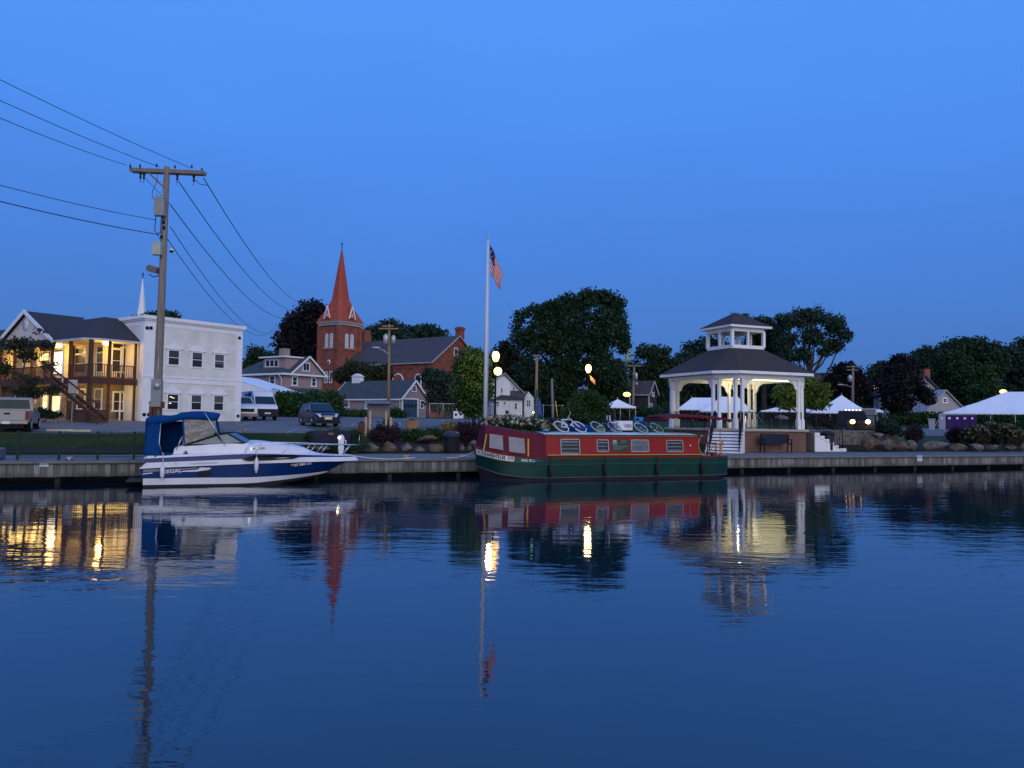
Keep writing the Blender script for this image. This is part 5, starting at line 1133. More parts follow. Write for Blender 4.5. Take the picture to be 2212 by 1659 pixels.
for zx in (540, 700, 800, 930):
    a = NAV.px('Z5', zx, 1060, ly); MB().box(a[0]-1.3,a[0]+1.3,ly-.12,ly+.01,a[1]-.35,a[1]+.3).build('corbel_panel', M['brick'], tw_)
# gable end small window and chimney at the far right, small turret behind tower
gw_, gzz = NAV.pxx('Z5', 1160, 945, lx); window(tw_, gw_-.35, gw_+.35, gzz-.6, gzz+.5, lx, 'x', .15, (1,1), M['glass'], sgn=1)
cp = NAV.px('Z5', 1195, 860, ly+wN/2+1.2); MB().box(cp[0]-.55,cp[0]+.55,ly+wN/2+.5,ly+wN/2+1.6,rN-3,rN+1.7).box(cp[0]-.68,cp[0]+.68,ly+wN/2+.4,ly+wN/2+1.7,rN+1.2,rN+1.55).build('chimney', M['brick'], tw_)
cp = NAV.px('Z5', 460, 860, ly+wN/2+2); MB().prism([(cp[0]-1.1,rN-1),(cp[0]+1.1,rN-1),(cp[0]+.55,rN+2.6),(cp[0]-.55,rN+2.6)], 'y', ly+wN/2+1.2, ly+wN/2+3.0).build('turret', M['brick'], tw_)
cp = NAV.px('Z5', 268, 1030, ly)
# --- pink two-storey house
hc = P(610.5, 880, 100); HO = Vector((hc.x, hc.y, hz(hc.x, hc.y))); HF = Fr(HO, 55)
hs = thing('house', 'mauve two-storey house with grey hipped roof and wide dormer behind the green hedge', 'house', HO, 55)
ze = 8.0-HO.z; zrd = 10.55-HO.z
xw = HF.px('Z4', 1360, 700)[0]; yl = 11.
MB().box(0,xw,0,yl,-.5,ze).build('wall', M['pink'], hs)
# hip roof to the left, gable to the right front
mb = MB(); o_ = .55
mb.add([(-o_,-o_,ze-.05),(xw+o_,-o_,ze-.05),(xw+o_,yl+o_,ze-.05),(-o_,yl+o_,ze-.05),(xw/2,3.6,zrd),(xw/2,yl-3.5,zrd)], [(0,1,4),(1,2,5,4),(2,3,5),(3,0,4,5),(0,3,2,1)]); mb.build('roof', M['slate2'], hs)
mb = MB()
for a, b_ in (((-o_,-o_),(xw+o_,-o_)),((-o_,yl+o_),(-o_,-o_)),((xw+o_,-o_),(xw+o_,yl+o_))): mb.bar((a[0],a[1],ze+.02), (b_[0],b_[1],ze+.02), .08, .24)
mb.build('eaves_board', M['white'], hs)
# front gable over the right face
g0, _z = HF.px('Z4', 890, 625, -.2); g1 = xw+.3; gp = HF.px('Z4', 1160, 392, -.2)
MB().prism([(g0+.3,ze+.05),(g1-.1,ze+.05),(gp[0],gp[1]-.1)], 'y', -.15, 4).build('front_gable', M['pink'], hs)
for sg, xe in ((-1,g0),(1,g1)):
    MB().slab([(xe,-.5,ze+.05),(xe,4.5,ze+.05),(gp[0],4.5,gp[1]),(gp[0],-.5,gp[1])], (0,0,.12)).build('gable_roof', M['slate2'], hs)
    MB().bar((xe,-.53,ze+.1), (gp[0],-.53,gp[1]+.05), .07, .22).build('bargeboard', M['white'], hs)
a = HF.px('Z4', 1085, 480, -.15); b2 = HF.px('Z4', 1165, 588, -.15); window(hs, a[0], b2[0], b2[1], a[1], -.15, fr=.12, mull=(2,1))
for z4a, z4b in (((920,675),(1000,808)),((1200,690),(1272,822))):
    a = HF.px('Z4', z4a[0]+14, z4a[1]+8, 0); b2 = HF.px('Z4', z4b[0]-14, z4b[1]-14, 0); window(hs, a[0], b2[0], b2[1], a[1], 0, fr=.17, mull=(1,2))
for z4a, z4b in (((590,665),(680,795)),((290,680),(378,790))):
    a = HF.pxx('Z4', z4a[0]+16, z4a[1]+8, 0); b2 = HF.pxx('Z4', z4b[0]-16, z4b[1]-14, 0); window(hs, b2[0], a[0], b2[1], a[1], 0, 'x', .17, (1,2))
# long shed dormer on the left slope
d0 = HF.pxx('Z4', 505, 600, .9)[0]; d1 = max(.8, HF.pxx('Z4', 1000, 500, .9)[0]); dz1 = HF.pxx('Z4', 505, 410, .9)[1]
MB().box(.9,3.4,d1,d0,ze,dz1).build('dormer', M['pink'], hs); MB().box(.45,3.8,d1-.35,d0+.5,dz1,dz1+.18).build('dormer_roof', M['white'], hs)
for k in range(3):
    a = HF.pxx('Z4', 545+62*k, 440, .9); b2 = HF.pxx('Z4', 595+62*k, 525, .9); window(hs, b2[0], a[0], b2[1], a[1], .9, 'x', .09, (1,1))
cc = HF.px('Z4', 815, 300, 3.5); MB().box(cc[0]-.5,cc[0]+.5,3,4,zrd-1.5,cc[1]+.3).build('chimney', mat('tan_chimney', (.26,.21,.17), .9, var=.2), hs)
mb = MB(); mb.tube([(-.6,.3,ze),(-.12,.25,ze-.6),(-.12,.25,0)], .07, 6); mb.build('downspout', M['white'], hs)
mb = MB(); mb.add([(xw*.02,-2.3,2.55),(xw+.4,-2.3,2.55),(xw-.3,0,3.5),(xw*.1,0,3.5)], [(0,1,2,3)]); mb.bar((xw*.02,-2.32,2.5), (xw+.4,-2.32,2.5), .06, .2); mb.box(.1,xw,-2.2,0,-.5,2.5); mb.build('porch_roof', M['slate2'], hs)
# --- garage
gc_ = P(867, 880, 95); GO2 = Vector((gc_.x, gc_.y, hz(gc_.x, gc_.y))); G2 = Fr(GO2, 55)
gr = thing('garage', 'low mauve garage with dark roof and blue door standing before the brick church', 'garage', GO2, 55)
gw2 = G2.px('Z5', 933, 1290)[0]; gl = G2.pxx('Z5', 228, 1298)[0]; gez = G2.px('Z5', 745, 1298)[1]; gpk = G2.px('Z5', 855, 1172)[1]
G2base = G2.px('Z5', 800, 1448)[1]
gable_house(gr, 0, gw2, 0, gl, G2base-.6, gez, gpk, M['pink'], M['slate2'], 'y', .3)
a = G2.px('Z5', 755, 1313); b2 = G2.px('Z5', 860, 1448)
gdm = mat('blue_garage_door', (.045,.09,.15), .5, var=.08, lines=(.52,.08,.6))
mb = MB(); mb.box(a[0],b2[0],-.05,-.003,b2[1],a[1]); gd = mb.build('garage_door', gdm, gr)
mb = MB()
for k in range(4):
    w0 = a[0]+(b2[0]-a[0])*(k+.12)/4; w1 = a[0]+(b2[0]-a[0])*(k+.88)/4; mb.box(w0,w1,-.07,-.052,(a[1]+b2[1])/2+.1,(a[1]+b2[1])/2+.55)
mb.build('door_panes', M['glass'], gd)
MB().box(a[0]-.25,a[0]-.02,-.07,-.002,b2[1],a[1]+.2).box(b2[0]+.02,b2[0]+.25,-.07,-.002,b2[1],a[1]+.2).box(a[0]-.02,b2[0]+.02,-.07,-.002,a[1]+.02,a[1]+.2).build('door_frame', M['white'], gd)
for (za, zb3) in (((890,1325),(910,1378)),((828,1214),(852,1248))):
    a = G2.px('Z5', *za); b2 = G2.px('Z5', *zb3); window(gr, a[0], b2[0], b2[1], a[1], 0, fr=.12, mull=(1,2))
for (za, zb3, mu) in (((280,1335),(338,1368),(2,1)),((472,1320),(495,1378),(1,2))):
    a = G2.pxx('Z5', *za); b2 = G2.pxx('Z5', *zb3); window(gr, b2[0], a[0], b2[1], a[1], 0, 'x', .15, mu, mat('pale_blind', (.20,.21,.24), .5, var=.1))
a = G2.pxx('Z5', 695, 1350); MB().box(-.12,-.003,a[0]-.6,a[0]+.35,a[1]-.3,a[1]+.25).build('wall_meters', M['greymetal'], gr)
a = G2.pxx('Z5', 405, 1165, 2.3); MB().box(2.0,2.7,a[0]-.75,a[0]+.75,gpk-.2,gpk+.75).prism([(a[0]-.9,gpk+.75),(a[0]+.9,gpk+.75),(a[0],gpk+1.15)], 'x', 1.9, 2.8).build('roof_cupola', M['white'], gr)
mb = MB(); mb.tube([(-.35,.3,gez-.1),(-.08,.2,gez-.5),(-.08,.15,0)], .06, 6); mb.build('downspout', M['white'], gr)
# --- white cottage behind the flagpole
wc = P(*q('A7', 485, 1250), 112); WO = Vector((wc.x, wc.y, hz(wc.x, wc.y))); WC = Fr(WO, 8)
ct_ = thing('cottage', 'old white cottage with steep gable and low brown roofed extension behind the hydrangeas', 'house', WO, 8)
def wcp(zx, zy, ly=0): return WC.px('A7', zx, zy, ly)
e_ = wcp(735,1050); x1_ = wcp(980,1080)[0]; zt2 = wcp(600,1060)[1]
MB().box(0,x1_,0,5,-1,zt2).build('wall', M['housewhite'], ct_)
pk = wcp(590,970,2)[1]
mb = MB(); mb.add([(-.4,-.4,zt2),(x1_+.4,-.4,zt2),(x1_+.4,5.4,zt2),(-.4,5.4,zt2),(wcp(590,970,2)[0],2.2,pk),(wcp(800,1010,2)[0],2.4,pk-.10)], [(0,1,5,4),(1,2,5),(2,3,4,5),(3,0,4),(0,3,2,1)]); mb.build('extension_roof', M['shingle_brown'], ct_)
mx_ = wcp(745,800,3)[0]; mtop = wcp(650,590,3); rr_ = wcp(960,905,3)
mb = MB(); mb.prism([(-.3,0),(rr_[0],0),(rr_[0],rr_[1]),(mtop[0],mtop[1]),(-.3,mtop[1]-2.4)], 'y', 3.2, 10); mb.build('main_wall', M['housewhite'], ct_)
mb = MB(); mb.prism([(-.2,0),(mx_,0),(mx_,wcp(745,740,2.9)[1]),(mtop[0]-.3,mtop[1]-.3),(-.2,wcp(480,720,2.9)[1])], 'y', 2.6, 3.3); mb.build('bay_wall', M['housewhite'], ct_)
mb = MB(); mb.slab([(rr_[0]+.5,2.5,rr_[1]-.45),(rr_[0]+.5,10.5,rr_[1]-.45),(mtop[0],10.5,mtop[1]+.1),(mtop[0],2.5,mtop[1]+.1)], (0,0,.16)); mb.slab([(-1.6,2.5,mtop[1]-2.5),(-1.6,10.5,mtop[1]-2.5),(mtop[0],10.5,mtop[1]+.1),(mtop[0],2.5,mtop[1]+.1)], (0,0,.16)); mb.build('main_roof', mat('pale_grey_roof', (.33,.33,.34), .7, var=.1), ct_)
w0 = wcp(1020,1000,4)[0]; w1 = wcp(1195,1010,4)[0]; wp_ = wcp(1098,912,4)
mb = MB(); mb.prism([(w0,0),(w1,0),(w1,wcp(1190,1030,4)[1]),wp_,(w0,wcp(1020,1010,4)[1])], 'y', 4, 9); mb.build('side_wing', M['housewhite'], ct_)
mb = MB(); mb.slab([(wcp(752,1000,2.2)[0],2.2,wcp(752,1005,2.2)[1]),(wcp(1025,1010,2.2)[0],2.2,wcp(1025,1010,2.2)[1]),(wcp(1090,915,3.1)[0],3.1,wcp(1090,915,3.1)[1]),(wcp(752,905,3.1)[0],3.1,wcp(752,905,3.1)[1])], (0,0,.12)); mb.build('wing_roof', M['slate'], ct_)
for za, zb3, ly_, mu in (((488,1100),(545,1180),0,(1,2)),((628,1100),(668,1150),0,(1,2)),((835,1130),(880,1235),0,(1,2)),((585,840),(608,935),2.6,(1,1)),((803,825),(830,905),3.2,(1,1)),((1063,1070),(1090,1185),4,(1,2)),((1103,1070),(1130,1185),4,(1,2))):
    a = wcp(*za, ly_); b2 = wcp(*zb3, ly_); window(ct_, a[0], b2[0], b2[1], a[1], ly_, fr=.07, mull=mu, gm=mat('dark_red_shade', (.10,.015,.03), .7, var=.1) if za[0] == 585 else mat('cottage_pane', (.06,.07,.09), .2, var=.2))
# --- dark brown house behind the popup tent
dc = P(*q('B3', 735, 1000), 118); DO = Vector((dc.x, dc.y, hz(dc.x, dc.y))); DF = Fr(DO, 55)
dh = thing('house', 'dark unlit house with steep gable among the trees left of the pavilion', 'house', DO, 55)
w1 = DF.px('B3', 880, 870)[0]; ln = DF.pxx('B3', 480, 930)[0]; ez_ = DF.px('B3', 735, 930)[1]; pk_ = DF.px('B3', 832, 725)[1]
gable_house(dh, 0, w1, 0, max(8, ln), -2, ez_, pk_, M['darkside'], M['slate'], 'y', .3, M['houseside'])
for za, zb3 in (((800,930),(825,995)),((755,1140),(790,1230))):
    a = DF.px('B3', *za); b2 = DF.px('B3', *zb3); window(dh, a[0], b2[0], b2[1], a[1], 0, fr=.1, mull=(1,2))
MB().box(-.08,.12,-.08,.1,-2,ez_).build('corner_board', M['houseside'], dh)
# --- two far pale houses on the right
hr = P(*q('Y7', 960, 900), 125); RO = Vector((hr.x, hr.y, hz(hr.x, hr.y))); RF = Fr(RO, 15)
rh = thing('house', 'pale grey house with steep gable end behind the purple toilets', 'house', RO, 15)
xa, xb = RF.px('Y7', 720, 990)[0], RF.px('Y7', 1165, 925)[0]; pk_ = RF.px('Y7', 962, 728); ez_ = RF.px('Y7', 1165, 925)[1]
mb = MB(); mb.prism([(xa,-1.5),(xb,-1.5),(xb,ez_),(pk_[0],pk_[1]),(xa,ez_-.6)], 'y', 0, 8); mb.build('gable_wall', M['houseside'], rh)
mb = MB(); mb.slab([(xb+.6,-.4,ez_-.5),(xb+.6,8.4,ez_-.5),(pk_[0],8.4,pk_[1]+.12),(pk_[0],-.4,pk_[1]+.12)], (0,0,.2)); mb.slab([(xa-.5,-.4,ez_-1.1),(xa-.5,8.4,ez_-1.1),(pk_[0],8.4,pk_[1]+.12),(pk_[0],-.4,pk_[1]+.12)], (0,0,.2)); mb.build('roof', M['houseside'], rh)
a = RF.px('Y7', 947, 815); b2 = RF.px('Y7', 982, 855); window(rh, a[0], b2[0], b2[1], a[1], 0, fr=.2, mull=(1,2))
hr2 = P(*q('Y7', 700, 900), 140); R2O = Vector((hr2.x, hr2.y, hz(hr2.x, hr2.y))); R2 = Fr(R2O, 10)
rh2 = thing('house', 'taller pale house with red chimney half hidden by the purple tree', 'house', R2O, 10)
xa, xb = R2.px('Y7', 495, 980)[0], R2.px('Y7', 910, 760)[0]; pk_ = R2.px('Y7', 720, 560); ez_ = R2.px('Y7', 935, 745)[1]
mb = MB(); mb.prism([(xa,-1.5),(xb,-1.5),(xb,ez_),(pk_[0],pk_[1]),(xa,ez_-.2)], 'y', 0, 9); mb.build('gable_wall', M['houseside'], rh2)
mb = MB(); mb.slab([(xb+.8,-.5,ez_-.7),(xb+.8,9.4,ez_-.7),(pk_[0],9.4,pk_[1]+.12),(pk_[0],-.5,pk_[1]+.12)], (0,0,.3)); mb.slab([(xa-.5,-.5,ez_-.6),(xa-.5,9.4,ez_-.6),(pk_[0],9.4,pk_[1]+.12),(pk_[0],-.5,pk_[1]+.12)], (0,0,.3)); mb.build('roof', M['slate'], rh2)
c3 = R2.px('Y7', 735, 500, 2); MB().box(c3[0]-.6,c3[0]+.6,1.5,2.7,pk_[1]-1,c3[1]+.6).build('chimney', M['brick'], rh2)
a = R2.px('Y7', 820, 770); b2 = R2.px('Y7', 855, 800); window(rh2, a[0], b2[0], b2[1], a[1], 0, fr=.2, mull=(1,2))
mb = MB(); pa = R2.px('Y7', 610, 900, -2.0); pb = R2.px('Y7', 740, 850, -2.0); mb.box(pa[0],pb[0]+1.5,-2.2,0,pa[1]+.6,pa[1]+.9); mb.box(pa[0],pa[0]+.25,-2.1,-1.9,-1.5,pa[1]+.6); mb.box(R2.px('Y7',672,900,-2)[0],R2.px('Y7',672,900,-2)[0]+.25,-2.1,-1.9,-1.5,pa[1]+.6); mb.build('porch', M['houseside'], rh2)
pl = R2.px('Y7', 717, 908, -1.5); MB().ball((pl[0],-1.5,pl[1]), .42, 12, 8).build('porch_lamp', emat('orange_globe', (1,.55,.12), 9), rh2)
# large grey roof seen behind the lit maple
kr = P(1770, 850, 150); KO = Vector((kr.x, kr.y, hz(kr.x, kr.y))); KF = Fr(KO, -20)
kh = thing('house', 'large dark roof showing between the pavilion and the small lit maple', 'house', KO, -20)
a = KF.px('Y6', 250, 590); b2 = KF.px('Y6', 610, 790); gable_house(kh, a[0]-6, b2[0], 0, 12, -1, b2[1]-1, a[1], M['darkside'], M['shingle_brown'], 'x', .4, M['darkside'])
# --- distant steeples
def steeple(lab, x, ytop, ybase, wpx, Y, colm, cross=None):
    b0 = P(x, ybase, Y); g = hz(b0.x, Y); s_ = thing('steeple', lab, 'steeple', (b0.x, Y, g), -35)
    zt_ = P(x, ytop, Y).z-g; zb = P(x, ybase, Y).z-g; r = wpx/FL*Y/2
    mb = MB(); mb.lathe([(r,zb-2),(r*.98,zb),(r*.80,zb+(zt_-zb)*.12),(.06,zt_)], n=8, smooth=False); mb.build('spire', colm, s_)
    MB().box(-r*.9,r*.9,-r*.9,r*.9,-1,zb-2).build('tower', colm, s_)
    if cross: mb = MB(); zc = P(x, cross, Y).z-g; mb.bar((0,0,zt_-.1), (0,0,zc), .12); mb.bar((-.35,0,zc-.45), (.35,0,zc-.45), .12); mb.build('weather_vane', M['black'], s_)
steeple('slender white steeple rising behind the white two-storey building', 305.5, 601, 682, 20, 150, M['white'], 588)
steeple('pale green steeple just right of the largest dark tree', 1357, 722, 758, 14, 190, mat('copper_green', (.28,.40,.34), .7, var=.1))
# ------------------------------------------------------------------ vegetation
def foliage(name, lobes, n, leaf, matl, parent, gap=0., seed=1, org=(0,0,0), aspect=1.6, clump=None, shell=.5, droop=0):
    """leaf-sized faces gathered in clumps spread through ellipsoid lobes [(c,(rx,ry,rz))] in world space"""
    rs = np.random.RandomState(seed); Cn = np.array([c for c, r in lobes]); Rd = np.array([r for c, r in lobes])
    wgt = (Rd[:,0]*Rd[:,2])**1.0; wgt = wgt/wgt.sum(); per = 14; nc = max(8, n//per)
    k = rs.choice(len(lobes), nc, p=wgt); d = rs.normal(size=(nc,3)); d /= np.linalg.norm(d, axis=1)[:,None]
    rad = rs.rand(nc)**shell
    cc = Cn[k]+d*Rd[k]*rad[:,None]
    if gap > 0:
        s_ = Rd[:,0].mean(); ph = rs.rand(6)*6.28
        f = np.sin(cc[:,0]*2.1/s_+ph[0])+np.sin(cc[:,1]*2.3/s_+ph[1])+np.sin(cc[:,2]*3.3/s_+ph[2])+np.sin(cc[:,0]*5.1/s_-cc[:,2]*4.3/s_+ph[3])
        cc = cc[f > -2+gap*2]; nc = len(cc)
    cs = clump or leaf*2.6
    p = np.repeat(cc, per, 0)+np.clip(rs.normal(size=(nc*per,3)), -1.7, 1.7)*np.array([cs,cs,cs*.7])*.55
    m_ = len(p); nr = rs.normal(size=(m_,3)); nr[:,2] += .5; nr /= np.linalg.norm(nr, axis=1)[:,None]
    t = np.cross(nr, rs.normal(size=(m_,3))); t /= np.linalg.norm(t, axis=1)[:,None]; b2 = np.cross(nr, t)
    s_ = (leaf*(.55+.8*rs.rand(m_)))[:,None]; t = t*s_*aspect*.5; b2 = b2*s_*.5
    v = np.empty((m_,4,3)); v[:,0] = p-t; v[:,1] = p-b2*.9+t*.1; v[:,2] = p+t; v[:,3] = p+b2*.9+t*.1
    v -= np.array(org); me = bpy.data.meshes.new(name); me.vertices.add(m_*4); me.vertices.foreach_set('co', v.reshape(-1))
    me.loops.add(m_*4); me.loops.foreach_set('vertex_index', np.arange(m_*4, dtype=np.int32)); me.polygons.add(m_); me.polygons.foreach_set('loop_start', np.arange(0, m_*4, 4, dtype=np.int32)); me.polygons.foreach_set('loop_total', np.full(m_, 4, dtype=np.int32))
    me.materials.append(matl); me.update(calc_edges=True)
    o = bpy.data.objects.new(name, me); C.objects.link(o)
    if parent: o.parent = parent
    return o
def lobes_px(L, Y, seed=0, depth=.9):
    rs = random.Random(seed); out = []
    for x, y, rx, ry in L:
        s = Y/FL; yo = rs.uniform(-1, 1)*min(rx, ry)*s*.6; c = P(x, y, Y+yo); out.append((tuple(c), (rx*s, depth*(rx+ry)/2*s, ry*s)))
    return out
def tree(label, cat_, L, Y, base, matl, n, leaf, gap=.25, seed=1, group=None, name='tree', limbs=6, tr=None, trunkm=None, shell=.5, clump=None):
    g = gpt(base, Y); t_ = thing(name, label, cat_, g, 0, group); lb = lobes_px(L, Y, seed)
    foliage('crown', lb, n, leaf, matl, t_, gap, seed, tuple(g), shell=shell, clump=clump)
    rs = random.Random(seed+5); top = max(c[2]+r[2]*.4 for c, r in lb)-g.z; r0 = tr or top*.026; mb = MB()
    cx_ = sum(c[0] for c, r in lb)/len(lb)-g.x; cy_ = sum(c[1] for c, r in lb)/len(lb)-g.y
    mb.tube([(0,0,-.2),(cx_*.08,0,top*.2),(cx_*.35,cy_*.3,top*.45),(cx_*.7,cy_*.6,top*.72),(cx_,cy_,top*.95)], [r0*1.25,r0,r0*.75,r0*.45,r0*.12], 8)
    for c, r in sorted(lb, key=lambda a: rs.random())[:limbs]:
        z0 = top*rs.uniform(.22,.5); f = z0/top; tx = (c[0]-g.x, c[1]-g.y, c[2]-g.z+r[2]*.2)
        st_ = (cx_*f*.6, cy_*f*.5, z0); mid = (st_[0]*.45+tx[0]*.55, st_[1]*.45+tx[1]*.55, st_[2]*.6+tx[2]*.4+.05*top*0)
        mb.tube([st_, mid, tx], [r0*.5,r0*.32,r0*.1], 6)
    mb.build('trunk', trunkm or BARK, t_); return t_
tree('broad dark purple beech just left of the red church spire', 'tree', [(650,735,50,60),(688,695,26,45),(622,745,30,45),(668,672,26,26),(650,800,58,50),(700,770,25,80),(640,705,30,35)], 152, 655, L3, 26000, .42, .05, 11)
tree('small dark tree above the roof left of the mauve house', 'tree', [(556,768,19,20),(543,788,14,18),(572,785,18,14),(590,775,16,14),(528,800,10,14)], 116, 560, L1, 3600, .34, .3, 12)
tree('treetop just showing over the cornice of the white building', 'tree', [(335,684,20,10),(368,684,16,9),(300,690,14,5),(350,700,30,12)], 95, 350, L1, 3000, .30, .3, 13)
tree('round green tree behind the left end of the church roof', 'tree', [(815,727,28,28),(843,714,26,22),(868,735,25,20),(788,737,16,18),(830,745,40,20)], 168, 830, L7, 9000, .5, .15, 14)
tree('wide green tree behind the right end of the church roof', 'tree', [(893,727,22,19),(922,720,24,17),(950,731,22,15),(970,742,13,9),(925,745,45,15)], 172, 925, L7, 7000, .5, .25, 15)
tree('brownish olive tree between the church nave and garage roof', 'tree', [(745,812,20,17),(775,800,24,18),(805,803,28,19),(832,808,16,17),(760,793,16,11),(790,822,45,14)], 110, 790, L6, 7500, .30, .1, 16)
tree('rounded green tree beside the right end of the garage', 'tree', [(943,822,26,24),(972,842,24,34),(950,862,25,28),(926,812,11,12),(985,870,20,25)], 88, 960, L7, 9000, .26, .1, 17)
tree('young leafy tree lit yellow by the lamp beside the flagpole', 'tree', [(1003,790,25,36),(1026,768,18,16),(1040,798,20,36),(998,838,24,30),(1030,852,28,34),(1006,872,24,18),(1052,832,12,24),(1020,885,22,12)], 52, 1023, L2, 15000, .15, .2, 18, tr=.10)
tree('dim brownish tree behind the globe lamp and white cottage', 'tree', [(1088,772,26,30),(1112,800,38,48),(1132,842,38,38),(1096,748,11,10),(1075,810,20,30),(1060,835,25,35)], 128, 1110, L6, 13000, .36, .1, 19)
tree('tallest and widest dark maple in the middle behind the street lamp', 'tree', [(1130,692,25,22),(1165,682,32,26),(1200,668,32,20),(1240,655,32,26),(1272,645,22,20),(1300,645,24,18),(1328,658,20,26),(1342,702,16,33),(1240,702,58,42),(1300,712,46,48),(1180,732,58,42),(1130,732,27,38),(1347,742,12,26),(1250,772,68,42),(1150,802,42,48),(1200,832,58,42),(1300,802,48,42),(1328,822,33,45),(1260,852,68,30)], 120, 1240, L1, 64000, .33, .52, 20, limbs=14)
tree('dark rounded tree between the largest maple and the pavilion roof', 'tree', [(1398,768,27,24),(1427,768,24,22),(1385,805,30,38),(1430,812,35,42),(1455,800,18,28),(1400,845,45,25)], 134, 1410, L1, 14000, .36, .1, 21)
tree('spreading green tree immediately left of the pavilion cupola', 'tree', [(1500,755,24,19),(1475,778,18,16),(1527,748,20,20),(1552,765,28,38),(1500,802,48,38),(1560,822,58,42),(1480,852,40,28)], 152, 1520, L7, 20000, .42, .15, 22, limbs=8)
tree('dense dark trees seen through the pavilion behind white tents', 'tree', [(1560,855,60,38),(1640,852,60,38),(1700,852,48,36),(1740,845,30,36),(1500,865,40,28)], 158, 1611, L1, 20000, .42, .0, 23, tr=.9)
tree('leafy treetop directly behind and right of the cupola', 'tree', [(1612,690,26,20),(1650,702,24,20),(1672,735,26,38),(1640,740,35,35),(1680,770,25,40)], 145, 1650, L1, 13000, .40, .2, 24)
tree('tall airy willow with sky between its limbs right of the cupola', 'tree', [(1700,698,24,22),(1732,688,24,22),(1765,682,26,20),(1800,704,24,22),(1827,720,11,15),(1700,740,22,26),(1757,728,28,24),(1800,745,22,14),(1735,765,14,16),(1782,762,12,14),(1720,780,12,14),(1690,775,16,18)], 132, 1745, L7, 20000, .34, .55, 25, limbs=12, shell=.7)
tree('dark purple tree behind the cobra lamp pole right of the pavilion', 'tree', [(1825,802,26,18),(1802,827,23,20),(1846,822,23,23),(1830,850,38,18),(1865,838,11,18)], 142, 1832, L3, 10000, .40, .1, 26)
tree('mid green tree left of the maroon tree on the right', 'tree', [(1893,803,16,12),(1912,797,20,14),(1897,832,24,28),(1875,852,18,22),(1925,830,25,35)], 155, 1900, L7, 10000, .42, .15, 27)
tree('large maroon leaved tree partly hiding the taller pale house', 'tree', [(1945,777,15,11),(1935,802,28,20),(1960,792,18,13),(1930,842,33,38),(1968,822,26,22),(1990,848,20,14),(1945,872,32,20),(2004,862,12,8)], 116, 1935, L3, 15000, .32, .22, 28)
tree('pale green treetop between the maroon tree and great dark dome', 'tree', [(1985,777,20,18),(2000,762,13,12),(2020,782,18,18),(2000,800,28,20)], 168, 2000, L7, 6000, .46, .2, 29)
tree('great dome shaped dark tree above the purple toilets', 'tree', [(2070,757,43,26),(2110,747,38,16),(2050,792,38,38),(2100,792,48,38),(2140,782,33,38),(2080,832,58,38),(2150,762,20,23),(2040,832,23,33),(2120,850,50,30)], 152, 2090, L1, 36000, .42, .05, 30, limbs=8)
tree('dark conical evergreen in front of the great dome tree', 'tree', [(2130,812,12,22),(2130,840,22,22),(2130,865,30,18)], 138, 2130, L2, 8000, .34, .0, 31)
tree('greyish green tree at the far right above the big tent', 'tree', [(2180,757,23,18),(2207,752,18,20),(2202,792,33,33),(2190,832,38,38),(2235,785,40,60)], 160, 2205, L7, 17000, .44, .15, 32)
tree('small maple with lamplight painted into its leaves beside the right pavilion column', 'tree', [(1712,838,19,17),(1742,830,22,15),(1772,846,16,17),(1690,853,17,14),(1728,862,28,15),(1765,869,22,12),(1700,872,18,9)], 60, 1742, L4, 11000, .17, .2, 33, tr=.10)
tree('sparse young tree in front of the warmly lit inn porch', 'tree', [(35,742,38,11),(82,716,15,8),(20,772,28,20),(60,768,32,14),(105,746,17,9),(105,790,16,8),(30,818,34,10),(85,824,38,9),(60,845,42,11),(112,842,18,9),(8,795,16,12)], 49, 32, L6, 5600, .14, .5, 34, tr=.09, shell=.6)
# shrubs, hedges
def shrub(label, cat_, L, Y, base, matl, n, leaf, gap=0., seed=1, group=None, name='shrub', spikes=0, blossoms=None, bn=0, clump=None, org=None):
    g = gpt(base, Y); t_ = thing(name, label, cat_, g, 0, group); lb = lobes_px(L, Y, seed)
    foliage('foliage', lb, n, leaf, matl, t_, gap, seed, tuple(g), clump=clump)
    rs = random.Random(seed)
    if spikes:
        ls = []
        for _ in range(spikes):
            c, r = rs.choice(lb); a = rs.uniform(-1, 1); x = c[0]+a*r[0]; z = c[2]+r[2]*sqrt(max(0, 1-a*a))*.9; hh = rs.uniform(.10,.32)
            ls.append(((x, c[1]+rs.uniform(-.3,.3), z+hh*.4), (.035,.035,hh)))
        foliage('shoots', ls, spikes*60, leaf*.9, matl, t_, 0, seed+1, tuple(g), clump=.03)
    if blossoms:
        mb = MB(); 
        for _ in range(bn):
            c, r = rs.choice(lb); th = rs.uniform(0, 2*pi); ph = rs.uniform(.0, 1.35); sgn_ = 1
            p = (c[0]+r[0]*cos(th)*cos(ph)*1.02, c[1]-abs(r[1]*sin(th)*cos(ph))*1.02, c[2]+r[2]*sin(ph)*1.0*(1 if rs.random() > .25 else -.4))
            mb.mat(rs.randrange(len(blossoms))); rr_ = rs.uniform(.055,.10); mb.ball((p[0]-g.x,p[1]-g.y,p[2]-g.z), (rr_,rr_,rr_*.9), 7, 5, jit=.25, seed=rs.randrange(9999))
        o = mb.build('blossoms', blossoms, t_); o['kind'] = 'stuff'
    mb = MB()
    for k in range(5): a = k*1.3; mb.tube([(0,0,-.1),(.25*cos(a),.15*sin(a),.35),(.45*cos(a),.25*sin(a),.6)], [.02,.014,.006], 5)
    mb.build('stems', BARK, t_); return t_
bl1 = mat('blossom_cream', (.34,.29,.25), .8, var=.15, sc=20); bl2 = mat('blossom_pink', (.26,.17,.15), .8, var=.2, sc=20); bl3 = mat('blossom_white', (.42,.44,.42), .8, var=.1, sc=20)
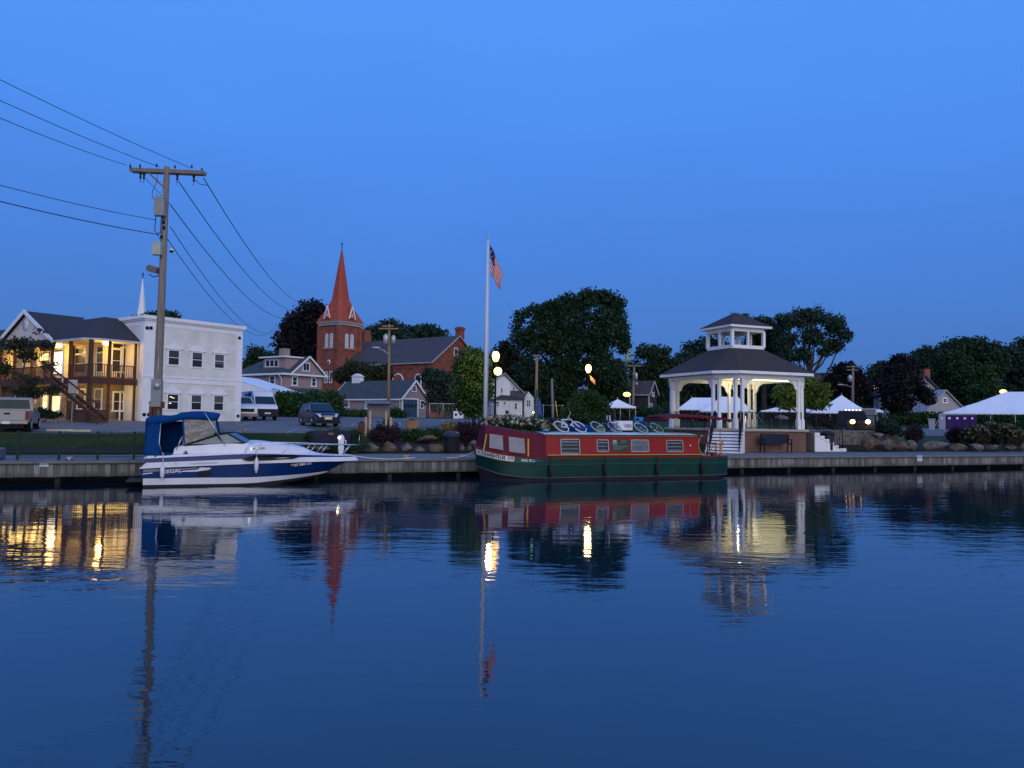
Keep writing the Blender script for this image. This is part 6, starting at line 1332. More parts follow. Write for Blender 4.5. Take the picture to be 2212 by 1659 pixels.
bl4 = mat('blossom_tan', (.15,.115,.08), .8, var=.2, sc=20); bl5 = mat('blossom_olive', (.11,.10,.055), .8, var=.2, sc=20)
shrub('dark purple barberry bush with upright shoots beneath the kiosk', 'shrub', [(832,945,33,15),(832,930,22,13),(813,940,17,14),(853,940,17,14)], 38.5, 832, L5, 8000, .055, 0, 41, spikes=26)
shrub('dark purple barberry between the black drum and hydrangeas', 'shrub', [(1003,932,20,20),(1030,934,19,20),(1015,947,30,11)], 40.5, 1012, L5, 8000, .055, 0, 42, spikes=20)
for (L, lab, sd) in (([(1058,916,22,15),(1075,912,16,13)],'pale blossoming hydrangea at the foot of the flagpole',43),([(1100,913,22,16),(1120,915,18,14)],'full hydrangea covered in cream and pink heads above the maroon canopy',44),([(1148,916,16,13),(1168,920,18,12),(1188,921,13,10)],'lower hydrangea with pinkish heads behind the drooping blue flag',45)):
    shrub(lab, 'hydrangea', L, 40.5, L[0][0], L2, 5500, .08, 0, sd, 'hydrangeas along the walkway', 'hydrangea', blossoms=[bl1,bl2,bl3], bn=95)
shrub('clump of yellowish perennials left of the purple barberry', 'perennials', [(966,922,10,9),(980,921,9,9)], 41.5, 972, mat('tan_green_leaf', (.20,.17,.07), .8, var=.3, sc=9), 1600, .07, 0, 46, name='flower_clump')
shrub('low green daylily clump in front of the wooden bin', 'perennials', [(880,940,12,9),(898,938,14,9),(915,942,14,7)], 41, 895, L2, 3500, .09, 0, 47, name='flower_clump')
shrub('low green clump behind the flat boulder near the black drum', 'perennials', [(935,936,16,7),(950,941,8,8)], 42, 940, L2, 2400, .08, 0, 48, name='flower_clump')
shrub('clipped round boxwood at the left end of the dark bench', 'shrub', [(674,944,15,10)], 37.6, 674, L2, 3000, .055, 0, 49, 'boxwoods by the dark bench')
shrub('clipped round boxwood behind the middle of the dark bench', 'shrub', [(725,938,15,10)], 39.0, 725, L2, 3000, .055, 0, 50, 'boxwoods by the dark bench')
shrub('largest clipped boxwood right of the white power pedestal', 'shrub', [(767,944,15,14)], 38, 767, L2, 3800, .055, 0, 51, 'boxwoods by the dark bench')
shrub('broad weeping green bush below the second street lamp', 'bush', [(1265,880,40,26),(1238,892,20,20),(1297,885,20,25),(1270,860,28,16),(1265,900,50,14)], 53, 1268, L2, 17000, .12, .0, 52, name='bush')
shrub('rounded green weeds at the corner of the garage wall', 'bush', [(855,893,12,9),(868,897,10,7)], 90, 860, L2, 2500, .16, 0, 53, name='bush')
shrub('fountain of green ornamental grass at the end of the terrace wall', 'ornamental grass', [(1918,922,22,15),(1910,912,12,10),(1928,928,18,10)], 50, 1918, L7, 6000, .10, 0, 54, name='ornamental_grass', clump=.16)
shrub('dark round shrub standing on the bank above the pale notice', 'shrub', [(1973,938,18,14),(1975,928,13,9)], 51, 1973, L5, 5000, .08, 0, 55)
shrub('dark shrub touching the left side of the big brown hydrangea', 'shrub', [(2064,942,17,15),(2068,932,12,9)], 51.5, 2064, L5, 5000, .08, 0, 56)
shrub('big mounded hydrangea with faded tan heads at the right', 'hydrangea', [(2105,940,28,22),(2140,936,32,24),(2175,938,28,22),(2198,945,13,18),(2090,955,18,12)], 51, 2145, L6, 16000, .09, 0, 57, name='hydrangea', blossoms=[bl4,bl5], bn=170)
shrub('dark shrub at the right edge behind the tan hydrangea', 'shrub', [(2212,930,14,22),(2230,935,20,25)], 53, 2214, L1, 5000, .09, 0, 58)
shrub('dark leafless looking bush behind the terrace railing', 'shrub', [(1765,908,22,14),(1790,914,14,10)], 56, 1770, L3, 4000, .09, .1, 59)
shrub('dry tan grasses in the headlight glow by the terrace', 'ornamental grass', [(1888,928,12,6),(1900,928,8,6)], 52.5, 1892, mat('dry_grass', (.16,.12,.07), .8, var=.3, sc=9), 2400, .08, 0, 60, name='ornamental_grass')
shrub('dark low bush at the foot of the inn porch', 'shrub', [(95,892,16,7),(115,896,16,5),(78,893,10,7)], 50.5, 95, L1, 2600, .10, 0, 61)
shrub('tangled dark shrubs at the foot of the dark unlit house', 'bush', [(1385,892,22,14),(1412,895,26,13),(1440,890,20,16),(1350,893,22,12)], 108, 1400, L1, 9000, .24, 0, 62, name='bush')
def hedge(label, x0, x1, yt, yb, Y, matl, n, leaf, seed, Y1=None, dp=1.6):
    Y1 = Y1 or Y; g = gpt((x0+x1)/2, (Y+Y1)/2); t_ = thing('hedge', label, 'hedge', g, 0); lb = []; k = max(3, int((x1-x0)/((yb-yt)*.7)))
    for i in range(k+1):
        f = i/k; x = x0+(x1-x0)*f; yy_ = Y+(Y1-Y)*f; s = yy_/FL; c = P(x, (yt+yb)/2, yy_); lb.append((tuple(c), ((x1-x0)/k*s*.75, dp, (yb-yt)/2*s)))
    foliage('foliage', lb, n, leaf, matl, t_, 0, seed, tuple(g), shell=.4); return t_
hedge('tall clipped green hedge behind the dark blue car', 597, 715, 846, 900, 84, L2, 16000, .20, 71)
hedge('low green hedge beyond the lawn behind the purple toilets', 1905, 2230, 894, 917, 116, L2, 13000, .26, 72)
hedge('dark hedge along the far side of the lawn behind the tents', 1180, 1900, 878, 908, 142, L1, 26000, .34, 73, 150)
hedge('dark undergrowth below the mauve house at its left', 520, 548, 788, 830, 118, L1, 3000, .3, 75)
hedge('strip of weeds along the foot of the garage wall', 712, 795, 889, 899, 91, L2, 4500, .2, 76)
g = gpt(1100, 175); t_ = foliage('treeline', lobes_px([(x, 870+6*sin(x*.7), 45, 32) for x in range(1030, 2300, 38)]+[(x, 868, 40, 30) for x in range(880, 1040, 30)], 178, 3), 60000, .55, L1, None, 0, 77); tag(t_, kind='stuff')
t_ = foliage('ground_cover', lobes_px([(x, 965, 20, 5) for x in range(640, 790, 16)], 36, 3), 4000, .06, L2, None, 0, 78); tag(t_, kind='stuff')
# grass blades on the near banks
def blades(name, s0, s1, t0, t1, n, hgt, seed, matl):
    rs = np.random.RandomState(seed); s = s0+(s1-s0)*rs.rand(n); t = t0+(t1-t0)*rs.rand(n)**1.3; z = hst(s, t); a = R(WA)
    X = cos(a)*s-sin(a)*t; Y = 33.8+sin(a)*s+cos(a)*t; th = rs.rand(n)*6.28; hh = hgt*(.5+rs.rand(n)); w_ = .012
    v = np.empty((n,3,3)); v[:,0] = np.stack([X-w_*np.cos(th), Y-w_*np.sin(th), z], 1); v[:,1] = np.stack([X+w_*np.cos(th), Y+w_*np.sin(th), z], 1); v[:,2] = np.stack([X+hh*.4*np.cos(th*2), Y+hh*.4*np.sin(th*2), z+hh], 1)
    me = bpy.data.meshes.new(name); me.vertices.add(n*3); me.vertices.foreach_set('co', v.reshape(-1)); me.loops.add(n*3); me.loops.foreach_set('vertex_index', np.arange(n*3, dtype=np.int32))
    me.polygons.add(n); me.polygons.foreach_set('loop_start', np.arange(0, n*3, 3, dtype=np.int32)); me.polygons.foreach_set('loop_total', np.full(n, 3, dtype=np.int32)); me.materials.append(matl); me.update(calc_edges=True)
    o = bpy.data.objects.new(name, me); C.objects.link(o); tag(o, kind='stuff')
blades('grass', -27, -5, 6.0, 13.5, 45000, .07, 1, M['grass']); blades('grass', -6, 14, 8.5, 22, 30000, .09, 2, M['grass'])
# ------------------------------------------------------------------ boulders
def boulder(label, t_, x0, y0, x1, y1, Y, m_='rock', seed=1, group='boulders along the quay', dpt=.8):
    a = q(t_, x0, y0); b_ = q(t_, x1, y1); cx_ = (a[0]+b_[0])/2; cy_ = (a[1]+b_[1])/2; c = P(cx_, cy_, Y); s = Y/FL; rx = (b_[0]-a[0])/2*s*1.04; rz = (b_[1]-a[1])/2*s*1.04
    mb = MB(); rnd = random.Random(seed); n = 20; mm = 14; vs = []; pl = [(Vector((rnd.uniform(-1,1),rnd.uniform(-1,1),rnd.uniform(-.7,1))).normalized(), rnd.uniform(.46,.84)) for _ in range(22)]
    for i in range(mm+1):
        for k in range(n):
            th = pi*i/mm; aa = 2*pi*k/n; d = Vector((sin(th)*cos(aa), sin(th)*sin(aa), cos(th))); r_ = 1.08
            for nn, dd in pl:
                dt = d.dot(nn)
                if dt > 1e-3: r_ = min(r_, dd/dt)
            r_ *= 1+.035*sin(7*aa+5*th+seed)+.025*sin(13*aa-9*th+2*seed)+rnd.uniform(-.02,.02); vs.append((d.x*rx*r_*1.1, d.y*dpt*(rx+rz)/2*r_*1.1, d.z*rz*r_*1.1))
    mb.add(vs, [(i*n+k,(i+1)*n+k,(i+1)*n+(k+1)%n,i*n+(k+1)%n) for i in range(mm) for k in range(n)])
    o = mb.build('boulder', M[m_], loc=c); tag(o, label, 'boulder', group)
Bd = [('brown boulder at the far left of the row behind the bow rail','Z7',1740,545,1925,690,36.2,'rock'),
('long flat topped pale boulder below the purple barberry','Z8',88,905,370,1062,37.0,'rock2'),('smooth domed tan boulder below the purple barberry','Z8',365,897,625,1066,37.2,'rock'),
('ragged grey boulder with a notched top left of the middle','Z8',622,897,830,1062,37.5,'rock2'),('small pale conical boulder second left of the black drum','Z8',835,930,1012,1060,37.8,'rock2'),
('wide sloping boulder directly left of the black drum','Z8',1012,903,1290,1056,38.0,'rock'),('narrow boulder directly right of the black drum','Z8',1490,903,1605,1052,38.6,'rock2'),
('squarish boulder close to the narrowboat bow','Z8',1600,930,1705,1045,38.9,'rock'),('pointed pale boulder nearest the narrowboat bow','Z8',1620,868,1790,950,39.6,'rock2'),('flat weathered slab of rock lying behind the small conical boulder','Z8',880,780,1215,885,40.5,'rock'),
('grey boulder half hidden by shade left of the bench foot','Z7',1500,600,1740,690,36.0,'rock'),('dark low rock under the cruiser bow rail','Z7',1180,560,1500,660,35.4,'rock')]
for k, b_ in enumerate(Bd): boulder(b_[0], b_[1], *b_[2:6], b_[6], b_[7], 100+k)
Bd2 = [('big rounded rust brown boulder at the foot of the terrace wall','A8',1390,440,1690,648,47.5,'rock'),('flat boulder lying on top of the rust brown one','A8',1580,365,1800,475,49.5,'rock2'),
('large pale grey boulder in the middle of the right hand pile','A8',1680,465,1930,625,48.8,'rock2'),('small boulder behind the large pale grey one','A8',1815,395,1965,480,50.4,'rock'),
('reddish brown boulder right of the large pale grey one','A8',1925,478,2130,652,49.4,'rock'),('angular grey boulder at the right end of the pile','A8',2080,480,2260,640,49.8,'rock2'),('white tipped boulder peeking above the pile','A8',1935,355,2090,440,51.5,'rock2')]
for k, b_ in enumerate(Bd2): boulder(b_[0], b_[1], *b_[2:6], b_[6], b_[7], 200+k, 'boulders beside the terrace')
labs = ['low flat brown rock in the bank left of the pale notice','long pale slab of rock in the bank below the dark round shrub','low rock below the gap between the two dark shrubs','low brown rock beneath the left side of the tan hydrangea','low rock beneath the middle of the tan hydrangea','low pinkish rock beneath the right side of the tan hydrangea','low rock at the right edge of the picture']
for k, (x0, x1, y0, y1) in enumerate(((1925,1972,957,974),(1990,2052,951,973),(2052,2092,955,974),(2090,2128,956,974),(2126,2162,957,974),(2160,2196,955,974),(2194,2226,953,974))):
    boulder(labs[k], 'D', x0, y0, x1, y1, 44.5+1.1*k+1, 'rock' if k % 2 == 0 else 'rock2', 300+k, 'low rocks along the right bank')
# ------------------------------------------------------------------ main utility pole, wires
UD = 33.6; ub = gpt(338, UD); ub.x = P(340,885,UD).x-.03
ub.z = hz(ub.x, ub.y)
up = thing('utility_pole', 'tall weathered utility pole with crossarm rising behind the blue boat canopy', 'utility pole', ub)
def ul(t_, x, y, dy=0): w = P(*q(t_, x, y), UD+dy); return Vector((w.x-ub.x, w.y-ub.y, w.z-ub.z))
ptop = ul('Z2', 430, 118); pb = Vector((0,0,-.3)); ptop.y = 0
def pole_at(z): f = z/ptop.z; return Vector((ptop.x*f, ptop.y*f, z))
MB().tube([pb, pole_at(3), pole_at(7), ptop], [.185,.175,.155,.12], 12).build('pole', M['polewood'], up)
a0, a1 = ul('Z2', 128, 140, .2), ul('Z2', 730, 165, -.25)
MB().bar(a0, a1, .10, .16).build('crossarm', M['polewood'], up)
MB().bar(a0, a1, .10, .16).build('crossarm', M['polewood'], up).location = (.0,.26,.01)
b0, b1 = ul('Z2', 282, 168, -.12), ul('Z2', 405, 285, -.12); MB().bar(b0, b1, .05, .07).build('brace', mat('reddish_brace', (.22,.13,.10), .8), up)
for zx, zy in ((215,170),(243,175),(515,185),(650,195)):
    p = ul('Z2', zx, zy, -.1); MB().lathe([(.035,.06),(.06,.02),(.06,-.05),(.035,-.08),(.035,-.13),(.055,-.16),(.03,-.24),(.012,-.26),(.012,-.42)], p, 10).build('cutout_insulator', M['black'], up)
for zx, zy in ((130,125),(210,125),(345,120),(495,132),(632,130),(715,155)):
    p = ul('Z2', zx, zy, .05); MB().lathe([(.02,0),(.045,.03),(.03,.07),(.045,.1),(.015,.16)], p, 8).build('pin_insulator', M['blackplastic'], up)
p = ul('Z2', 375, 450, -.32); MB().box(-.22,.22,-.14,.14,-.38,.36).build('cabinet_box', M['greymetal'], up, bevel=.02).location = p
mb = MB()
for dx in (-.15,.0,.13): mb.lathe([(.03,0),(.05,.05),(.03,.1),(.03,.22),(.015,.26)], (p.x+dx,p.y-.05,p.z+.38), 8)
mb.build('bushings', M['greymetal'], up)
p = ul('Z2', 350, 787, -.3); MB().box(-.19,.19,-.13,.13,-.28,.28).build('junction_box', mat('greenish_box', (.38,.42,.36), .6, var=.08), up, bevel=.02).location = p
p = ul('Z2', 316, 960, -.1); fl_ = MB().prism([(-.22,-.05),(.2,-.16),(.24,.1),(-.12,.2),(-.24,.12)], 'y', -.16, .16).build('floodlight', mat('floodlight_housing', (.13,.12,.11), .5), up); fl_.location = p
MB().tube([ul('Z2',285,995,-.1), ul('Z2',320,1018,-.1), ul('Z2',365,1005,-.0)], .022, 6).build('floodlight_bracket', M['black'], up)
MB().tube([ul('Z2',435,765), ul('Z2',465,782), ul('Z2',468,795)], .02, 6).build('camera_arm', M['galv'], up)
p = ul('Z2', 467, 800); cm = MB().lathe([(.02,.07),(.10,.05),(.11,.0),(.10,-.02)], p, 12).build('dome_camera', M['gel'], up); MB().ball((p.x,p.y,p.z-.03), .085, 10, 8).build('camera_dome', M['black'], cm)
for pts, r_ in (([ul('Z2',355,170,-.1),ul('Z2',350,230,-.2),ul('Z2',312,320,-.25),ul('Z2',308,355,-.25),ul('Z2',335,400,-.25)],.014),([ul('Z2',340,510,-.3),ul('Z2',330,640,-.3),ul('Z2',350,665,-.25),ul('Z2',378,650,-.15)],.02),([ul('Z2',385,520,-.25),ul('Z2',375,600,-.22),ul('Z2',378,660,-.2)],.014),([ul('Z2',645,215,-.1),ul('Z2',700,260,-.05),ul('Z2',765,270,.3)],.014),([ul('Z2',348,670,-.2),ul('Z2',380,720,-.2)],.012)):
    MB().tube(pts, r_, 6).build('jumper_cable', M['wire'], up)
for zx, zy in ((403,570),(405,615),(387,690)):
    p = ul('Z2', zx, zy, -.14); MB().cb(p, (.10,.1,.14)).build('wire_clamp', M['black'], up)
p = ul('Z3', 325, 960, -.22); MB().box(-.22,.22,-.10,.10,-.60,.60).build('meter_panel', M['greymetal'], up).location = p
p = ul('Z3', 330, 880, -.36); MB().lathe([(.13,-.10),(.13,.0)], (0,0,0), 14, 'y').build('meter_dial', M['galv'], up).location = p
MB().tube([ul('Z3',345,560,-.2), ul('Z3',335,830,-.22)], .02, 6).build('conduit', M['galv'], up)
mb = MB(); p = ul('Z3', 320, 1150, -.2); mb.box(p.x-.28,p.x-.14,p.y-.08,p.y,-.2,p.z+.38); mb.box(p.x-.08,p.x+.02,p.y-.08,p.y,-.2,p.z+.38); mb.bar((p.x-.3,p.y-.05,p.z+.35), (p.x+.3,p.y-.05,p.z+.35), .07); mb.build('support_boards', M['brownwood'], up)
mb = MB(); p = ul('Z3', 385, 1090, -.2); mb.box(p.x-.10,p.x+.10,p.y-.1,p.y,p.z-.14,p.z+.14); mb.tube([(p.x,p.y-.05,p.z),(p.x-.02,p.y-.05,-.1)], .035, 6); mb.build('socket_box', M['brownwood'], up)
def wire(label, pts, r_, sag=0):
    a, b_ = Vector(pts[0]), Vector(pts[-1]); n = 28; P_ = []
    for i in range(n+1):
        f = i/n
        if len(pts) == 2: p = a.lerp(b_, f)
        else: m = Vector(pts[1]); p = (a.lerp(m, f*2) if f < .5 else m.lerp(b_, f*2-1))
        p = p.copy(); p.z -= sag*4*f*(1-f); P_.append(p-a)
    o = MB().tube(P_, r_, 5).build('power_line', M['wire'], loc=a); tag(o, label, 'power line', 'wires on the tall utility pole'); return o
ordn = ['highest','second','third','fourth','lowest']
for k, (ya, (x2, y2)) in enumerate(((172,(410,362)),(217,(345,361)),(255,(274,357)),(400,(335,475)),(435,(345,507)))):
    near_ = P(0, ya, 24.8); far_ = P(x2, y2, UD-.1); ext = near_+(near_-far_)*1.15
    ext.z += .3*2.14
    wire(f'{ordn[k]} wire running from the pole to the left edge of the picture', (ext, far_), .013 if k != 4 else .018, .3)
for k, ((x1, y1), (x2, y2)) in enumerate((((440,385),(684,646)),((386,392),(668,664)),((368,442),(646,674)),((368,490),(604,704)),((362,517),(594,706)))):
    wire(f'{ordn[k]} wire running from the pole towards the trees by the church', (P(x1,y1,UD), P(x2,y2,121)), .022 if k < 3 else .018, 2.6)
wire('short slanting wire continuing the far line onto the pole arm', (P(314,385,UD-.3), P(368,442,UD)), .013)
# ------------------------------------------------------------------ other poles
def upole(label, x, yt, Y, r=.13, matl=None, arms=(), items=None, cobra=None, xt=None, group=None, name='utility_pole'):
    g = gpt(x, Y); t_ = thing(name, label, 'utility pole', g, 0, group); top = P(xt or x+4, yt, Y)-g
    matl = matl or M['polewood']; MB().tube([(0,0,-.3),(top.x*.5,0,top.z*.5),(top.x,0,top.z)], [r*1.2,r,r*.75], 10).build('pole', matl, t_)
    for (xa, ya, xb, yb) in arms: A = P(xa,ya,Y-.2)-g; B = P(xb,yb,Y-.2)-g; MB().bar(A, B, .12, .16).build('crossarm', matl, t_)
    for (xa, ya, w_, h_) in (items or ()): A = P(xa,ya,Y-.4)-g; s = Y/FL; MB().lathe([(w_*s*.5,-h_*s*.5),(w_*s*.52,h_*s*.4),(w_*s*.3,h_*s*.5),(w_*s*.12,h_*s*.62)], A, 12).build('transformer', M['galv'], t_)
    if cobra:
        A = [P(cx1,cy1,Y-.3)-g for cx1, cy1 in cobra[:3]]; MB().tube(A, .05, 6).build('lamp_arm', M['galv'], t_)
        e = A[-1]; MB().ball((e.x,e.y,e.z), (cobra[3],.18,.13), 12, 8).build('lamp_head', M['galv'], t_)
    return t_
upole('utility pole with two transformers and street lamp arm before the church', 839, 700, 92, .17, M['polebrown'], arms=((818,710,861,710),(826,705,850,704)), items=((833.5,733,11,20),(850,734,9,17)), cobra=((841,767),(829,757),(812,751),.55), xt=841)
upole('bare brown pole with small top fittings right of the white cottage', 1157, 767, 96, .19, M['polebrown'], arms=((1152,768,1165,768),), xt=1160)
upole('shorter grey pole without arms standing between brown pole and bush', 1194.5, 818, 90, .16, M['polewood'], xt=1192)
upole('pole with flat crossarm and transformer behind the small white tent', 1366, 789, 118, .2, M['polewood'], arms=((1355,790,1386,790),), items=((1374,813,7,14),(1375,829,5,6)), xt=1370)
upole('utility pole with transformer and lamp arm above the right tents', 1841, 790, 128, .24, M['polewood'], arms=((1828,792,1856,792),(1829,799,1853,799)), items=((1836,818,9,14),), cobra=((1840,837),(1829,832),(1816,831),.6), xt=1842.5)
g = gpt(1205, 88); t_ = thing('guy_wire', 'yellow guarded guy wire slanting beside the shorter grey pole', 'guy wire', g); A = P(1200,866,88)-g; MB().tube([(0,0,0), A], .06, 6).build('guard', M['nbyellow'], t_)
# lit street lights far away
def farlamp(label, x, y, Y, r, col, es, arm=None):
    g = gpt(x+(arm or 4), Y); t_ = thing('street_lamp', label, 'street lamp', g, 0, 'distant lit street lamps'); h = P(x, y, Y)-g
    MB().tube([(0,0,-.2),(0,0,h.z+.1),(h.x,h.y,h.z+.15)], .07, 6).build('post', M['galv'], t_); MB().ball((h.x,h.y,h.z), (r*1.3,r,r*.8), 12, 8).build('lamp_globe', emat('sodium_globe', (1,.60,.07), 3.2), t_)
farlamp('yellow street lamp glowing above the small white popup tent', 1354, 852, 112, .42, (1,.85,.25), 7, 6)
farlamp('warm street lamp glowing left of the maroon leaved tree', 1893, 836, 135, .45, (1,.85,.35), 7, 8)
farlamp('warm street lamp glowing above the peak of the big right tent', 2167, 846, 130, .45, (1,.78,.25), 8, 6)
# ------------------------------------------------------------------ flagpole
fg = gpt(1049, 41.8); fg.x = P(1050, 895, 41.8).x-.05; fp = thing('flagpole', 'tall white flagpole standing in front of the leafy lit tree', 'flagpole', fg)
t0 = P(1054, 517, 41.8)-fg; MB().tube([(0,0,-.1),(t0.x*.5,0,t0.z*.5),(t0.x,0,t0.z)], [.12,.10,.045], 12).build('pole', mat('flagpole_white', (.60,.60,.62), .4, var=.04), fp); MB().ball((t0.x,0,t0.z+.06), .08, 10, 8).build('finial', M['galv'], fp)
MB().tube([(t0.x+.06,-.12,t0.z),(t0.x*.5+.12,-.14,t0.z*.5),(.14,-.12,1.3)], .008, 4).build('halyard', M['white'], fp); MB().cb((.0,-.12,1.2), (.05,.05,.14)).build('cleat', M['galv'], fp)
ft = P(1055.5, 527, 41.8); fl2 = thing('national_flag', 'limp striped flag with starry blue canton hanging from the flagpole', 'flag', ft)
def fpos(u, v):
    z = -(v*1.6*(1-.42*u))-u*1.68+.05*sin(5*u+3*v)
    x = .05+.74*u**.9*(1-.12*v)+.06*sin(9*u+5*v)*u+.10*v*(1-u)
    return (x-.012*v*1.6, .14*sin(8.5*u+1.5*v+.5)*u**.5, z)
usflag(fl2, 1.6, 2.4, fpos)
lamp('flag_spot', (ft.x+.4, ft.y-2.2, ft.z-2.0), 6, (1,.72,.42), .1)
bpy.data.objects.remove(bpy.data.objects['flag_spot'])
# ------------------------------------------------------------------ decorative street lamps
def acorn(label, x, y, Y, extra=None):
    g = gpt(x-3 if extra == 'flood' else x, Y); t_ = thing('street_lamp', label, 'street lamp', g, 0, 'decorative park lamps'); h = P(x, y, Y)-g
    MB().lathe([(.20,0),(.20,.25),(.13,.35),(.10,.8),(.07,1.0),(.055,h.z-.45),(.09,h.z-.42),(.11,h.z-.30)], (h.x,h.y,0), 12).build('post', M['black'], t_)
    gl = MB().lathe([(.10,-.30),(.20,-.12),(.235,.06),(.20,.22),(.11,.34)], h, 14).build('lamp_globe', emat('acorn_globe', (1,.56,.08), 6), t_)
    MB().lathe([(.13,.33),(.12,.38),(.05,.46),(.02,.55)], h, 10).build('finial', M['black'], t_)
    return t_, h, g
t_, h, g = acorn('lit acorn street lamp with round floodlight between flagpole and cottage', 1071, 771, 48, 'flood')
p = P(1075.5, 802, 47.6)-g; MB().ball(p, (.25,.12,.25), 14, 10).build('floodlight', emat('flood_bulb', (1,.52,.08), 6), t_); MB().tube([(h.x,h.y,p.z-.1),(p.x,p.y+.08,p.z-.05)], .03, 6).build('floodlight_bracket', M['black'], t_)
t_, h, g = acorn('lit acorn street lamp with small pennant painted lamplight orange above the weeping bush', 1271, 797, 60)
MB().poly([(h.x+.12,h.y-.1,h.z-.50),(h.x+.50,h.y-.15,h.z-.85),(h.x+.55,h.y-.1,h.z-1.25),(h.x+.15,h.y-.1,h.z-.85)]).build('pennant', mat('lamplit_tint_pennant', (.75,.36,.14), .8, var=.2), t_, solid=.01)  # orange of the lamplight is put into the cloth colour
MB().box(h.x-.35,h.x-.08,h.y-.02,h.y+.02,h.z-2.4,h.z-1.4).build('banner', mat('blue_grey_banner', (.13,.17,.28), .8, var=.3), t_)
lamp('lamp_light', P(1071,771,48)+Vector((-.2,.9,-.1)), 420, (1,.75,.30), .25); lamp('lamp_light', P(1271,797,60)+Vector((0,-.5,0)), 110, (1,.75,.30), .25)
# ------------------------------------------------------------------ vehicles
def wheels(par, xs, w_, r, tw=.22):
    for x in xs:
        for sg in (-1, 1):
            wo = MB().lathe([(r*.62,-tw/2),(r*.96,-tw/2),(r,-tw*.3),(r,tw*.3),(r*.96,tw/2),(r*.62,tw/2)], (x, sg*(w_-tw/2), r), 22, 'y').build('wheel', M['rubber'], par)
            y = sg*(w_+.004); r_ = MB(); r_.lathe([(r*.60,-.02),(r*.58,.0),(r*.2,.0 if sg < 0 else 0)], (x, y, r), 16, 'y'); r_.build('rim', M['galv'], wo)
def xsec(mb, prof, w, taper=None):
    """profile (x,z,halfwidth factor) ring extruded across with rounded shoulders"""
    n = len(prof); vs = []
    for f, k in ((-1,.94),(-.985,1),(.985,1),(1,.94)):
        for x, z, hwf in prof: vs.append((x, f*w*hwf, z))
    fs = [(j*n+i, j*n+(i+1) % n, (j+1)*n+(i+1) % n, (j+1)*n+i) for j in range(3) for i in range(n)]
    fs += [tuple(range(n))[::-1], tuple(3*n+i for i in range(n))]; mb.add(vs, fs)
def vehicle(lab, catg, name, loc, rz, body, cab, glass, paint, W_, wh, wr, low=None, group=None):
    v = thing(name, lab, catg, loc, rz, group)
    mb = MB(); xsec(mb, body, W_); mb.build('body', paint, v, bevel=.05)
    if cab: mb = MB(); xsec(mb, cab, W_); mb.build('cabin', paint, v, bevel=.04)
    for nm, pts in glass: mb = MB(); mb.slab(pts, (0,0,.004)); mb.build(nm, M['glassblue'], v)
    wheels(v, wh, W_-.02, wr); return v
# dark blue compact suv
nav_p = mat('navy_car_paint', (.004,.011,.042), .2, var=0, spec=.15); 
cb = q('Z4', 1310, 1385); cg = gpt(cb[0], 55.); 
CY_ = -52      # heading of its nose
body = [(-2.2,.35,.96),(-2.28,.75,.97),(-2.22,1.05,.98),(-1.2,1.08,1),(.95,1.04,1),(1.55,.98,.98),(2.05,.86,.93),(2.24,.65,.90),(2.26,.38,.90),(2.1,.24,.92),(-2.0,.26,.95)]
cabp = [(-2.2,1.04,.93),(-1.98,1.48,.80),(-1.6,1.64,.74),(-.2,1.68,.74),(.35,1.60,.75),(1.15,1.03,.93)]
W_ = .91
def sideglass(prof, W_, x0f=None): return None
gl_ = [('windscreen', [(1.13,-.76,1.06),(1.13,.76,1.06),(.40,.62,1.585),(.40,-.62,1.585)]),]
car = thing('parked_car', 'dark navy blue compact suv parked alone in front of the green hedge', 'car', cg, -60)
mb = MB(); xsec(mb, body, W_); mb.build('body', nav_p, car, bevel=.07)
mb = MB(); xsec(mb, cabp, W_); mb.build('cabin', nav_p, car, bevel=.05)
mb = MB(); mb.add([(1.16,-.80,1.065),(1.16,.80,1.065),(.42,.66,1.60),(.42,-.66,1.60)], [(0,1,2,3)]); mb.build('windscreen', M['glassblue'], car)
for sg in (-1, 1):
    for x0, x1, x2, x3 in ((.92,.28,-.30,-.34),(-.42,-.40,-1.15,-1.2),(-1.28,-1.24,-1.72,-1.9)):
        z0, z1 = 1.09, 1.56; y0, y1 = sg*W_*.935, sg*W_*.78; mb = MB(); mb.add([(x0,y0,z0),(x1,y1,z1),(x2,y1,z1),(x3,y0,z0)], [(0,1,2,3)]); mb.build('side_window', M['glassblue'], car)
    mb = MB(); mb.ball((.78,sg*1.0,1.12), (.09,.11,.08), 10, 8); mb.build('wing_mirror', nav_p, car)
    hl_ = MB(); hl_.add([(2.10,sg*.82,.66),(2.255,sg*.48,.66),(2.15,sg*.50,.86),(1.96,sg*.80,.90)], [(0,1,2,3)]); hl_.slab([(2.12,sg*.83,.66),(2.27,sg*.48,.66),(2.165,sg*.50,.86),(1.97,sg*.82,.90)], (.01,0,0)); hl_.build('headlight', mat('headlamp_lens', (.55,.56,.60), .12, var=0), car)
MB().box(2.24,2.275,-.42,.42,.70,.76).build('grille', M['chrome'], car); MB().box(2.25,2.285,-.55,.55,.34,.52).build('lower_grille', M['black'], car)
MB().box(2.285,2.30,-.26,.26,.50,.66).build('number_plate', mat('plate_cream', (.62,.60,.48), .5, var=0), car); MB().box(-2.0,2.2,-.93,.93,.22,.36).build('sill_trim', M['blackplastic'], car)
wheels(car, (-1.38,1.38), .90, .345)
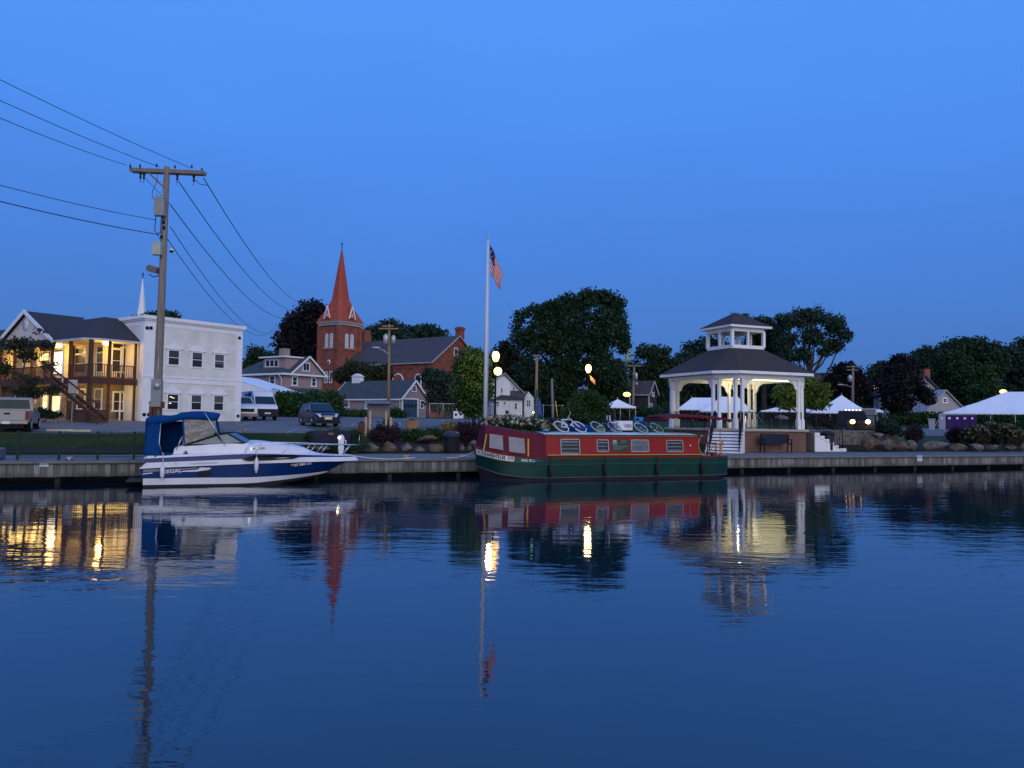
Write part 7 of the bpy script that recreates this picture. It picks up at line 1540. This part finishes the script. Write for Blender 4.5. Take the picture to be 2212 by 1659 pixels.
# white high roof cargo van and second vehicle
def van(lab, loc, rz, blue=None):
    v = thing('cargo_van', lab, 'van', loc, rz); vp = mat('van_white', (.66,.67,.70), .35, var=.03)
    mb = MB(); xsec(mb, [(-2.9,.45,1),(-2.95,2.45,.93),(-2.85,2.6,.86),(.6,2.62,.86),(1.05,2.5,.86),(1.55,2.1,.88),(2.15,1.42,.94),(2.65,1.22,.93),(2.85,1.0,.9),(2.85,.78,.9),(2.6,.5,.95),(2.4,.4,.97)], 1.0); mb.build('body', vp, v, bevel=.08)
    mb = MB(); mb.box(2.2,2.93,-.99,.99,.30,1.0); mb.build('bumper', M['blackplastic'], v, bevel=.08)
    mb = MB(); mb.add([(2.20,-.88,1.44),(2.20,.88,1.44),(1.60,.80,2.11),(1.60,-.80,2.11)], [(0,1,2,3)]); mb.build('windscreen', M['glassblue'], v)
    for sg in (-1, 1):
        mb = MB(); mb.add([(2.02,sg*.965,1.42),(1.50,sg*.905,2.02),(.85,sg*.905,2.02),(.80,sg*.985,1.30),(1.6,sg*.985,1.22)], [(0,1,2,3,4)]); mb.build('side_window', M['glassblue'], v)
        mb = MB(); mb.box(1.75,1.9,sg*1.08-.1,sg*1.08+.1,1.30,1.62); mb.build('wing_mirror', M['black'], v)
        mb = MB(); mb.slab([(2.50,sg*.90,1.0),(2.80,sg*.66,.98),(2.62,sg*.66,1.24),(2.35,sg*.88,1.30)], (.03,0,.01)); mb.build('headlight', mat('headlamp_grey', (.25,.27,.32), .15, var=0), v)
    MB().box(2.95,2.965,-.26,.26,.56,.68).build('number_plate', M['gel'], v)
    if blue: MB().box(-1.4,-.2,-1.0,1.0,1.2,2.4).build('blue_panel', M['stripeblue'], v); MB().box(.1,.55,-1.012,1.012,1.0,2.5).build('blue_stripe', M['canvasblue'], v)
    wheels(v, (-1.7,1.95), .98, .36); return v
vg = gpt(q('Z4', 455, 1310)[0]-2, 70.); van('white high roof cargo van with blue stripe beside the white building', vg, -58, True)
vg = gpt(q('Z4', 190, 1310)[0]-4, 66.)
pv = thing('delivery_van', 'second white vehicle mostly hidden by the corner of the white building', 'van', vg, -58); vp = mat('van_white_two', (.60,.61,.65), .35, var=.03)
mb = MB(); xsec(mb, [(-2.6,.45,1),(-2.6,2.0,.9),(.2,2.05,.86),(1.0,1.45,.92),(2.1,1.22,.92),(2.35,1.0,.9),(2.35,.6,.9),(2.2,.42,.95)], .98); mb.build('body', vp, pv, bevel=.07)
MB().add([(1.05,-.82,1.47),(1.05,.82,1.47),(.30,.76,2.0),(.30,-.76,2.0)], [(0,1,2,3)]).build('windscreen', M['glassblue'], pv); MB().box(2.34,2.38,-.62,.62,.75,1.02).build('grille', M['black'], pv)
MB().box(2.1,2.45,-.95,.95,.35,.62).build('bumper', mat('bronze_bumper', (.22,.17,.13), .5), pv, bevel=.04); wheels(pv, (-1.5,1.6), .96, .36)
# silver pickup at the left edge, seen from behind
pg = gpt(0, 37.5); rearR = P(62, 932, 37.5); pz = hz(rearR.x, rearR.y); HD = 116.    # heading of the bonnet
sil = mat('silver_tan_paint', (.26,.235,.215), .35, metal=.1, var=.05)
ca, sa = cos(R(HD)), sin(R(HD)); wl = .93
loc = Vector((rearR.x, rearR.y, pz))+Vector((ca,sa,0))*2.7-Vector((sa,-ca,0))*wl
pk = thing('pickup_truck', 'silver pickup truck seen from behind at the left edge of the car park', 'pickup truck', (loc.x,loc.y,pz+.02), HD)
mb = MB(); xsec(mb, [(-2.65,.62,1),(-2.65,1.12,1),(-.62,1.12,1),(-.62,1.1,1),(1.2,1.08,1),(2.4,.98,.95),(2.66,.8,.92),(2.66,.5,.92),(2.5,.42,.95),(-2.5,.52,.97)], wl); mb.build('body', sil, pk, bevel=.05)
mb = MB(); xsec(mb, [(-.68,1.1,.97),(-.50,1.70,.84),(-.3,1.78,.80),(.55,1.76,.80),(1.3,1.1,.95)], wl); mb.build('cabin', sil, pk, bevel=.05)
MB().add([(-.655,-.74,1.20),(-.655,.74,1.20),(-.515,.66,1.66),(-.515,-.66,1.66)], [(0,1,2,3)]).build('rear_window', mat('dark_rear_glass', (.03,.045,.045), .3, var=.1), pk)
for sg in (-1, 1): MB().add([(-.45,sg*.90,1.14),(1.1,sg*.90,1.14),(.5,sg*.76,1.68),(-.38,sg*.77,1.68)], [(0,1,2,3)]).build('side_window', M['glassblue'], pk)
tg = MB().box(-2.67,-2.64,-.74,.74,.64,1.10).build('tailgate', mat('tailgate_silver', (.32,.30,.29), .35, .1, var=.05), pk, bevel=.01); MB().box(-2.70,-2.67,-.12,.12,.92,1.0).build('tailgate_handle', M['black'], tg)
MB().box(-2.60,-2.55,-.86,.86,1.105,1.13).build('bed_rim', M['blackplastic'], pk)
for sg in (-1, 1):
    MB().box(-2.675,-2.60,sg*.84-.075,sg*.84+.075,.66,1.08).build('tail_light', mat('red_lens', (.20,.01,.015), .2, var=0), pk, bevel=.01)
    MB().box(.68,.86,sg*1.06-.12,sg*1.06+.12,1.12,1.32).build('wing_mirror', M['black'], pk, bevel=.03)
MB().box(-2.86,-2.62,-.90,.90,.44,.62).build('bumper', mat('bumper_grey', (.26,.25,.24), .4, .4), pk, bevel=.04); MB().box(-2.875,-2.86,-.16,.16,.46,.60).build('number_plate', M['gel'], pk)
MB().box(-2.5,2.4,-.7,.7,.25,.5).build('underbody', M['black'], pk); wheels(pk, (-1.75,1.75), .93, .37)
# truck with headlights on and a trailer behind it at the right
tg_ = gpt(q('A8', 1345, 250)[0]-3, 62.); s66 = 66/FL
tk = thing('truck', 'truck facing the water with both headlights and amber roof lights on', 'truck', tg_, -100)
mb = MB(); xsec(mb, [(-4.6,.5,1),(-4.6,1.2,1),(.2,1.25,1),(.9,1.22,1),(1.9,1.15,.97),(2.1,.95,.95),(2.1,.55,.95),(1.9,.45,.97)], 1.0); mb.build('body', mat('truck_paint', (.035,.028,.026), .4, var=.1), tk, bevel=.06)
mb = MB(); xsec(mb, [(-1.3,1.2,.97),(-1.1,2.0,.85),(.1,2.0,.85),(.85,1.2,.95)], 1.0); mb.build('cabin', mat('truck_paint_two', (.035,.028,.026), .4, var=.1), tk, bevel=.05)
MB().add([(.88,-.84,1.24),(.88,.84,1.24),(.14,.78,1.96),(.14,-.78,1.96)], [(0,1,2,3)]).build('windscreen', mat('dark_windscreen', (.01,.012,.014), .4, var=.1, spec=.1), tk)
for sg in (-1, 1): MB().ball((2.12,sg*.56,1.12), (.06,.19,.17), 12, 8).build('headlight', emat('headlight_on', (1,.60,.18), 9), tk); 
for k in range(5): MB().ball((.0,-.55+.275*k,2.06), (.05,.06,.045), 8, 6).build('roof_light', emat('amber_marker', (1,.5,.12), 6), tk)
MB().box(2.10,2.14,-.5,.5,.62,1.0).build('grille', M['black'], tk); wheels(tk, (-3.4,1.3), .98, .4)
lamp('headlight_glow', tg_+Vector((.4,-3.2,.9)), 24, (1,.7,.35), .3)
tq = gpt(q('A8', 1560, 250)[0], 72.); tr_ = thing('box_trailer', 'pale blue grey box trailer with small red light beside the truck', 'trailer', tq, -25)
MB().box(-.62,.55,0,3.6,.4,2.15).build('body', mat('trailer_grey_blue', (.13,.17,.20), .5, var=.1), tr_, bevel=.03); MB().box(-.66,-.56,-.04,0,.4,2.2).box(.48,.6,-.05,0,.3,2.2).box(-.66,.6,-.05,0,2.12,2.24).build('door_frame', M['houseside'], tr_); MB().ball((.05,-.05,1.0), (.07,.03,.07), 8, 6).build('marker_light', emat('red_marker', (1,.12,.12), 4), tr_)
wheels(tr_, (-.9,.6), .1, .35)
# ------------------------------------------------------------------ tents
def tent(label, x0, x1, peaks, ye, Y, dep=7, rz=0, legn=4, scal=True, name='tent'):
    """x0..x1 eave ends, peaks [(x,y)], eave height y"""
    s = Y/FL; xm = (x0+x1)/2; g = gpt(xm, Y); t_ = thing(name, label, 'tent', g, rz, 'white event tents'); t_.rotation_euler[2] = R(rz)-math.atan((xm-PX)/FL); e = P(xm, ye, Y).z-g.z; pk = P(peaks[0][0], peaks[0][1], Y+dep/2).z-g.z
    hx = (x1-x0)/2*s; rx0 = (peaks[0][0]-xm)*s; rx1 = (peaks[-1][0]-xm)*s; mb = MB()
    def fn(u, v):
        x = -hx+2*hx*u; y = dep*v; dy = 1-abs(2*v-1)
        dx = 1.0
        if x < rx0: dx = (x+hx)/(rx0+hx)
        elif x > rx1: dx = (hx-x)/(hx-rx1)
        f = min(dx, dy) if dx < 1 else dy; f = max(0, f)
        return (x, y, e+(pk-e)*(f**(1.12 if len(peaks) > 1 else 1.32))+.05*sin(9*u+7*v)*f*(1-f)-.05*abs(sin(6*pi*u))*(1-f))
    mb.grid(fn, 48, 16, False); mb.build('canopy', M['tent'], t_, solid=.02)
    mb = MB()
    for a, b2 in (((-hx,0),(hx,0)),((hx,0),(hx,dep)),((-hx,0),(-hx,dep))):
        L_ = sqrt((a[0]-b2[0])**2+(a[1]-b2[1])**2); n = int(L_/.2)
        mb.grid(lambda u, v: (a[0]+(b2[0]-a[0])*u, a[1]+(b2[1]-a[1])*u, e-v*(.20+.07*abs(sin(pi*u*L_/.6)))), n, 1)
    mb.build('valance', M['tent'], t_, solid=.015)
    for k in range(legn):
        for yy_ in (.05, dep-.05): x = -hx+.05+(2*hx-.1)*k/(legn-1); MB().tube([(x,yy_,0),(x,yy_,e)], .04, 6).build('leg', M['galv'], t_)
    if Y > 95:
        for sx2 in (-1, 1): MB().tube([(sx2*hx,0,e),(sx2*(hx+1.1),-1.4,0)], .02, 5).build('guy_rope', M['white'], t_)
    MB().tube([(rx0,dep/2,pk-.1),(rx0,dep/2,pk+.25)], .05, 6).build('mast_tip', M['greymetal'], t_)
    return t_
tent('small white popup tent beyond the narrowboat bicycles', 1306, 1374, [(1340,862)], 877.5, 90, 3.2, 12, 3)
tent('white tent with flat ridge at the left inside the pavilion view', 1463, 1560, [(1494,859),(1536,859)], 883, 112, 7)
tent('larger white ridge tent in the middle of the pavilion view', 1513, 1627, [(1558,857),(1594,857)], 888.5, 108, 7)
tent('low white tent behind the small lit maple', 1647, 1768, [(1700,872)], 887, 110, 7)
tent('tall pointed white tent between the maple and the truck', 1752, 1880, [(1818,853)], 890, 106, 9)
tent('tiny flat white tent just right of the trailer', 1882, 1907, [(1890,884),(1900,884)], 887.5, 104, 3, 0, 3)
tent('biggest white tent with sweeping roof at the right edge', 2057, 2330, [(2176,847),(2240,853)], 892, 100, 11, 0, 7)
# guy poles of the big tent
# lit posts and people-free tables below the tents
g = gpt(1700, 100); t_ = thing('folding_table', 'cluttered folding table under the low white tent', 'table', g); MB().box(-2.2,2.2,0,.8,.72,.76).build('top', M['darkside'], t_); 
for x in (-2,2): MB().bar((x,.4,0), (x,.4,.72), .06).build('leg', M['black'], t_)
MB().ball((-.6,.3,1.0), (.9,.3,.3), 12, 6, jit=.3, seed=3).build('cloths', mat('heap_cloth', (.30,.28,.36), .8, var=.4, sc=5), t_)
g = gpt(q('B3', 540, 1420)[0], 86); t_ = thing('storage_tub', 'light blue tub on the lawn beside the popup tent leg', 'tub', g); MB().prism([(-.40,0),(.40,0),(.5,.75),(-.5,.75)], 'y', -.3, .3).build('body', M['sky_blue_item'], t_, bevel=.03); MB().box(-.53,.53,-.33,.33,.75,.82).build('rim', M['sky_blue_item'], t_)
for k, zx in enumerate((1775,1812,1850)):
    pass
g = gpt(q('A4', 1812, 560)[0], 64); t_ = thing('lit_tubes', 'cluster of warm lit vertical posts seen through the pavilion railing', 'lit posts', g)
for k, zx in enumerate((1775,1812,1850,1927)):
    a = P(*q('A4', zx, 320), 64)-g; b_ = P(*q('A4', zx, 480 if k < 3 else 410), 64)-g; MB().tube([a, b_], .055, 6).build('tube', emat('warm_tube', (1,.55,.18), .9), t_); MB().tube([(b_.x,b_.y,0), b_], .04, 6).build('post', M['black'], t_)
# ------------------------------------------------------------------ portable toilets
def toilet(label, zx0, zx1, col, group='purple portable toilets'):
    a = q('Y7', zx0, 1000); b_ = q('Y7', zx1, 1120); Y = 92; g = gpt((a[0]+b_[0])/2, Y); w_ = (b_[0]-a[0])/2*Y/FL*.94; t_ = thing('portable_toilet', label, 'portable toilet', g, -math.degrees(math.atan(g.x/g.y)), group)
    hh = P((a[0]+b_[0])/2, q('Y7', 0, 993)[1], Y).z-g.z; hh = max(hh, 1.9)
    MB().box(-w_,w_,0,1.1,0,hh-.15).build('body', col, t_, bevel=.03); MB().prism([(-w_-.03,hh-.15),(w_+.03,hh-.15),(w_*.7,hh+.02),(-w_*.7,hh+.02)], 'y', -.04, 1.14).build('roof', M['greytoilet'], t_)
    d = MB().box(-w_*.75,w_*.75,-.03,-.002,.08,hh-.25).build('door', col, t_); MB().ball((0,-.035,hh*.72), (w_*.36,.01,w_*.36), 10, 6).build('door_sign', M['gel'], d)
    return t_
toilet('grey portable toilet at the left of the purple ones', 893, 972, M['greytoilet'], 'portable toilets')
for k, (x0, x1) in enumerate(((976,1066),(1070,1158),(1160,1248),(1250,1335))): toilet(('purple portable toilet next to the grey one','second purple portable toilet from the grey one','third purple portable toilet from the grey one','purple portable toilet furthest from the grey one')[k], x0, x1, M['purple'])
g = gpt(q('Y7', 812, 1100)[0], 90); t_ = thing('litter_bin', 'pale grey wheeled bin on the lawn left of the toilets', 'litter bin', g, -30); MB().prism([(-.28,0),(.28,0),(.36,1.2),(-.36,1.2)], 'y', -.3, .3).build('body', M['greytoilet'], t_, bevel=.02); MB().box(-.4,.4,-.34,.34,1.2,1.3).build('lid', M['greymetal'], t_)
# ------------------------------------------------------------------ kiosk, bins, bollards near the car park
KY = 43.5; g = gpt(818, KY); kk = thing('information_kiosk', 'grey roofed notice board on paired posts before the car park', 'notice board', g)
def kl(t_, x, y, dy=0): return P(*q(t_, x, y), KY+dy)-g
a = kl('Z8', 178, 325); b_ = kl('Z8', 497, 525); MB().box(a.x,b_.x,-.05,.05,b_.z,a.z).build('panel', M['kiosk'], kk)
c_ = kl('Z8', 200, 292); d_ = kl('Z8', 480, 292); MB().prism([(-.5,a.z-.02),(.5,a.z-.02),(.25,c_.z),(-.25,c_.z)], 'x', a.x-.05, b_.x+.05).build('roof', mat('grey_blue_roof', (.13,.15,.19), .6), kk)
warm = mat('lit_wood_post', (.50,.34,.20), .7, var=.1)  # warm light falling on the posts is put into their colour
for zx in (150,213,445,512):
    p = kl('Z8', zx, 600); MB().box(p.x-.055,p.x+.055,-.055,.055,-.1,b_.z+.35 if zx in (213,445) else b_.z+.0).build('post', warm, kk)
def woodbin(label, zx0, zx1, zy0, zy1, Y, m_):
    a = q('Z8', zx0, zy0); b_ = q('Z8', zx1, zy1); g = gpt((a[0]+b_[0])/2, Y); s = Y/FL; r = (b_[0]-a[0])/2*s; hgt = P(0, a[1], Y).z; hgt = P((a[0]+b_[0])/2, a[1], Y).z-g.z
    t_ = thing('wooden_litter_bin', label, 'litter bin', g, 20, 'wooden slatted litter bins'); mb = MB()
    for k in range(20): an = 2*pi*k/20; mb.bar((r*.86*cos(an),r*.86*sin(an),0), (r*.98*cos(an),r*.98*sin(an),hgt*.88), .085, .03, up=(cos(an),sin(an),0))
    mb.build('slats', m_, t_); MB().lathe([(r*1.04,hgt*.86),(r*1.05,hgt*.93),(r*.8,hgt*.93)], n=20).build('rim', m_, t_); MB().lathe([(r*.8,0),(r*.8,hgt*.9)], n=16).build('liner', M['black'], t_)
    MB().lathe([(r*.55,hgt*.93),(r*.45,hgt*1.0),(r*.1,hgt*1.03)], n=14).build('lid', M['black'], t_)
woodbin('tan slatted wooden litter bin in front of the blue garage door', 725, 905, 560, 740, 44.5, M['tanwood'])
woodbin('dark brown slatted litter bin at the left foot of the kiosk', 40, 130, 590, 740, 42.5, M['brownbin'])
for lab, t_n, x0, x1, y0, y1, Y, m_ in (('short weathered wooden bollard at the near edge of the car park','Z7',205,275,325,440,44.5,M['tanwood']),('thin wooden post left of the weathered bollard','Z7',112,136,235,335,48,M['tanwood'])):
    a = q(t_n, x0, y0); b_ = q(t_n, x1, y1); g = gpt((a[0]+b_[0])/2, Y); r = (b_[0]-a[0])/2*Y/FL; hgt = P((a[0]+b_[0])/2, a[1], Y).z-g.z
    t_ = thing('bollard', lab, 'bollard', g, 0, 'wooden bollards at the car park edge'); MB().lathe([(r,0),(r,hgt-.05),(r*.85,hgt)], n=12).build('stump', m_, t_); MB().lathe([(r*1.03,hgt*.6),(r*1.03,hgt*.66)], n=12).build('band', M['black'], t_)
# black drum with lid near the narrowboat bow
a = q('Z8', 1268, 735); b_ = q('Z8', 1512, 1068); Y = 38.0; g = P((a[0]+b_[0])/2, b_[1], Y); s = Y/FL; g.z = .79; r = (b_[0]-a[0])/2*s; hh = P((a[0]+b_[0])/2, a[1], Y).z-.79
t_ = thing('waste_drum', 'large black waste drum with domed lid on the quay near the narrowboat bow', 'drum', g); MB().lathe([(r*.80,0),(r*.83,.1),(r*.90,hh*.68),(r*.92,hh*.72)], n=22).build('body', M['blackplastic'], t_); MB().lathe([(r*1.0,hh*.70),(r*1.02,hh*.84),(r*.88,hh*.96),(r*.4,hh*1.0),(.02,hh*1.01)], n=22).build('lid', mat('blue_black_lid', (.03,.04,.06), .35), t_)
# power pedestal with lamp
pc = q('Z7', 1632, 680); Y = 34.0; g = P(pc[0], pc[1], Y); g.z = .79; hh = P(pc[0], q('Z7', 1632, 405)[1], Y).z-.79
pp = thing('power_pedestal', 'white quayside power pedestal with small warm lamp behind the cruiser bow', 'power pedestal', g, 10)
w_ = .105
MB().prism([(-w_*.72,0),(w_*.72,0),(w_*1.2,hh*.34),(w_*1.2,hh*.42),(w_*.85,hh*.49),(w_*1.15,hh*.56),(w_*1.2,hh*.86),(w_*.9,hh*.93),(0,hh),(-w_*.9,hh*.93),(-w_*1.2,hh*.86),(-w_*1.15,hh*.56),(-w_*.85,hh*.49),(-w_*1.2,hh*.42),(-w_*1.2,hh*.34)], 'y', -.1, .1).build('body', M['gel'], pp, bevel=.012)
MB().ball((-.085,-.10,hh*.85), (.05,.03,.055), 10, 8).build('lamp', emat('pedestal_lamp', (1,.75,.35), 18), pp); MB().tube([(.12,0,hh*.75),(.20,0,hh*.68),(.20,0,hh*.56),(.13,0,hh*.52)], .022, 6).build('cord', M['gel'], pp)
# dark bench with plaque behind the cruiser bow rail
pb_ = q('Z7', 1490, 530); Y = 36.4; g = P(pb_[0], pb_[1], Y); g.z = hz(g.x, g.y); bb = bench('long dark bench with small bronze plaque behind the cruiser bow rail', (g.x, g.y, g.z), WA+4)
pq = P(*q('Z7', 1497, 460), Y)
bb.scale = (1.08,1,1.05); MB().box(-.18,.06,-.20,-.165,.70,.80).build('plaque', mat('bronze_plaque', (.20,.12,.09), .5), bb)
# sign post in the car park
g = gpt(q('Z1', 597, 1060)[0], 52); t_ = thing('sign_post', 'back of a tall pale sign on a thin post before the inn stairs', 'sign', g); a = P(*q('Z1', 562, 716), 52)-g; b_ = P(*q('Z1', 628, 888), 52)-g
MB().box(a.x,b_.x,-.03,-.01,b_.z,a.z).build('sign_plate', mat('pale_sign_back', (.46,.44,.42), .5, var=.05), t_, bevel=.004); MB().box((a.x+b_.x)/2-.035,(a.x+b_.x)/2+.035,-.01,.04,0,a.z-.1).build('post', M['galv'], t_)
# wheel stops
for k, (x0, x1) in enumerate(((104,157),(161,195))):
    Y = 39.6; g = gpt((x0+x1)/2, Y); t_ = thing('wheel_stop', ('pale yellow concrete wheel stop nearer the pickup','pale yellow concrete wheel stop further from the pickup')[k], 'wheel stop', g, 14, 'wheel stops'); w_ = (x1-x0)/2*Y/FL
    MB().prism([(-.1,0),(.1,0),(.07,.13),(-.07,.13)], 'x', -w_, w_).build('block', mat('yellowed_concrete', (.42,.38,.26), .8, var=.15), t_); MB().lathe([(.015,.13),(.015,.15)], (-w_*.7,0,0), 8).build('bolt', M['black'], t_)
# mesh fence on the quay at left
fz = .79; mf = thing('mesh_fence', 'dark green wire mesh fence on the quay left of the cruiser', 'fence', WF.w(0,.7,fz), WA); MF = Fr(WF.w(0,.7,fz), WA)
xs_ = [MF.px('Z1', zx, 1250)[0] for zx in (145,485,800,1097)]; xs_.append(xs_[-1]+1.9); gm_ = mat('green_black_metal', (.012,.03,.025), .5, var=0)
for x in xs_: MB().box(x-.042,x+.042,-.04,.04,0,1.04).build('post', gm_, mf)
for i in range(len(xs_)-1):
    mb = MB(); x0, x1 = xs_[i]+.03, xs_[i+1]-.03; mb.bar((x0,0,.94), (x1,0,.94), .03); mb.bar((x0,0,.10), (x1,0,.10), .025)
    n = int((x1-x0)/.07)
    for k in range(1, n): x = x0+(x1-x0)*k/n; mb.box(x-.005,x+.005,-.005,.005,.10,.94)
    for k in range(1, 6): mb.bar((x0,0,.10+.14*k), (x1,0,.10+.14*k), .006)
    mb.build('mesh_panel', gm_, mf)
MB().box(-1.6,1.6,-.5,.5,0,.42).build('concrete_block', M['deck'], loc=MF.w(xs_[0]-2.1,.3,0), rz=R(WA), bevel=.05)
tag(bpy.data.objects['concrete_block'], 'grey concrete block on the quay left of the mesh fence', 'concrete block')
# chain link fence and two small campaign signs by the garage
g = gpt(978, 86); cf = thing('chain_link_fence', 'low chain link fence with grey posts right of the garage', 'fence', g, 8)
for k in range(7): MB().tube([(-2.6+1.5*k,0,0),(-2.6+1.5*k,0,1.75)], .04, 6).build('post', M['galv'], cf)
mb = MB(); mb.bar((-2.6,0,1.72), (6.4,0,1.72), .04)
for k in range(60): mb.bar((-2.6+.15*k,0,.05), (-2.6+.15*k,0,1.7), .008)
mb.build('mesh', M['galv'], cf)
for k, (zx, zy) in enumerate(((1455,492),(1528,488))):
    a = q('Z8', zx, zy); g = gpt(a[0], 80); t_ = thing('yard_sign', ('small white yard sign left of the other by the chain link fence','small white yard sign under the leafy tree by the fence')[k], 'yard sign', g, 5, 'small white yard signs'); z = P(a[0], a[1], 80).z-g.z
    MB().box(-.26,.26,-.01,.01,z-.38,z+.38).build('board', M['gel'], t_); MB().ball((.0,-.012,z+.02), (.13,.004,.15), 10, 6).build('print', M['black'], t_); 
    for x in (-.15,.15): MB().bar((x,0,0), (x,0,z-.38), .02).build('stake', M['galv'], t_)
# large white party tent behind the vans
g = gpt(560, 82); t_ = thing('party_tent', 'big white frame tent behind the vans beside the white building', 'tent', g, -6); s = 82/FL
def pl_(zx, zy): w = P(*q('Z4', zx, zy), 82)-g; return (w.x, w.z)
A = pl_(-120,640); B = pl_(165,715); Cc = pl_(580,885); D_ = pl_(600,905); 
MB().slab([(A[0],0,A[1]),(Cc[0],0,Cc[1]),(Cc[0]+.6,9,Cc[1]),(A[0],9,A[1])], (0,0,.03)).build('roof', M['tent'], t_); MB().prism([(A[0],-.0),(Cc[0]+.1,0),(Cc[0]+.1,Cc[1]-.05),(A[0],A[1]-.05)], 'y', .05, .12).build('end_wall', M['tent'], t_); MB().box(Cc[0]+.02,Cc[0]+.12,.1,9,0,Cc[1]-.05).build('side_wall', M['tent'], t_)
MB().bar((A[0],-.02,Cc[1]-.15), (Cc[0]+.1,-.02,Cc[1]-.15), .05, .12).build('frame', mat('tent_seam', (.5,.52,.6), .5), t_)
# small things round the cottage
g = gpt(q('A7', 712, 1330)[0], 60); t_ = thing('garden_post', 'small dark red topped post among the hydrangeas', 'post', g); z = P(*q('A7', 715, 1262), 60).z-g.z; MB().box(-.12,.12,-.1,.1,0,z*.75).build('post', M['gel'], t_); MB().box(-.22,.05,-.12,.12,z*.7,z).build('cap', M['maroon'], t_)
g = gpt(1215, 64); t_ = thing('garden_trellis', 'faint grey wire trellis and stakes on the lawn right of the brown pole', 'trellis', g)
for k in range(6): MB().tube([(-2.4+.8*k,0,0),(-2.4+.8*k,0,1.5)], .02, 5).build('stake', M['galv'], t_)
MB().bar((-2.4,0,1.4), (1.6,0,1.4), .015).build('wire', M['galv'], t_)
